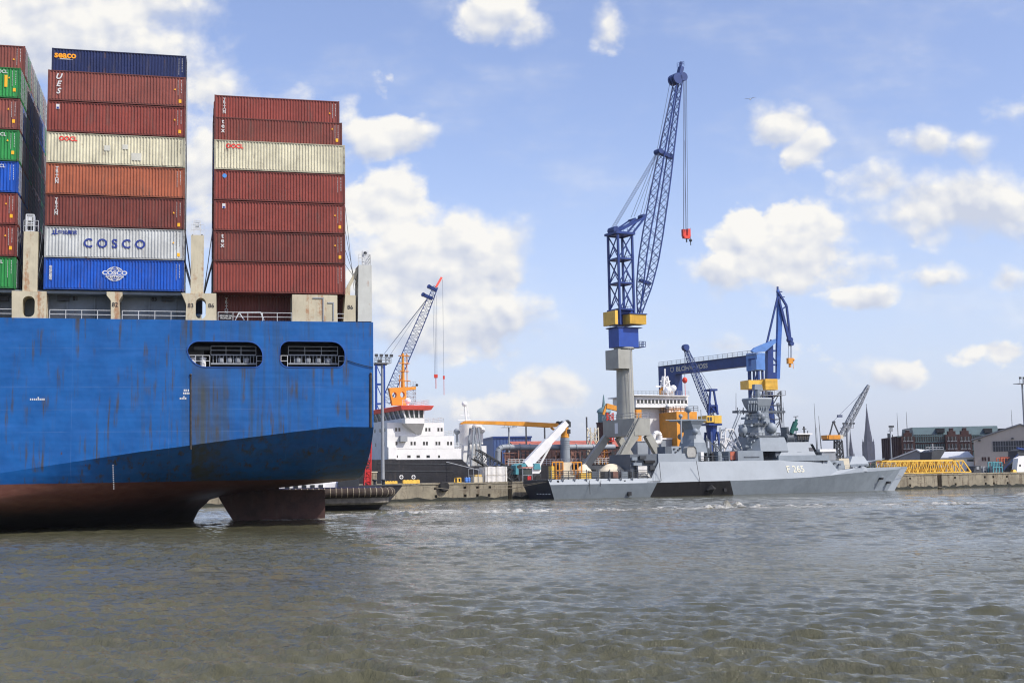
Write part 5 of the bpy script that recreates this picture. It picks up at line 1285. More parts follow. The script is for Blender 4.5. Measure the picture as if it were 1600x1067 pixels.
# ---- forward superstructure and main mast
kbox('deck_house', 1153, 1193, 704, 719.8, 1.5, KB - 1.5, 'navy_mid', .1)
mb = MB(); a = kp(1163, 713, 1.4); b = kp(1187, 714, 1.4); mb.box(a.x, b.x, 1.42, 1.55, b.z, a.z); mb.build('house_panel', M['navy_dark'], kv)
mast_loft([(706, 1156, 1222, 1.7), (692, 1158, 1220, 1.5), (684, 1159, 1217, 1.4)], 'mast_base', 'navy_mid', dep=2.8)
mast_loft([(683.8, 1163, 1209, 1.2), (668, 1165, 1204, 1.05)], 'mast_tower', 'navy_grey', dep=2.8)
mast_loft([(667.8, 1168, 1199, .9), (655, 1170, 1197, .8), (646, 1171, 1196, .75)], 'mast_tower', 'navy_mid', dep=2.8)
for x0, x1, y in ((1159, 1218, 684), (1163, 1206, 667.8), (1166, 1200, 655)):
    mb = MB(); a = kp(x0, y, 3); b = kp(x1, y, 3); mb.rail([(a.x, 2.9, a.z), (b.x, 2.9, a.z)], h=1.0, step=.8, r=.035, bars=2); mb.build('mast_railing', M['navy_dark'], kv)
mast_loft([(646, 1176, 1197, .7), (640, 1172, 1197, .8), (634, 1169, 1198.5, .95), (624, 1166, 1200.5, 1.1), (622, 1167, 1200, 1.05)], 'mast_head', 'navy_grey', dep=2.4)
mb = MB(); a = kp(1148.5, 645, 6.6); b = kp(1222.5, 641, 6.6); mb.box(a.x, b.x, 5.6, 7.6, a.z, a.z + .45)
for t in np.linspace(0.02, .98, 9): u = a.x + (b.x - a.x) * t; mb.bar((u, 6, a.z - .4), (u, 6, a.z + 1.1), .14)
mb.build('yard_arm', M['navy_dark'], kv)
mb = MB(); q = kp(1183.5, 605.5, 6.6); w, h = 1.05, .65
pts = [Vector(p) for p in ((-w, -.5, -h * .6), (w, -.5, -h), (w, .5, -h), (-w, .5, -h * .6), (-w * .9, -.5, h), (w * .75, -.5, h), (w * .75, .5, h), (-w * .9, .5, h))]
mb.add([q + p for p in pts], [(0, 3, 2, 1), (4, 5, 6, 7), (0, 1, 5, 4), (1, 2, 6, 5), (2, 3, 7, 6), (3, 0, 4, 7)]); mb.tube(q - Vector((0, 0, 2)), q - Vector((0, 0, .5)), .5, n=10); mb.build('radar_antenna', M['navy_mid'], kv)
mb = MB(); r0 = kp(1172, 622, 5); r1 = kp(1198, 622, 5); mb.rail([(r0.x, 4.6, r0.z), (r1.x, 4.6, r1.z)], h=.9, step=.5, r=.03); mb.build('mast_railing', M['navy_dark'], kv)
radome(1205, 669, 1.18, 3.3, stalk=.4, rs=.5, sq=.98); radome(1160.5, 672, .95, 3.6, 'navy_mid', .5, 1.25, .4); radome(1191.5, 652, .6, 4.1, 'navy_mid', .6, 1.3, .45); radome(1186, 646, .5, 4.2, 'navy_grey', .6, 1.3, .3)
kbox('mast_ledge', 1181, 1217, 680, 683, 2.6, 9, 'navy_dark'); kbox('mast_ledge', 1179, 1199, 661, 663, 3.4, 8, 'navy_dark')
gq = random.Random(4)
for i in range(16):
    x = gq.uniform(1162, 1206); y = gq.uniform(648, 700); kbox('mast_fitting', x, x + gq.uniform(1.5, 4), y, y + gq.uniform(1.5, 4), 2.6, 4.6, gq.choice(('navy_dark', 'navy_mid', 'navy_grey', 'dark_grey')))
for i in range(8):
    x = 1170 + i * 3.8; mb = MB(); mb.bar(kp(x, 642, 4.5), kp(x + gq.uniform(-1, 1), 629, 4.5), .16); mb.box(kp(x, 630, 4.5).x - .22, kp(x, 630, 4.5).x + .22, 4.2, 4.7, kp(x, 630, 4.5).z, kp(x, 626, 4.5).z); mb.build('aerial', M['navy_mid'], kv)
for x, y0, y1 in ((1150, 614, 643), (1223.5, 628, 680), (1157.5, 660, 682), (1276, 668, 712)): mb = MB(); mb.tube(kp(x + (2 if x > 1200 else 0), y1, 5), kp(x, y0, 5), .07, .03, n=4); mb.build('whip_aerial', M['dark_grey'], kv)
# bridge with sloping front
mb = MB(); P0 = [(1217, 714), (1231, 690.5), (1266, 690.5), (1275, 711), (1276, 719), (1217, 719)]
lo = [kp(x, y, 1.6) for x, y in P0]; z0 = kp(1217, 719, 1.6).z; z1 = kp(1231, 690.5, 2.6).z
brow = [kp(1218, 712, 1.7).x, kp(1275, 712, 1.7).x]; tow = [kp(1231, 690.5, 2.8).x, kp(1264, 690.5, 2.8).x]; zm = kp(1240, 711, 1.7).z
mb.loft([[Vector((u, v, z)) for u, v in ((a0, v0), (a1, v0), (a1, KB - v0), (a0, KB - v0))] for z, a0, a1, v0 in ((z0, brow[0] - .3, brow[1] + 1.0, 1.65), (zm, brow[0], brow[1], 1.75), (z1, tow[0], tow[1], 2.8))], closed=True, caps=True)
br_ = mb.build('bridge', M['navy_grey'], kv)
for x0, x1, y0, y1, m in ((1264.5, 1270.5, 699, 704, 'glass'), (1245, 1251, 703, 706, 'navy_dark')): a = kp(x0, y0, 2.1); b = kp(x1, y1, 2.1); mb = MB(); mb.loft([[Vector((a.x, 1.98, b.z)), Vector((b.x + .15, 1.98, b.z))], [Vector((a.x, 2.3, a.z)), Vector((b.x - .15, 2.3, a.z))], [Vector((a.x, 2.6, a.z)), Vector((b.x - .15, 2.6, a.z))]]); mb.build('bridge_window', M[m], br_)
a = kp(1268, 700, 6); mb = MB(); mb.loft([[Vector((KV.u(1275.0, 3.4, 712) + .12, v, zm + .7)) for v in (3.2, KB - 3.2)], [Vector((KV.u(1268, 3, 698) + .6, v, zm + 2.3)) for v in (3.3, KB - 3.3)]]); mb.build('front_window', M['glass'], br_)
kbox('side_house', 1217, 1296, 711.5, 719.2, 1.55, KB - 1.55, 'navy_mid', .1, ins=.1)
kbox('shade_screen', 1213, 1229, 692, 714, 2.1, 5, 'navy_dark', .6)
mb = MB(); c = kp(1227.5, 684, 4); d = kp(1243, 684, 4); mb.tube(c, d, .85, n=16); mb.build('launcher_drum', M['navy_dark'], kv, smooth=40)
kbox('launcher_box', 1229, 1233, 667, 683, 4, 6, 'navy_dark')
a = kp(1244.5, 679, 3); b = kp(1266, 690, 3); mb = MB(); mb.loft([[Vector((a.x, v, b.z)) for v in (3, 10)], ] + [[Vector((u, v, z)) for v in (3, 10)] for u, z in ((a.x, a.z), (b.x, a.z), (b.x - .4, b.z))], closed=False); mb.build('navigation_house', M['navy_mid'], kv, recalc=False)
mb = MB(); mb.box(a.x - .2, b.x + .4, 2.7, 10.3, a.z, a.z + .3); mb.build('house_roof', M['white_steel'], kv)
for k in range(5): u = a.x + .25 + k * (b.x - a.x - .5) / 5; mb = MB(); mb.box(u, u + .42, 2.95, 2.99, b.z + .5, a.z - .25); mb.build('house_window', M['glass'], kv)
mb = MB(); g0 = kp(1236, 677, 3.5); g1 = kp(1243, 660, 3.5); mb.tube(g0, g1, .45, .55, n=10); mb.tube(g1, g1 + Vector((.3, 0, .6)), .3, n=8); mb.tube(g0 + Vector((.6, 0, .8)), g0 + Vector((1.6, 0, .9)), .35); mb.build('covered_gun', M['green_tarp'], kv, smooth=50)
mb = MB(); p0 = kp(1244, 681, 4); p1 = kp(1243.5, 651, 4); mb.bar(p0, p1, .13); mb.bar(kp(1240, 651, 4), kp(1247, 650.5, 4), .14); mb.bar(kp(1257, 679, 4), kp(1256, 666, 4), .25); mb.bar(kp(1253.5, 670, 4), kp(1259.5, 670, 4), .14); mb.bar(kp(1262, 679, 4), kp(1262, 673, 4), .12); mb.build('navigation_mast', M['dark_grey'], kv)
mb = MB(); mb.rail([(tow[0], 2.9, z1), (tow[1], 2.9, z1)], h=.9, step=.9, r=.03); mb.build('bridge_railing', M['navy_dark'], kv)
# foredeck: gun turret, breakwater, bow rail, capstans
zG = kp(1340, 730, 6).z
a = kp(1325.5, 727.5, 4.6); b = kp(1357, 728.5, 4.6); t0 = kp(1333, 712.5, 5.4); t1 = kp(1350.5, 712.5, 5.4)
mb = MB(); mb.loft([[Vector((u, v, z)) for u, v in ((l, n_), (r, n_), (r, f_), (l, f_))] for z, l, r, n_, f_ in ((a.z - .2, a.x + .6, b.x, 4.5, 8.7), (a.z + .3, a.x + .2, b.x, 4.4, 8.8), (t0.z, t0.x, t1.x, 5.6, 7.6))], closed=True, caps=True); gun = mb.build('gun_turret', M['navy_grey'], kv)
mb = MB(); q = kp(1352, 722, 6.6); mb.tube(q, q + Vector((5.2, 0, .7)), .14, .09, n=8); mb.tube(q, q + Vector((1.0, 0, .14)), .25); mb.build('gun_barrel', M['navy_mid'], gun)
kbox('breakwater', 1334, 1355, 728.5, 736, 2.8, KB - 2.8, 'navy_grey', .4); kbox('foredeck_house', 1297, 1320, 719.5, 735, 3, KB - 3, 'navy_mid', .3); kbox('vent_locker', 1312, 1328, 716, 733, 4, 7, 'beige', .2)
kbox('life_raft_rack', 1284, 1306, 705.5, 719, 3.2, 6, 'rail_grey'); kbox('rack_cover', 1281, 1306, 701.5, 705.5, 3, 6.2, 'white_steel')
for x, y in ((1304, 722), (1311, 724), (1304, 730), (1318, 733)): kbox('bow_fitting', x, x + 3, y, y + 3, 2.6, 3.0, 'navy_dark')
mb = MB(); mb.rail([(KV.u(1310, 2.2), 2.1, kp(1310, 734, 2.2).z), (KV.u(1340, 2.7), 2.7, kp(1340, 731, 2.7).z), (KV.u(1375, 4.2), 4.2, kp(1375, 730, 4.2).z), (KV.u(1400, 5.7), 5.7, kp(1400, 729.2, 5.7).z)], h=.85, step=1.6, r=.025); mb.build('bow_railing', M['navy_mid'], kv)
for x, v in ((1344, 3), (1352, 3.3), (1363, 3.8)): mb = MB(); c = kp(x, 730.5, v); mb.lathe(c, [(.2, -.2), (.2, .3), (.32, .35), (.32, .45)], 8); mb.build('bollard', M['navy_dark'], kv)
mb = MB(); c = kp(1290, 717, 2); mb.bar(c + Vector((0, -.2, .6)), c + Vector((-.9, -.2, -.7)), .25); mb.build('boat_boom', M['navy_dark'], kv)
mb = MB(); mb.tube(kp(1276.5, 711, 5), kp(1272, 630, 5), .1, .03, n=5); mb.tube(kp(1284, 711, 5), kp(1279, 650, 5), .12, .03, n=5); mb.build('whip_aerial', M['dark_grey'], kv)
for pts in ([(1403, 742, 5.4), (1430, 752, 5.8), (1476, 762.5, 6.4)], [(1408, 737, 6.0), (1440, 741, 8), (1476, 740.5, 12.)], [(857, 752, 1.0), (800, 763, 9.0), (700, 764, 9.6), (640, 757, 11.)], [(857, 751, 1.2), (820, 757, 9.0), (780, 758, 10.), (744, 754, 11.)]):
    P_ = [KV.p(x, y, v) for x, y, v in pts]; mb = MB(); mb.path(P_, .05, 5); mb.build('mooring_line', M['rope'], kv)
# ---------------------------------------------------------------- big tower crane on the pier
vN = 3.2
uC, zBt = Q.uz(991, 653, vN); uC2 = Q.u(1018, vN); zBb = Q.z(991, 680, vN); GL = 13.6
ucr = (uC + uC2) / 2; vcr = vN + GL / 2
big = thing('tower_crane', Q, (ucr, vcr, ZQ), 'tallest crane, blue lattice jib and yellow machine house on a grey column behind the warship', 'crane')
mb = MB(); mb.box(uC, uC2, vN, vN + GL, zBb, zBt); mb.build('portal_girder', M['crane_grey'], big)
mb = MB(); mb.rail([(uC, vN, zBt), (uC2, vN, zBt), (uC2, vN + GL, zBt)], h=1.1, step=1.5, r=.04); mb.rail([(uC, vN, zBt), (uC, vN + GL, zBt)], h=1.1, step=1.5, r=.04); mb.build('railing', M['rail_grey'], big)
mb = MB(); mb.box(uC - .05, uC - .003, vN + 7, vN + 8.3, zBb + .6, zBt - .7); mb.build('notice_board', M['white_paint'], big)
for v in (vN + .7, vN + GL - .7):
    for (ut, ub) in ((uC + .5, uC - 6.2), (uC2 - .4, uC2 + 4.6)):
        mb = MB(); mb.bar((ut, v, zBb + .1), (ub, v, ZQ + 1.2), 1.5, 1.25, up=(0, 1, 0)); mb.build('leg', M['crane_grey'], big)
        mb = MB(); mb.box(ub - 2.2, ub + 2.2, v - .7, v + .7, ZQ + .7, ZQ + 2.2)
        mb.build('bogie', M['crane_grey'], big)
        for k in range(4):
            mb = MB(); mb.lathe((ub - 1.7 + k * 1.13, v - .3, ZQ + .42), [(.1, 0), (.42, 0), (.42, .6), (.1, .6)], 12, 'v'); mb.build('wheel', M['dark_grey'], big)
for v in (vN + .7, vN + GL - .7): mb = MB(); mb.bar((uC - 6.2, v, ZQ + 2.6), (uC2 + 4.6, v, ZQ + 2.6), .7, .8); mb.build('tie_beam', M['crane_grey'], big)
mb = MB(); s0 = Vector((uC - 5.5, vN - .9, ZQ + 3)); s1 = Vector((uC + .5, vN - .9, zBt))
for dv in (0, -.9): mb.bar(s0 + Vector((0, dv, 0)), s1 + Vector((0, dv, 0)), .14, .25); mb.bar(s0 + Vector((0, dv, 1)), s1 + Vector((0, dv, 1)), .07)
for k in range(26): p = s0.lerp(s1, k / 25); mb.box(p.x - .14, p.x + .14, vN - 1.75, vN - .95, p.z, p.z + .04)
for k in range(9): p = s0.lerp(s1, k / 8); mb.bar(p, p + Vector((0, 0, 1)), .06)
mb.build('stair', M['crane_grey'], big)
YC = Q.w(ucr, vcr, 0)
UP = Frame(YC.x, YC.y, 30)                         # slewing part, jib along +u
zc1 = UP.z(980, 546)
mb = MB(); mb.lathe((ucr, vcr, zBt), [(1.95, 0), (1.9, 2), (1.72, zc1 - zBt - 2), (1.72, zc1 - zBt), (2.2, zc1 - zBt + .01), (2.2, zc1 - zBt + .35), (1.0, zc1 - zBt + .36)], 28); mb.build('column', M['crane_grey'], big, smooth=40)
mb = MB(); mb.box(ucr - .25, ucr + .25, vcr - 2.35, vcr - 2.0, zBt, zc1); 
for k in range(40): z = zBt + (zc1 - zBt) * k / 40; mb.bar((ucr - .25, vcr - 2.4, z), (ucr + .25, vcr - 2.4, z), .05)
mb.v = mb.v[8:]; mb.f = [tuple(i - 8 for i in f) for f in mb.f[6:]]; mb.m = mb.m[6:]
for du in (-.25, .25): mb.bar((ucr + du, vcr - 2.4, zBt), (ucr + du, vcr - 2.4, zc1), .07)
mb.build('ladder', M['rail_grey'], big)
# the slewing parts are written in the UP frame and handed to the crane with a rotated parent offset
class Sub:
    """builds meshes in frame fr but parents them to a thing that lives in another frame"""
    def __init__(s, root, fr): s.root = root; s.fr = fr; s.R, s.org = ORG[root.name]
    def build(s, mb, name, m, par=None, smooth=None, label=None):
        R = s.R
        for i, p in enumerate(mb.v):
            w = s.fr.w(p.x, p.y, p.z); d = w - R.o; mb.v[i] = Vector((d.dot(R.d), d.dot(R.n), w.z))
        return mb.build(name, m, par or s.root, smooth=smooth, label=label)
U_ = Sub(big, UP)
zg0, zg1 = UP.z(965, 577), UP.z(965, 547)
mb = MB(); a = UP.u(949.5, -2.6); b = UP.u(983, -2.6)
mb.box(-3.2, -2.5, -2.4, 2.4, zg0, zg1); mb.box(-2.5, .2, -2.4, -2.1, zg0, zg1 - .1); mb.box(-2.5, .2, 2.1, 2.4, zg0, zg1 - .1); U_.build(mb, 'counterweight_panel', M['crane_grey'])
zb0, zb1 = UP.z(965, 543), UP.z(965, 513.5)
mb = MB(); mb.loft([[Vector((u, v, z)) for u, v in ((-2.6, -1.9), (2.5, -1.9), (2.5, 1.9), (-2.6, 1.9))] for z in (zb0, zb1)], closed=True, caps=True); U_.build(mb, 'slewing_base', M['crane_royal'])
mb = MB(); mb.lathe((0, 0, zc1 + .3), [(2.0, 0), (2.0, zb0 - zc1 - .3)], 24); U_.build(mb, 'slewing_ring', M['dark_grey'])
zp = UP.z(965, 512); mb = MB(); mb.prism([(-2.9, zb1), (3.0, zb1), (3.6, zp), (-3.3, zp)], -2.1, 2.1); U_.build(mb, 'turntable', M['crane_navy'])
zy0, zy1 = UP.z(965, 508.5), UP.z(965, 487)
mb = MB(); mb.box(-.6, 3.6, -3.3, -.6, zy0 + .1, zy1 - .8); h1 = U_.build(mb, 'machine_house', M['crane_yellow'])
mb = MB()
for k in range(16): u = -.5 + 4.0 * k / 15; mb.box(u, u + .1, -3.36, -3.303, zy0 + .2, zy1 - .9)
U_.build(mb, 'house_ribs', M['crane_yellow'], par=h1)
mb = MB(); mb.box(-.8, 3.8, -3.5, -.5, zy1 - .8, zy1 - .6); U_.build(mb, 'house_roof', M['crane_navy'], par=h1)
mb = MB(); mb.box(-3.4, -2.7, -1.9, 2.6, zy0, zy1); U_.build(mb, 'machine_house', M['crane_yellow'])
mb = MB(); mb.box(-2.5, 2.4, -.5, 2.4, zy0 + .1, zy1 + .5); U_.build(mb, 'winch_house', M['crane_royal'])
mb = MB(); mb.box(2.6, 3.7, 1.2, 2.4, zb0 + .3, zb1 - .2); U_.build(mb, 'driver_cab', M['crane_royal'])
mb = MB(); mb.rail([(2.6, -2, zb0 + .2), (4.2, -2, zb0 + .2), (4.2, 1, zb0 + .2)], h=1.1, step=.8, r=.04); mb.box(2.5, 4.2, -2, 1, zb0 + .1, zb0 + .2); U_.build(mb, 'balcony', M['crane_navy'])
# lattice tower
zt0, zt1 = zy0, UP.z(965, 368); TW = 1.85
mb = MB(); cs_ = [(-TW - .3, -TW), (TW - .3, -TW), (TW - .3, TW), (-TW - .3, TW)]
for u, v in cs_: mb.bar((u, v, zt0), (u, v, zt1), .42)
lev = [zt0 + (zt1 - zt0) * k for k in (.17, .46, .73, 1.0)]
for j in range(3):
    for k in range(4):
        a, b = cs_[k], cs_[(k + 1) % 4]; z0_, z1_ = lev[j], lev[j + 1]; zm_ = (z0_ + z1_) / 2; mid = ((a[0] + b[0]) / 2, (a[1] + b[1]) / 2)
        mb.bar((*a, z0_), (*b, z1_), .2); mb.bar((*b, z0_), (*mid, zm_), .16)
for z in lev:
    for k in range(4): mb.bar((*cs_[k], z), (*cs_[(k + 1) % 4], z), .34)
    if z != lev[-1]: mb.box(-1.9, 1.3, -1.7, 1.7, z - .05, z + .05); mb.rail([(1.3, -1.8, z), (1.9, -1.8, z), (1.9, 1.8, z)], h=1.0, step=.8, r=.035)
U_.build(mb, 'lattice_tower', M['crane_blue'])
mb = MB(); mb.box(-2.8, 2.1, -2.3, 2.3, zt1, zt1 + .5); mb.rail([(-2.7, -2.2, zt1 + .5), (2, -2.2, zt1 + .5)], h=1.0, step=1.0, r=.03); U_.build(mb, 'tower_head', M['crane_blue'])
zfa = UP.z(1003, 341, 0); mb = MB()
apx = Vector((UP.u(1003, 0, 341), 0, zfa))
for v in (-1.5, 1.5):
    t = apx + Vector((0, v * .8, 0)); mb.bar((-1.9, v, zt1 + .5), t, .4); mb.bar((1.6, v, zt1), t, .35); mb.bar((-2.0, v, zt1 + .4), t + Vector((-2.6, 0, -.6)), .3)
mb.bar(apx + Vector((0, -1.3, 0)), apx + Vector((0, 1.3, 0)), .45); mb.bar(apx + Vector((-2.6, -1.3, -.6)), apx + Vector((-2.6, 1.3, -.6)), .4); U_.build(mb, 'luffing_frame', M['crane_blue'])
mb = MB(); mb.tube((-2.0, -1.2, zt1 + 1.0), (-2.0, 1.2, zt1 + 1.0), .75, n=14); mb.tube(apx + Vector((0, -.9, .3)), apx + Vector((0, .9, .3)), .5, n=12); U_.build(mb, 'sheave', M['crane_navy'])
# jib
jf = Vector((UP.u(999.5, 0, 490), 0, UP.z(999.5, 490))); jt = Vector((UP.u(1060, 0, 124), 0, UP.z(1060, 124)))
mb = MB(); mb.lattice(jf, jt, (0, 1, 0), [.9, 2.6, 3.0, 3.0, 3.0, 2.8, 2.5, 2.1, 1.7, 1.4], [.5, 2.2, 3.2, 3.3, 3.0, 2.8, 2.4, 2.0, 1.6, 1.3], 30, .23, .1, ring=False)
jib = U_.build(mb, 'jib', M['crane_blue'])
ax = (jt - jf).normalized()
mb = MB(); m_ = jf.lerp(jt, .668); pn = Vector((-ax.z, 0, ax.x)); mb.bar(m_ - pn * 1.9 + Vector((0, 0, 0)), m_ + pn * 2.0, 1.0, .9); mb.tube(m_ + pn * 2.1 + Vector((0, -1, 0)), m_ + pn * 2.1 + Vector((0, 1, 0)), .6, n=12); U_.build(mb, 'jib_sheave', M['crane_navy'], par=jib)
mb = MB(); m3 = jf.lerp(jt, .13); mb.bar(m3 - pn * 1.4, m3 + pn * 1.4, .9, .6); U_.build(mb, 'jib_stiffener', M['crane_blue'], par=jib)
mb = MB(); h0 = jt; 
for v in (-.9, 0, .9): mb.tube(h0 + Vector((-.9, v - .25, -.2)), h0 + Vector((-.9, v + .25, -.2)), 1.25, n=16); mb.tube(h0 + Vector((.75, v - .25, .4)), h0 + Vector((.75, v + .25, .4)), 1.0, n=16)
mb.bar(h0, h0 + ax * 3.0 + Vector((.2, 0, 0)), 1.2, .9); mb.bar(h0 + ax * 2.5, h0 + ax * 4.2, .5); mb.rail([h0 + ax * 3 + Vector((-1.3, -.5, -.5)), h0 + ax * 3.2 + Vector((.6, -.5, 0))], h=1.0, step=.6, r=.04); U_.build(mb, 'jib_head', M['crane_navy'], par=jib)
mb = MB(); q = m_ + pn * 2.1
for v in (-.8, -.3, .3, .8): mb.tube((-2.0, v, zt1 + 1.6), q + Vector((0, v, 0)), .05, n=4); 
for v in (-.6, .6): mb.tube(apx + Vector((0, v, .6)), q + Vector((0, v, 0)), .05, n=4); mb.tube(apx + Vector((-2.5, v, 0)), q + Vector((0, v, 0)), .045, n=4); mb.tube(q + Vector((0, v, 0)), h0 + Vector((-1.6, v, .4)), .05, n=4)
U_.build(mb, 'luffing_rope', M['cable'])
hk = UP.p(1072, 366, 0); mb = MB(); hx = h0.x + 1.7
for dx, v in ((0, -.5), (.35, .5), (.8, -.5), (1.2, .5)): mb.tube((hx + dx * .25, v, h0.z + .2), (hk.x - .6 + dx * .9, v, hk.z + .5), .05, n=4)
mb.tube((hx - .6, 0, h0.z - 14), (hk.x - .6, 0, hk.z + .6), .04, n=4); U_.build(mb, 'hoist_rope', M['cable'])
mb = MB(); mb.bar(hk + Vector((-.62, 0, 1.0)), hk + Vector((-.62, 0, -.6)), .8, .7); mb.bar(hk + Vector((.62, 0, 1.2)), hk + Vector((.62, 0, -.5)), .8, .7); mb.bar(hk + Vector((-.8, 0, -.7)), hk + Vector((.8, 0, -.7)), .8, .6); hb = U_.build(mb, 'hook_block', M['crane_red'])
mb = MB(); mb.tube(hk + Vector((.1, 0, -1)), hk + Vector((.1, 0, -1.8)), .16); mb.tube(hk + Vector((1.2, 0, 1.5)), hk + Vector((1.2, 0, -1.0)), .05); mb.ball(hk + Vector((1.2, 0, -1.3)), .36); mb.tube(hk + Vector((1.2, 0, -2.4)), hk + Vector((1.2, 0, -1.5)), .1); U_.build(mb, 'hook', M['dark_grey'], par=hb)
# grey pipes, duct and plant under the crane
PL = Q.shift(0, vN + GL + 1.5)
def plant(name, x0, x1, y0, y1, v, dep, m, label, cat):
    a = PL.p(x0, y0, v); b = PL.p(x1, y1, v); root = thing(name, PL, (a.x, v, ZQ), label, cat); mb = MB(); mb.box(a.x, b.x, v, v + dep, max(b.z, ZQ), a.z); mb.build('body', M[m], root)
    mb = MB(); mb.box(a.x - .12, b.x + .12, v - .12, v + dep + .12, a.z, a.z + .15); mb.rail([(a.x, v, a.z + .15), (b.x, v, a.z + .15)], h=.9, step=1.2, r=.035); mb.build('roof_edge', M['rail_grey'], root); return root, a, b
# ---------------------------------------------------------------- orange funnel ship behind the warship
OS = Q.shift(0, 48)
osr = thing('cargo_ship', OS, (OS.u(1040), 0, 0), 'ship with white bridge and large orange deckhouse behind the grey warship', 'ship')
def obox(name, x0, x1, y0, y1, v0, v1, m, par=None, ztop=None, zbot=None):
    a = OS.p(x0, y0, v0); b = OS.p(x1, y1, v0); mb = MB(); mb.box(a.x, b.x, v0, v1, b.z if zbot is None else zbot, a.z); return mb.build(name, M[m], par or osr)
a = OS.p(930, 715); mb = MB(); mb.prism([(OS.u(925), -1), (OS.u(1130), -1), (OS.u(1135), a.z - 2), (OS.u(925), a.z - 2)], 0, 22); mb.build('hull', M['hull_black'], osr)
zdk = a.z - 2
obox('accommodation', 1000, 1072, 637, 700, 10, 20, 'white_steel', zbot=zdk)
wb = obox('bridge', 993, 1075, 619, 637, 8, 20, 'white_steel')
mb = MB(); a = OS.p(994, 624, 8); b = OS.p(1074, 630.5, 8); mb.box(a.x, b.x, 7.93, 7.997, b.z, a.z); wp = mb.build('window_band', M['glass'], wb)
mb = MB()
for k in range(15): u = a.x + (b.x - a.x) * k / 14; mb.box(u - .16, u + .16, 7.86, 7.927, b.z - .05, a.z + .05)
mb.build('window_frame', M['white_steel'], wp)
a = OS.p(991, 616.5, 7); b = OS.p(1077, 619, 7); mb = MB(); mb.box(a.x, b.x, 7, 21, b.z + .002, a.z); rf = mb.build('roof', M['white_steel'], wb)
mb = MB(); mb.rail([(a.x, 7.1, a.z), (b.x, 7.1, a.z)], h=1.0, step=1.2, r=.04); mb.build('railing', M['rail_grey'], rf)
om = obox('orange_deckhouse', 1057, 1091, 643, 712, 1.5, 14, 'orange', zbot=zdk)
mb = MB(); a = OS.p(1057, 643, 1.5); b = OS.p(1091, 643, 1.5); mb.rail([(a.x, 14, a.z), (a.x, 1.6, a.z), (b.x, 1.6, a.z)], h=1.4, step=1.3, r=.05, bars=3); mb.build('railing', M['dark_grey'], om)
for x, y, r in ((1067, 671, .0), (1062.5, 682, 0)): c = OS.p(x, y, 1.44); mb = MB(); mb.lathe(c, [(.05, 0), (.7, 0), (.7, .05), (.05, .05)], 14, 'v'); mb.build('vent_opening', M['cavity'], om)
obox('grey_casing', 1033, 1057, 686, 715, 4, 12, 'grey_pipe', zbot=zdk); obox('casing_roof', 1032, 1058, 684, 686.5, 3.8, 12.2, 'white_steel')
for k in range(6): c = OS.p(1045 + k * 5, 636, 6.5); mb = MB(); mb.ball(c, .9); mb.tube(c - Vector((0, 0, 5)), c, .5); mb.build('vent_cowl', M['white_steel'], osr, smooth=50)
mb = MB(); a = OS.p(1040, 617, 12); b = OS.p(1039, 588, 12)
mb.lattice(a, b, (1, 0, 0), [2.4, 1.0], [2, .8], 6, .3, .16, cross=False); mb.bar(a.lerp(b, .45) + Vector((-3, 0, 0)), a.lerp(b, .45) + Vector((2.5, 0, 0)), .3); mb.bar(a.lerp(b, .75) + Vector((-1.5, 0, 0)), a.lerp(b, .75) + Vector((1.5, 0, 0)), .25); mb.bar(b, b + Vector((0, 0, 2)), .3); mb.build('mast', M['white_steel'], osr)
mb = MB(); mb.bar(OS.p(1032, 612, 12), OS.p(1036, 606, 12), .8); mb.bar(OS.p(1031, 614, 12), OS.p(1050, 614, 12), .7); mb.build('mast_base', M['orange'], osr)
for x, y, r in ((1043.5, 609.5, .95), (1052, 606.5, .85)): mb = MB(); mb.ball(OS.p(x, y, 10), r); mb.tube(OS.p(x, 617, 10), OS.p(x, y, 10), .25); mb.build('radar_dome', M['white_paint'], osr, smooth=60)
# duct work under the crane (white pipe elbow and tank)
mb = MB(); pts = [OS.p(x, y, -6) for x, y in ((1012, 691.5), (1028, 691.5), (1031, 689), (1031, 680), (1028, 676), (1022, 678), (1019, 690), (1019, 712))]; mb.path(pts, .62, 12); solo('ventilation_duct', mb, M['white_steel'], OS, (OS.u(1019), -6, ZQ), 'bent white duct rising beside the legs of the grey crane portal', 'duct', smooth=40)
plant('store_container', 996, 1013, 690, 722, 0, 3, 'grey_pipe', 'tall grey plant cabinet between the crane legs and the white bent duct', 'cabinet')
# ---------------------------------------------------------------- floating dock gantry crane with lettering on its beam
Yl, Yr = 385., 350.
pl_ = pray(1030, 600); pr_ = pray(1184, 565)
A_ = Vector((pl_.x / pl_.y * Yl, Yl)); B_ = Vector((pr_.x / pr_.y * Yr, Yr)); dd = B_ - A_
GF = Frame(A_.x, A_.y, math.degrees(math.atan2(dd.y, dd.x))); LB = dd.length
zgt, zgb = GF.z(1031, 571.5), GF.z(1031, 586); zrt = GF.z(1165, 557.5)
zt_ = (zgt + zrt) / 2
gan = thing('gantry_crane', GF, (0, 0, 0), 'long dark blue gantry beam with pale lettering, on two legs behind the white bridge', 'gantry crane')
bh = zgt - zgb
mb = MB(); mb.box(2.5, LB - 4.2, 0, 2.6, zt_ - bh, zt_); gb = mb.build('beam', M['crane_navy'], gan)
mb = MB(); mb.rail([(0, .1, zt_ + .1), (LB, .1, zt_ + .1)], h=1.2, step=2, r=.05); mb.box(0, LB, -.5, 3.1, zt_ + .003, zt_ + .12); mb.build('walkway', M['rail_grey'], gb)
t0 = GF.p(1056.5, 572, 0); t1 = GF.p(1105.5, 568, 0)
tx = text('BLOHM+VOSS', 1.9, M['marking_pale'], gan, (t0.x + t1.x) / 2, -.02, zt_ - bh * .52, bold=.02)
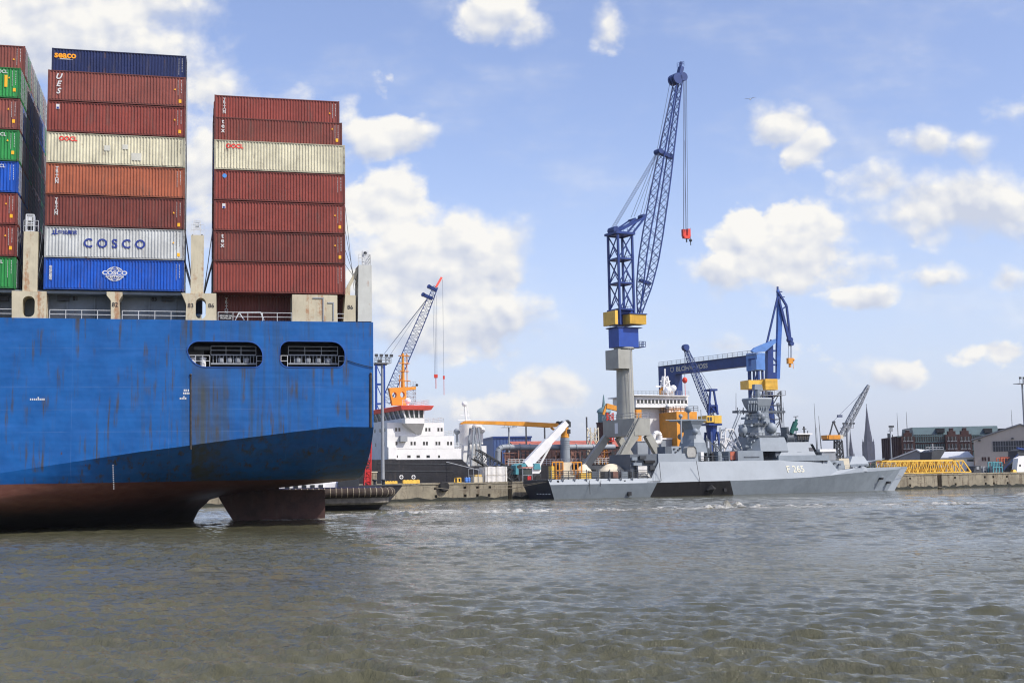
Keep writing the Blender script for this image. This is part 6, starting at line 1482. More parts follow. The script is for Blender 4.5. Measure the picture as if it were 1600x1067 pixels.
xs = [v.co.x for v in tx.data.vertices]; k = (t1.x - t0.x) / (max(xs) - min(xs)); cxx = (max(xs) + min(xs)) / 2
for v in tx.data.vertices: v.co.x = cxx + (v.co.x - cxx) * k
c = GF.p(1050, 573, 0); mb = MB(); mb.prism([(c.x - .8, zt_ - bh * .25), (c.x - .8, zt_ - bh * .6), (c.x, zt_ - bh * .78), (c.x + .8, zt_ - bh * .6), (c.x + .8, zt_ - bh * .25)], -.03, -.003); em = mb.build('shield_emblem', M['marking_pale'], gan)
mb = MB(); mb.prism([(c.x - .6, zt_ - bh * .3), (c.x - .6, zt_ - bh * .58), (c.x, zt_ - bh * .72), (c.x + .6, zt_ - bh * .58), (c.x + .6, zt_ - bh * .3)], -.06, -.031); mb.build('shield_field', M['crane_navy'], em)
ul = GF.u(1056, 0, 620); mb = MB(); mb.box(0, 2.5, -.2, 2.8, ZQ, zt_ - .003); mb.box(2.5, max(ul, 4), -.1, 2.7, ZQ, zt_ - bh - .003); mb.build('leg', M['crane_navy'], gan)
mb = MB(); mb.box(LB - 4.2, LB, -.3, 2.9, zt_ - .9, zt_ + .5); mb.box(LB - 4.2, LB, -.3, 2.9, zt_ - bh - 1.5, zt_ - bh - .2)
for u in (LB - 4.2, LB - .8): mb.box(u, u + .8, -.25, 2.85, zt_ - bh - .197, zt_ - .903)
mb.build('beam_end', M['crane_blue_pale'], gan)
zl = zt_ - bh - 1.5
for u in (LB - 3.9, LB - .6):
    mb = MB(); mb.bar((u, .5, zl), (u - .2, .5, ZQ), .7); mb.bar((u, 2.2, zl), (u - .2, 2.2, ZQ), .5); mb.build('leg', M['crane_navy'], gan)
mb = MB(); hh = zl - ZQ
for k in range(4): z0 = ZQ + hh * k / 4; z1 = ZQ + hh * (k + 1) / 4; mb.bar((LB - 3.9, .5, z0 if k % 2 else z1), (LB - .6, .5, z1 if k % 2 else z0), .25)
mb.build('leg_bracing', M['crane_navy'], gan)
# ---------------------------------------------------------------- level luffing crane
LF = frame_at(1206, 335, 20)
lc = thing('luffing_crane', LF, (0, 0, 0), 'blue double jib crane with yellow machine house, rising above the warship mast', 'crane')
def lp(x, y, v=0.): return LF.p(x, y, v)
a = lp(1172, 591.5, -2.6); b = lp(1215.5, 609, -2.6); c = lp(1196, 600, -2.6)
mb = MB(); mb.box(a.x, c.x, -1.8, 2.5, b.z + .3, a.z - .3); mb.build('machine_house', M['crane_yellow'], lc)
mb = MB(); mb.box(c.x + .003, b.x, -2.6, 2.6, b.z, a.z); h_ = mb.build('machine_house', M['crane_yellow'], lc)
mb = MB()
for k in range(9): z = b.z + .15 + (a.z - b.z - .3) * k / 8; mb.box(c.x + .1, b.x - .05, -2.66, -2.603, z, z + .1)
mb.build('house_ribs', M['crane_yellow'], h_)
mb = MB(); mb.prism(ppz(LF, [(1197, 593), (1198, 540), (1203, 533), (1206, 540), (1206.5, 592)], 0), -.7, .7); mb.prism(ppz(LF, [(1206, 592), (1206, 582), (1212, 582), (1212, 592)], 0), -.5, .5); mb.bar(lp(1206, 570), lp(1213, 570), .4); mb.bar(lp(1205, 556), lp(1213, 566), .3); mb.bar(lp(1205, 548), lp(1214, 548), .4); mb.build('tower', M['crane_blue'], lc)
mb = MB(); mb.prism(ppz(LF, [(1175, 548), (1180, 543), (1212, 529.5), (1213, 535), (1196, 549), (1178, 550.5)], -1.6), -1.6, -.6); mb.prism(ppz(LF, [(1175, 548), (1180, 543), (1212, 529.5), (1213, 535), (1196, 549), (1178, 550.5)], .6), .6, 1.6); mb.build('counterweight_arm', M['crane_blue_pale'], lc)
mb = MB(); 
rg = []
for x0, x1, y, w in ((1212.5, 1217.5, 592, .4), (1213, 1219, 545, .45), (1214.5, 1221, 500, .5), (1214.5, 1219.5, 475, .4), (1214, 1217, 453, .3)):
    p = lp(x0, y); q = lp(x1, y); rg.append([Vector((p.x, -w, p.z)), Vector((q.x, -w, p.z)), Vector((q.x, w, p.z)), Vector((p.x, w, p.z))])
mb.loft(rg, closed=True, caps=True); mb.build('main_boom', mat('boom_blue', c8(62, 108, 185), dirt=.2), lc)
mb = MB()
for v in (-.9, .9): mb.bar(lp(1198, 537, v), lp(1215, 464, v), .42); mb.bar(lp(1197, 549, v), lp(1205, 531, v), .4)
mb.build('tie_rod', M['crane_blue'], lc)
mb = MB()
for v in (-.7, .7): mb.bar(lp(1216, 456, v), lp(1229, 478, v), .5); mb.bar(lp(1229, 478, v), lp(1235, 532, v), .5); mb.bar(lp(1221, 484, v), lp(1233, 532, v), .65); mb.bar(lp(1216, 463, v), lp(1223, 492, v), .5); mb.bar(lp(1221, 484, v), lp(1229, 478, v), .3)
mb.build('fly_jib', M['crane_blue'], lc)
mb = MB(); c = lp(1234, 531); mb.tube(c + Vector((0, -.6, 0)), c + Vector((0, .6, 0)), .7, n=14); c2 = lp(1236, 537); mb.bar(c, c2, .9); mb.tube(c2 + Vector((0, -.6, 0)), c2 + Vector((0, .6, 0)), .6, n=10); mb.bar(lp(1215, 453), lp(1215, 448), .4); mb.bar(lp(1213, 456), lp(1222, 456), .25); mb.bar(lp(1217, 464), lp(1226, 464), .2); mb.build('jib_head', M['crane_navy'], lc)
mb = MB()
for x in (1231.8, 1235, 1236.5): mb.tube(lp(x, 537), lp(x + .3, 560), .06, n=4)
mb.build('hoist_rope', M['cable'], lc)
mb = MB(); c = lp(1234, 563); mb.box(c.x - .7, c.x + .7, -.5, .5, c.z - .9, c.z + .6); mb.bar(c - Vector((0, 0, .8)), c - Vector((0, 0, 1.8)), .5); c = lp(1239, 562); mb.ball(c, .45); mb.bar(c, c - Vector((0, 0, 2.4)), .12); mb.build('hook_block', M['orange'], lc)
zc = lp(1206, 612).z; mb = MB(); mb.lathe((0, 0, ZQ + 8), [(1.6, 0), (1.1, zc - ZQ - 8)], 16); mb.build('column', M['crane_navy'], lc, smooth=40)
for du in (-3.2, 3.2):
    for dv in (-3.2, 3.2): mb = MB(); mb.bar((du * .5, dv * .5, zc - 3), (du, dv, ZQ), .6); mb.build('leg', M['grey_pipe'], lc)
mb = MB(); mb.lattice((0, 0, ZQ), (0, 0, zc), (1, 0, 0), 4.4, 4.4, 6, .3, .16, cross=False); mb.build('portal', M['dark_grey'], lc)
mb = MB(); mb.rail([(-3.5, -3, zc - 1), (3.2, -3, zc - 1)], h=1.1, step=1.1, r=.05); mb.box(-3.5, 3.2, -3, 3, zc - 1.15, zc - 1); mb.build('walkway', M['rail_grey'], lc)
mb = MB(); mb.box(-5.2, -2.6, -3, -.5, zc + 5.5, zc + 8.2); mb.build('driver_cab', M['crane_blue_pale'], lc)
# ---------------------------------------------------------------- small lattice crane amidships
SF = frame_at(1114, 300, 24); sr = thing('lattice_crane', SF, (0, 0, 0), 'small blue crane with thin jib leaning left, in front of the gantry beam', 'crane')
def sp_(x, y, v=0.): return SF.p(x, y, v)
mb = MB(); mb.lattice(sp_(1112, 650), sp_(1072, 546), (0, 1, 0), [1.2, 1.5, 1.5, 1.5, .8], [.6, 1.2, 1.2, 1.2, .7], 24, .13, .06); mb.build('jib', M['crane_navy'], sr)
mb = MB(); c = sp_(1071, 543); mb.tube(c + Vector((0, -.6, 0)), c + Vector((0, .6, 0)), .75, n=12); mb.bar(sp_(1068, 540), sp_(1074, 547), .9); mb.build('jib_head', M['crane_navy'], sr)
mb = MB()
for v in (-1.2, 1.2): mb.bar(sp_(1107, 649, v), sp_(1110, 609, v), .38); mb.bar(sp_(1121.5, 648, v), sp_(1115, 609, v), .38); mb.bar(sp_(1108, 634, v), sp_(1119, 634, v), .3); mb.bar(sp_(1108, 632, v), sp_(1120, 646, v), .2)
mb.box(sp_(1105, 609).x, sp_(1116, 609).x, -1.4, 1.4, sp_(1110, 611).z, sp_(1110, 608).z); mb.build('frame_tower', M['crane_blue'], sr)
mb = MB(); c = sp_(1109, 634); mb.box(c.x - .2, c.x + 1.6, -1, 1, c.z - 1.6, c.z + .2); mb.build('winch', M['crane_royal'], sr)
mb = MB(); mb.tube(sp_(1113, 609), sp_(1074, 547), .05, n=4); mb.tube(sp_(1110, 609), sp_(1080, 565), .05, n=4); mb.build('luffing_rope', M['cable'], sr)
a = sp_(1104, 649, -1.8); b = sp_(1127.5, 661, -1.8); c = sp_(1116, 655, -1.8); mb = MB(); mb.box(a.x, c.x, -1.8, 2, b.z + .2, a.z); mb.box(c.x + .003, b.x, -1.9, 2.1, b.z, a.z); hy = mb.build('machine_house', M['crane_yellow'], sr)
for k in range(2): q = sp_(1106.5 + k * 4, 651.5, -1.83); mb = MB(); mb.box(q.x - .2, q.x + .3, -1.85, -1.805, q.z - .9, q.z); mb.build('window', M['glass'], hy)
zc = b.z; mb = MB(); mb.tube((0, 0, zc - 4), (0, 0, zc), 1.0, 1.4, n=14); mb.box(-1.8, 1.8, -1.8, 1.8, zc - .5, zc - .05); mb.build('column', M['crane_blue'], sr)
for du in (-1, 1):
    for dv in (-1, 1): mb = MB(); mb.bar((du * .9, dv * 1.2, zc - 2), (du * 1.6, dv * 2.2, ZQ), .45); mb.build('leg', M['crane_navy'], sr)
mb = MB(); mb.lattice((1.5, 0, ZQ), (2.4, 0, zc - 1), (1, 0, 0), 1.6, 2.5, 6, .18, .12, cross=False); mb.build('stair_tower', M['rail_grey'], sr)
mb = MB(); hk = sp_(1070, 594); mb.tube((sp_(1070, 545).x, 0, sp_(1070, 545).z), hk, .06, n=4); mb.build('hoist_rope', M['cable'], sr)
mb = MB(); mb.ball(hk, .6, 12, 1.2); mb.tube(hk - Vector((0, 0, 3.5)), hk, .07, n=4); mb.build('hook_block', M['crane_red'], sr)
# ---------------------------------------------------------------- lattice crane behind the white dredger bridge
BF = frame_at(612, 330, 10); br = thing('lattice_crane', BF, (0, 0, 0), 'blue lattice jib crane with red tip behind the red roofed white bridge', 'crane')
def bp_(x, y, v=0.): return BF.p(x, y, v)
mb = MB(); mb.lattice(bp_(603, 628), bp_(681, 448), (0, 1, 0), [2.4, 2.4, 2.2, 1.9, 1.1], [2.2, 2.4, 2.3, 2.0, 1.1], 30, .14, .07); mb.build('jib', M['crane_blue'], br)
mb = MB(); mb.bar(bp_(681, 449), bp_(690, 433.5), .8, .55); mb.build('jib_tip', M['roof_red'], br)
for x, y, w in ((669, 464, 2.2), (677, 451.5, 1.9)): mb = MB(); c = bp_(x, y); mb.bar(c + Vector((-w * .6, 0, .6)), c + Vector((w * .5, 0, -.5)), 1.2, .8); mb.tube(c + Vector((-w * .6, -.6, .6)), c + Vector((-w * .6, .6, .6)), .5, n=12); mb.build('jib_sheave', M['crane_blue'], br)
zt = bp_(592, 570).z; x0, x1 = bp_(587.5, 600).x, bp_(600, 600).x; mb = MB()
for u in (x0, x1):
    for v in (-1.2, 1.2): mb.bar((u, v, ZQ), (u, v, zt), .45)
for k in range(6): z = ZQ + (zt - ZQ) * (k + 1) / 6; mb.bar((x0, -1.2, z), (x1, -1.2, z), .35); mb.bar((x0, 1.2, z), (x1, 1.2, z), .35); mb.bar((x0, -1.2, z), (x1, -1.2, z - (zt - ZQ) / 6), .2)
mb.build('tower', M['crane_royal'], br)
mb = MB(); mb.box(x0 - .4, x1 + .8, -1.6, 1.6, zt, zt + .5); mb.rail([(x0 - .4, -1.6, zt + .5), (x1 + 1.2, -1.6, zt + .5)], h=1.2, step=.9, r=.05); mb.box(x0 + .4, x1 - .6, -.8, .8, zt + .5, zt + 1.4); mb.build('tower_head', M['dark_grey'], br)
mb = MB()
for v in (-.8, 0, .8): mb.tube((x0 + 1, v, zt + 1.4), bp_(669 + v, 465), .05, n=4)
mb.tube((x1 + .5, .5, zt + .8), bp_(668, 466), .05, n=4); mb.build('luffing_rope', M['cable'], br)
h1 = bp_(681, 588); h2 = bp_(693.5, 590); mb = MB()
for dx in (-.5, 0, .5): mb.tube((bp_(679.5, 480).x + dx, 0, bp_(679, 462).z), (h1.x + dx * .6, 0, h1.z), .045, n=4)
mb.tube((bp_(692, 480).x, 0, bp_(690, 437).z), h2, .045, n=4); mb.build('hoist_rope', M['cable'], br)
mb = MB(); mb.box(h1.x - .45, h1.x + .45, -.35, .35, h1.z - .4, h1.z + .5); mb.tube(h1 - Vector((0, 0, 3.2)), h1, .1); mb.build('hook_block', M['crane_red'], br)
mb = MB(); mb.box(h2.x - .22, h2.x + .22, -.2, .2, h2.z - .4, h2.z + .5); mb.tube(h2 - Vector((0, 0, 4.5)), h2, .07); mb.build('hook', M['crane_red'], br)
mb = MB(); mb.box(x0 - 1, x1 + 4, -2.5, 2.5, ZQ, ZQ + 3); mb.build('machine_house', M['crane_royal'], br)
# ---------------------------------------------------------------- yellow crane to the right of the warship bow
YF = frame_at(1310, 420, 15); yr = thing('dock_crane', YF, (0, 0, 0), 'dock crane with flat yellow machine house and pale jib, left of the church spires', 'crane')
def yp_(x, y, v=0.): return YF.p(x, y, v)
a = yp_(1295, 679.5, -2); b = yp_(1313, 686, -2); mb = MB(); mb.box(a.x, b.x, -2, 2.4, b.z, a.z); mb.box(a.x - .5, a.x - .003, -1.8, 2.2, b.z + .2, a.z); mb.build('machine_house', M['orange'], yr)
mb = MB(); mb.box(a.x, b.x + .5, -2.1, 2.5, b.z - .3, b.z - .003); mb.build('turntable', M['dark_grey'], yr)
a = yp_(1313.2, 681.5, -1.6); b = yp_(1318, 685, -1.6); mb = MB(); mb.box(a.x, b.x, -1.6, 1.4, b.z, a.z + .4); mb.build('driver_cab', M['beige'], yr)
mb = MB()
for v in (-1, 1): mb.bar(yp_(1296.5, 679.5, v), yp_(1302, 658, v), .36); mb.bar(yp_(1302, 658, v), yp_(1311, 679, v), .36)
mb.bar(yp_(1301, 660), yp_(1304.5, 659), .7); mb.build('frame_tower', M['dark_grey'], yr)
mb = MB(); mb.lattice(yp_(1316, 680), yp_(1355.5, 605), (0, 1, 0), [1.8, 1.8, 1.6, 1.0], [1.6, 1.6, 1.5, .8], 18, .22, .12); mb.bar(yp_(1354, 608), yp_(1357, 602), .9); mb.build('jib', M['rail_grey'], yr)
mb = MB(); mb.tube(yp_(1302, 658), yp_(1354, 606), .06, n=4); c = yp_(1312, 650); mb.box(c.x - .8, c.x + .8, -.4, .4, c.z - .4, c.z + .4); mb.build('luffing_rope', M['cable'], yr)
zz = yp_(1310, 688).z; mb = MB(); mb.lattice((yp_(1310, 700).x, 0, ZQ), (yp_(1309.5, 688).x, 0, zz), (1, 0, 0), [2.6, 1.8], [2.6, 1.8], 6, .4, .22); mb.build('portal', M['dark_grey'], yr)
YQ = frame_at(1323, 400, 15); lamp_mast(YQ, 1323, 669, 0, 'slim lamp mast between the yellow house crane and the thin church spire', ZQ, r=.5, wid=1.8)
lamp_mast(Q, 1391, 674, 70, 'slim lamp mast at the left corner of the red brick building', ZQ, r=.26, wid=.6)
# ---------------------------------------------------------------- churches far off
def spire(x0, x1, yb, yt, Y, label, m, tiers):
    f = frame_at((x0 + x1) / 2, Y, 20); k = Y / FPX; h = (x1 - x0) * k / 2; r = thing('church_tower', f, (0, 0, 0), label, 'church tower')
    zb = f.z((x0 + x1) / 2, yb); ztop = f.z((x0 + x1) / 2, yt); w = h * .80
    mb = MB(); zt = zb + (ztop - zb) * tiers; mb.box(-w, w, -w, w, 0, zt * .75 + zb * .25)
    for s in (-1, 1):
        for s2 in (-1, 1):
            mb.box(s * w * .86 - w * .18, s * w * .86 + w * .18, s2 * w * .86 - w * .18, s2 * w * .86 + w * .18, 0, zt * .62 + zb * .38)
            mb.lathe((s * w * .86, s2 * w * .86, zt * .62 + zb * .38), [(w * .22, 0), (.1, (ztop - zt) * .2)], 6)
    mb.build('tower', M[m], r)
    mb = MB(); z1 = zt * .75 + zb * .25; mb.lathe((0, 0, z1), [(w * 1.0, 0), (w * .92, (ztop - z1) * .12), (w * .62, (ztop - z1) * .35), (w * .3, (ztop - z1) * .68), (.4, ztop - z1)], 8); sp = mb.build('spire', M[m], r)
    for k_ in range(3):
        for (du, dv) in ((0, -1), (-1, 0)):
            z = zb + (zt - zb) * (.1 + .27 * k_); hh = (zt - zb) * .16; mb = MB(); c = Vector((du * (w + .3), dv * (w + .3), z)); e = w * .18
            mb.prism([(c.x - e, z), (c.x + e, z), (c.x + e, z + hh * .7), (c.x, z + hh), (c.x - e, z + hh * .7)], c.y - .3, c.y + .3) if dv else mb.box(c.x - .3, c.x + .3, -e, e, z, z + hh)
            mb.build('window', M['cavity'], r)
    mb = MB(); mb.tube((0, 0, ztop - 1), (0, 0, ztop + 4), .5, n=6); mb.bar((-1.4, 0, ztop + 2.6), (1.4, 0, ztop + 2.6), .6); mb.build('cross', M['dark_grey'], sp)
spire(1350.5, 1367, 716, 634, 2700, 'massive dark gothic church spire on the far skyline', 'hazy_spire_stone', .42)
spire(1326, 1336.5, 722, 673, 2400, 'slender lower church spire left of the massive one', 'hazy_spire_stone', .22)
# ---------------------------------------------------------------- brick building, sheds and warehouse on the right
BB = frame_at(1407, 430, -7); bb = thing('brick_building', BB, (0, 0, 0), 'long red brick office building with glazed bays and green roof storey', 'building')
def bz(x, y, v=0.): return BB.p(x, y, v)
zr = bz(1420, 677).z; L = bz(1600, 700).x; D = 34.
mb = MB(); mb.box(0, L, .6, D, 0, zr - 1.2); mb.build('wall', M['brick'], bb)
mb = MB(); mb.box(-.35, -.003, .6, D, 0, zr - .8)
for k in range(8): v = 2 + k * 4.1; mb.box(-.7, -.353, v, v + 1.0, 0, zr - .9)
mb.build('end_wall', M['brick_dark'], bb)
def bay(x0, x1, ytop, gable=True):
    a = bz(x0, ytop); b = bz(x1, ytop); mb = MB(); w = (b.x - a.x)
    mb.prism([(a.x, 0), (b.x, 0), (b.x, a.z - 2), (b.x - w * .2, a.z - 2), (b.x - w * .2, a.z - .9), (b.x - w * .36, a.z - .9), (b.x - w * .36, a.z), (a.x + w * .36, a.z), (a.x + w * .36, a.z - .9), (a.x + w * .2, a.z - .9), (a.x + w * .2, a.z - 2), (a.x, a.z - 2)], -1.2, .597)
    p = mb.build('gabled_bay', M['brick'], bb)
    mb = MB(); mb.box(a.x + w * .34, b.x - w * .34, -1.35, -.9, a.z + .003, a.z + .3); mb.build('gable_coping', M['roof_grey'], p)
    for y0, y1 in ((682, 688.5), (693.5, 700.5), (705, 712)):
        for k in range(3):
            q0 = bz(0, 0) if False else None; z1 = bz(x0, y0, -1.2).z; z0 = bz(x0, y1, -1.2).z; u = a.x + w * (.14 + .27 * k)
            mb = MB(); mb.box(u, u + w * .19, -1.26, -1.203, z0, z1); wn = mb.build('window', M['glass'], p)
            mb = MB(); mb.box(u + w * .08, u + w * .11, -1.31, -1.263, z0, z1); mb.box(u - .1, u + w * .2, -1.4, -1.203, z0 - .35, z0 - .003); mb.build('frame', M['roof_grey'], wn)
bay(1407, 1427.5, 672.5); bay(1475.5, 1495.5, 669.5); bay(1495.6, 1516, 669)
def glazed(x0, x1):
    a = bz(x0, 680); b = bz(x1, 680); n = max(4, int((x1 - x0) / 3.4))
    for y0, y1 in ((679, 690), (694, 702), (705.5, 713)):
        z1 = bz(x0, y0).z; z0 = bz(x0, y1).z; mb = MB(); mb.box(a.x, b.x, .4, .597, z0, z1); p = mb.build('window_band', M['glass'], bb)
        mb = MB()
        for k in range(n + 1): u = a.x + (b.x - a.x) * k / n; mb.box(u - .12, u + .12, .25, .397, z0, z1)
        mb.box(a.x, b.x, .2, .248, z0 - .3, z0); mb.build('mullion', M['roof_green'], p)
glazed(1428, 1475); glazed(1516.5, 1585)
a = bz(1432, 667.5, 8); b = bz(1477, 677, 8); mb = MB(); mb.loft([[Vector((u, v, z)) for v, z in ((6, zr - 1.2), (9, a.z), (D - 6, a.z), (D - 3, zr - 1.2))] for u in (bz(1433, 670).x, L - 6)], caps=True); rfm = mb.build('roof_storey', M['roof_green'], bb)
for x0, x1 in ((1462, 1474), (1536, 1548), (1560, 1572), (1574, 1582)): q = bz(x0, 670, 8); q1 = bz(x1, 670, 8); mb = MB(); z0 = q.z - .9; mb.box(q.x, q1.x, 6.0, 9, z0 - .4, z0 + 1.0); mb.build('dormer', M['cavity'], rfm)
mb = MB(); mb.box(-.5, L, .2, 1.0, zr - 1.197, zr - .8); mb.build('parapet', M['roof_green'], bb)
for x, y in ((1401.5, 645), (1416, 643.5)): p = bz(x, y, 20); mb = MB(); mb.tube((p.x, 20, zr - 2), p, .16, .05, n=5); mb.build('aerial', M['dark_grey'], bb)
mb = MB(); p = bz(1389, 675, 50); mb.box(p.x - .5, p.x + .5, 50, 51, zr - 1, zr + 1.5); mb.bar((p.x + 1.2, 50, zr - 1), (p.x + 1.2, 50, zr + 1), .3); mb.build('chimney', M['dark_grey'], bb)
def shed(name, fr, x0, x1, xr, ye, yr, dep, mw, mr, label, yb=740):
    a = fr.p(x0, ye); b = fr.p(x1, ye); c = fr.p(xr, yr); r = thing(name, fr, (a.x, 0, 0), label, 'shed' if 'shed' in name else 'warehouse')
    mb = MB(); mb.prism([(a.x, 0), (b.x, 0), (b.x, b.z), (c.x, c.z), (a.x, a.z)], 0, dep); mb.build('wall', M[mw], r)
    mb = MB(); mb.prism([(a.x - .5, a.z - .05), (c.x, c.z + .02), (b.x + .5, b.z - .05), (b.x + .5, b.z + .3), (c.x, c.z + .38), (a.x - .5, a.z + .3)], -.35, dep + .3); mb.build('roof', M[mr], r)
    return r
SH = frame_at(1425, 345, -26)
shed('storage_shed', SH, 1392, 1455, 1432, 719.5, 703.5, 26, 'roof_grey', 'roof_pale', 'low grey gabled shed in front of the brick building')
WF = frame_at(1521, 330, -25)
wr = shed('warehouse', WF, 1521, 1668, 1594, 688, 664, 50, 'shed_grey', 'roof_grey', 'large beige grey gabled warehouse at the right edge behind the lamp mast')
a = WF.p(1551, 689.5); b = WF.p(1597, 704.5); mb = MB(); mb.box(a.x, b.x + 3, -.1, -.004, b.z, a.z); wdw = mb.build('window_band', M['dark_grey'], wr)
mb = MB()
for k in range(17): u = a.x + (b.x + 3 - a.x) * k / 16; mb.box(u - .06, u + .06, -.16, -.103, b.z, a.z)
mb.box(a.x, b.x + 3, -.17, -.103, (a.z + b.z) / 2 - .06, (a.z + b.z) / 2 + .06); mb.build('mullion', M['roof_grey'], wdw)
for x in (1535.5, 1539.5, 1545): q = WF.p(x, 717, 0); mb = MB(); mb.box(q.x - .22, q.x + .22, -.06, -.004, q.z - .5, q.z + .5); wn = mb.build('window', M['brick_dark'], wr)
for x in (1530.5, 1582): q = WF.p(x, 688 if x < 1550 else 685, 0); mb = MB(); mb.box(q.x - .3, q.x + .3, -.5, -.02, q.z - .15, q.z + .15); mb.bar((q.x, -.02, q.z), (q.x, -.5, q.z + .2), .1); mb.build('wall_lamp', M['dark_grey'], wr)
for k in range(3): q = WF.p(1566 + k * 6, 719, -.02); mb = MB(); mb.box(q.x - .45, q.x + .45, -.1, -.004, q.z - .4, q.z + .9); mb.build('door', M['tile_roof'], wr)
mb = MB(); p = WF.p(1580, 640, 10); mb.tube((p.x, 10, WF.z(1580, 668)), p, .1, .04, n=4); mb.build('aerial', M['dark_grey'], wr)
WS = frame_at(1468, 335, -9); a = WS.p(1468, 716); b = WS.p(1521.5, 716); c = WS.p(1475, 705)
r = thing('storage_shed', WS, (a.x, 0, 0), 'long white walled shed with pale grey roof left of the beige warehouse', 'shed')
mb = MB(); mb.box(a.x, b.x, 0, 14, 0, a.z); mb.build('wall', M['white_paint'], r)
mb = MB(); mb.loft([[Vector((u, v, z)) for v, z in ((-.5, a.z + .003), (-.5, a.z + .2), (7, c.z), (14.5, a.z + .2), (14.5, a.z + .003))] for u in (a.x - .3, b.x)], caps=True); mb.build('roof', M['roof_pale'], r)
for x0, x1 in ((1475, 1493), (1511, 1521)): p = WS.p(x0, 717.5); q = WS.p(x1, 720.5); mb = MB(); mb.box(p.x, q.x, -.06, -.003, q.z, p.z); mb.build('window', M['bridge_glass'], r)
GB = frame_at(1466, 312, 24.5); a = GB.p(1455, 703); b = GB.p(1478, 722); r = thing('conveyor_hood', GB, (b.x, 0, 0), 'dark grey slanted hood between the grey shed and the white shed', 'hood')
mb = MB(); mb.prism(ppz(GB, [(1455, 735), (1456, 706), (1463, 702.5), (1478, 702.5), (1467, 720), (1466, 735)], 0), 0, 4); mb.build('hood', M['dark_grey'], r)
mb = MB(); p = GB.p(1457, 697, 1); mb.rail([(GB.p(1447, 705, 1).x, 1, p.z - 1.2), (GB.p(1474, 705, 1).x, 1, p.z - 1.2)], h=1.0, step=1.2, r=.06); mb.bar((p.x, 1, p.z - 1.5), (p.x, 1, p.z + .6), .3); mb.build('roof_railing', M['rail_grey'], r)
# yellow lattice boom sections on the pier
def boom(x0, x1, yt, yb, v, n, label, wid):
    a = Q.p(x0, yt, v); b = Q.p(x1, yb, v); h = a.z - max(b.z, ZQ + .25); zm_ = max(b.z, ZQ + .25) + h / 2
    r = thing('lattice_boom_section', Q, (a.x, v, ZQ), label, 'lattice boom', 'yellow lattice booms on the pier')
    mb = MB(); mb.lattice((a.x, v + wid / 2, zm_), (b.x - 2.2, v + wid / 2, zm_), (0, 1, 0), wid, h, n, .24, .15, cross=False)
    for dv in (0, wid): mb.bar((b.x - 2.2, v + dv, zm_ + h / 2), (b.x, v + dv, zm_ - h / 2), .24); mb.bar((b.x - 2.2, v + dv, zm_ - h / 2), (b.x, v + dv, zm_ - h / 2), .24)
    mb.build('lattice', M['yellow'], r)
    mb = MB()
    for k in range(4): u = a.x + (b.x - a.x) * (k + .5) / 4; mb.box(u - .2, u + .2, v - .2, v + wid + .2, ZQ, zm_ - h / 2 - .1)
    mb.build('bearer', M['brown_pipe'], r)
boom(1386, 1517, 721, 737.2, 1.6, 18, 'front yellow lattice boom section lying on the pier right of the warship bow', 2.0)
boom(1378, 1500, 720, 737, 4.6, 17, 'rear yellow lattice boom section lying behind the front one on the pier', 2.0)
# equipment at the far right of the pier
def poly_thing(name, pts, v, dep, m, label, cat, fr=Q):
    p = ppz(fr, pts, v); r = thing(name, fr, (p[0][0], v, ZQ), label, cat); mb = MB(); mb.prism([(u, max(z, ZQ)) for u, z in p], v, v + dep); mb.build('body', M[m], r); return r
r = poly_thing('loading_ramp', [(1566, 738), (1590, 712), (1590, 704), (1600, 701), (1601, 738)], 7, 3, 'dark_grey', 'dark grey sloping loading ramp at the right end of the pier', 'ramp')
mb = MB(); mb.path([Q.p(1568, 734, 6.8), Q.p(1591, 709, 6.8)], .08); mb.path([Q.p(1589, 700, 6.8), Q.p(1606, 703, 6.8)], .3); mb.build('handrail', M['crane_navy'], r)
r = poly_thing('machine_stand', [(1588.5, 737.5), (1591, 716), (1600, 712), (1612, 712), (1612, 737.5)], 4, 1.6, 'white_steel', 'white machine stand with round hole at the right edge of the pier', 'machine'); c = Q.p(1594, 727, 3.95); mb = MB(); mb.lathe(c, [(.05, 0), (.28, 0), (.28, .04), (.05, .04)], 14, 'v'); mb.build('round_hole', M['cavity'], r)
mb = MB(); a = Q.p(1586, 733, 3.8); mb.loft([[Vector((a.x + du * k, 3.8 + dv, ZQ + h)) for du in (-.6, .6)] for k, dv, h in ((1, 0, 0), (.5, .2, .6), (.5, .8, .6), (1, 1, 0))]); mb.build('yellow_foot', M['yellow'], r)
r = poly_thing('container_skip', [(1521, 738), (1524, 728), (1532, 727), (1534, 738)], 5, 2.5, 'dark_grey', 'dark skip in front of the beige warehouse', 'skip'); mb = MB(); p = Q.p(1527, 730, 4.98); mb.box(p.x - .3, p.x + .5, 4.9, 4.997, p.z - .5, p.z + .2); mb.build('pale_panel', M['rail_grey'], r)
def rack(x0, x1, y0, v, m, label, n=3):
    a = Q.p(x0, y0, v); b = Q.p(x1, y0, v); r = thing('pipe_stand', Q, (a.x, v, ZQ), label, 'stand'); mb = MB()
    for k in range(n + 1):
        u = a.x + (b.x - a.x) * k / n
        for vv in (v, v + 1.5): mb.bar((u, vv, ZQ), (u, vv, a.z), .22)
    for z in (a.z, (a.z + ZQ) / 2):
        for vv in (v, v + 1.5): mb.bar((a.x, vv, z), (b.x, vv, z), .2)
    mb.build('frame', M[m], r); mb = MB(); mb.box(a.x + .2, b.x - .2, v + .3, v + 1.2, ZQ, (a.z + ZQ) / 2 + .3); mb.build('load', M['rail_grey'], r)
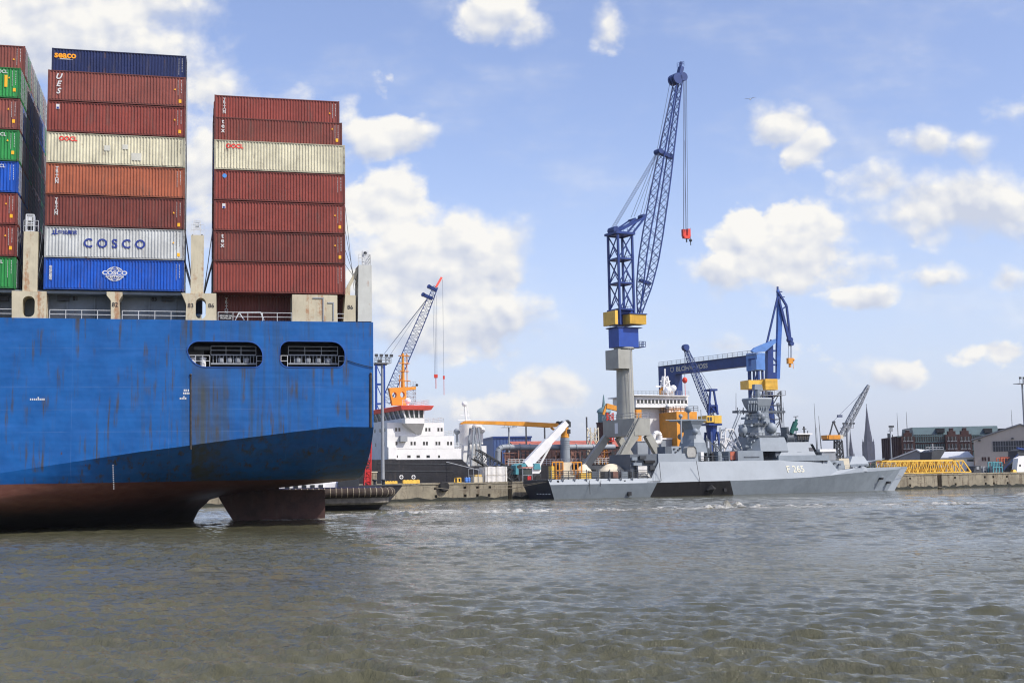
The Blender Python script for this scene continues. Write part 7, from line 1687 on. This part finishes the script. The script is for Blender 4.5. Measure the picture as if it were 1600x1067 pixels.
rack(1551, 1565, 722, 6, 'teal', 'turquoise steel stand on the pier in front of the beige warehouse'); rack(1564, 1578, 715, 9, 'tile_roof', 'rusty red steel stand beside the dark loading ramp'); rack(1536, 1550, 729, 8, 'rail_grey', 'low grey rack left of the turquoise stand')
# ---------------------------------------------------------------- background left of the big crane
DB_ = frame_at(805, 520, 10); a = DB_.p(771, 684.5); b = DB_.p(830, 690); c = DB_.p(838, 684)
r = thing('factory_hall', DB_, (a.x, 0, 0), 'dark blue clad hall far behind the pipes of the dredger', 'hall'); mb = MB(); mb.box(a.x, b.x, 0, 40, 0, a.z); mb.build('wall', M['blue_clad'], r); mb = MB(); mb.box(a.x - .3, b.x + .3, -.4, 40, a.z + .003, a.z + .7); mb.build('parapet', M['crane_navy'], r)
mb = MB()
for k in range(12): u = a.x + (b.x - a.x) * k / 12; mb.box(u, u + .25, -.1, -.003, 0, a.z)
mb.build('cladding_rib', M['crane_navy'], r)
TR = frame_at(880, 480, 12); a = TR.p(806, 693); b = TR.p(955, 686); r = thing('tiled_roof_hall', TR, (a.x, 0, 0), 'long low hall with orange red tiled roof behind the crane post', 'hall')
z1 = TR.z(900, 687); z0 = TR.z(900, 698); mb = MB(); mb.loft([[Vector((u, v, z)) for v, z in ((0, z0), (12, z1), (24, z0))] for u in (a.x, b.x + 30)]); mb.build('roof', M['tile_roof'], r, recalc=False); mb = MB(); mb.box(a.x + 1, b.x + 29, .5, 23.5, 0, z0); mb.build('wall', M['brick'], r)
for x in (822, 851, 917): p = TR.p(x, 676, 6); mb = MB(); mb.bar((p.x, 6, z0), (p.x, 6, p.z + (3 if x < 900 else 6)), .5); mb.build('roof_pole', M['dark_grey'], r)
TD = frame_at(946, 430, 0); p = TD.p(946, 650); r = thing('dome_tower', TD, (0, 0, 0), 'slim clock tower with grey blue dome and needle, left of the big crane column', 'tower')
k = 430 / 2000; zz = lambda y: TD.z(946, y); mb = MB(); mb.lathe((0, 0, 0), [(2.6, 0), (2.6, zz(662)), (2.8, zz(661.9)), (2.8, zz(660))], 12); mb.build('tower', M['brick'], r)
mb = MB(); mb.lathe((0, 0, zz(660)), [(2.1, 0), (2.1, zz(645) - zz(660)), (2.5, zz(644.5) - zz(660)), (2.3, zz(641) - zz(660)), (1.5, zz(638) - zz(660)), (.7, zz(636) - zz(660)), (.5, zz(631) - zz(660)), (.15, zz(617) - zz(660))], 14); mb.build('dome', M['copper'], r, smooth=40)
mb = MB(); mb.lattice((1.8, -3, zz(690)), (1.8, -3, zz(646)), (1, 0, 0), 2, 2, 6, .3, .2); mb.build('scaffold', M['crane_red'], r)
# low town and trees on the horizon at the right
town = random.Random(8)
for i, (x, w, y) in enumerate(((1362, 5, 727), (1368, 7, 726), (1374, 6, 724), (1380, 7, 723), (1345, 6, 728))):
    f = frame_at(x, 700 + i * 20, town.uniform(-20, 30)); p = f.p(x, y); k = (700 + i * 20) / FPX; r = thing('town_house', f, (0, 0, 0), ['pale low house', 'brick low house', 'white low house', 'grey block', 'beige low house'][i] + ' far away under the big church spire', 'house', 'far houses under the spires'); ww = w * k / 2
    mb = MB(); mb.box(-ww, ww, 0, 10, 0, p.z); mb.build('wall', M[['beige', 'brick', 'white_paint', 'roof_grey', 'beige'][i]], r); mb = MB(); mb.prism([(-ww - .3, p.z + .003), (ww + .3, p.z + .003), (0, p.z + 1.6)], -.2, 10.2); mb.build('roof', M[['tile_roof', 'roof_grey', 'tile_roof', 'roof_grey', 'roof_grey'][i]], r)
    for q in (-.5, .1, .6): mb = MB(); mb.box(q * ww, q * ww + .6, -.05, -.004, p.z - 1.6, p.z - .6); mb.build('window', M['glass'], r)
for i, (x, y, w) in enumerate(((1352, 719.5, 16), (1340, 722, 12), (1366, 721, 10))):
    f = frame_at(x, 620 + 25 * i, 0); p = f.p(x, y); k = (620 + 25 * i) / FPX; r = thing('far_tree', f, (0, 0, 0), ['rounded tree', 'smaller left tree', 'smaller right tree'][i] + ' far off in front of the big church spire', 'tree', 'far trees under the spires')
    mb = MB(); mb.tube((0, 0, 0), (0, 0, p.z * .6), .35, .2, n=7); mb.build('trunk', M['brown_pipe'], r)
    mb = MB()
    for j in range(900):
        an = town.uniform(0, 6.28); el = town.uniform(-1, 1); rr_ = town.random() ** .4; c = Vector((math.cos(an) * math.sqrt(1 - el * el) * rr_ * w * k * .5, math.sin(an) * rr_ * w * k * .4, p.z * .68 + el * rr_ * p.z * .3)); s_ = .35; t1 = Vector((town.uniform(-1, 1), town.uniform(-1, 1), town.uniform(-1, 1))).normalized() * s_; t2 = t1.cross(Vector((.3, .5, .8))).normalized() * s_
        mb.add([c - t1, c + t2, c + t1, c - t2], [(0, 1, 2, 3)])
    mb.build('crown', M['leaf'], r, recalc=False)
# ---------------------------------------------------------------- gull in flight
GU = frame_at(1172, 165, 68); c = GU.p(1172, 155.5); r = thing('gull', GU, c, 'white gull gliding in the sky right of the tall crane', 'gull')
mb = MB(); prof = [(-.30, .01, 0), (-.22, .05, 0), (-.1, .075, 0), (.05, .08, .01), (.16, .055, .02), (.22, .05, .03), (.27, .035, .03), (.31, .006, .02)]
mb.loft([[c + Vector((u, w * math.cos(a) * 1.0, z + w * math.sin(a))) for a in [6.283 * k / 10 for k in range(10)]] for u, w, z in prof], closed=True, caps=True); bd = mb.build('body', M['white_paint'], r, smooth=60)
for s in (-1, 1):
    W_ = [(.10, -.08, .05, 0), (.13, -.07, .3, .16), (.08, -.08, .52, .17), (-.06, -.12, .72, .12)]
    mb = MB(); mb.loft([[c + Vector((l, s * y, z)), c + Vector(((l + t) / 2, s * y, z + .018)), c + Vector((t, s * y, z)), c + Vector(((l + t) / 2, s * y, z - .008))] for l, t, y, z in W_], closed=True, caps=True); mb.build('wing', M['rail_white'], r, smooth=50)
    mb = MB(); mb.loft([[c + Vector((l, s * y, z)), c + Vector((t, s * y, z)), c + Vector(((l + t) / 2, s * y, z - .01))] for l, t, y, z in ((-.06, -.12, .725, .12), (-.13, -.16, .82, .09))], closed=True, caps=True); mb.build('wing_tip', M['dark_grey'], r)
mb = MB(); mb.loft([[c + Vector((-.28, s, 0)) for s in (-.03, .03)], [c + Vector((-.40, s, .0)) for s in (-.07, .07)]]); mb.build('tail', M['white_paint'], r); mb = MB(); mb.tube(c + Vector((.3, 0, .02)), c + Vector((.36, 0, .012)), .014, .004, n=6); mb.build('beak', M['marking_yellow'], r)
for o in list(bpy.data.objects):
    if o.name.startswith('tmp'): bpy.data.objects.remove(o)
# ---------------------------------------------------------------- harbour haze
mb = MB(); mb.box(-3600, 3600, -250, 3700, -3, 210)
hm = bpy.data.materials.new('harbour_haze'); hm.use_nodes = True
t = NT(hm.node_tree); pv = t.n('ShaderNodeVolumePrincipled'); o = t.n('ShaderNodeOutputMaterial'); t.l(pv.outputs[0], o.inputs['Volume'])
pv.inputs['Color'].default_value = (.86, .9, 1., 1); pv.inputs['Density'].default_value = .00006; pv.inputs['Anisotropy'].default_value = .2
mb.build('haze', hm, None, Frame(0, 0, 0), (0, 0, 0), kind='stuff')
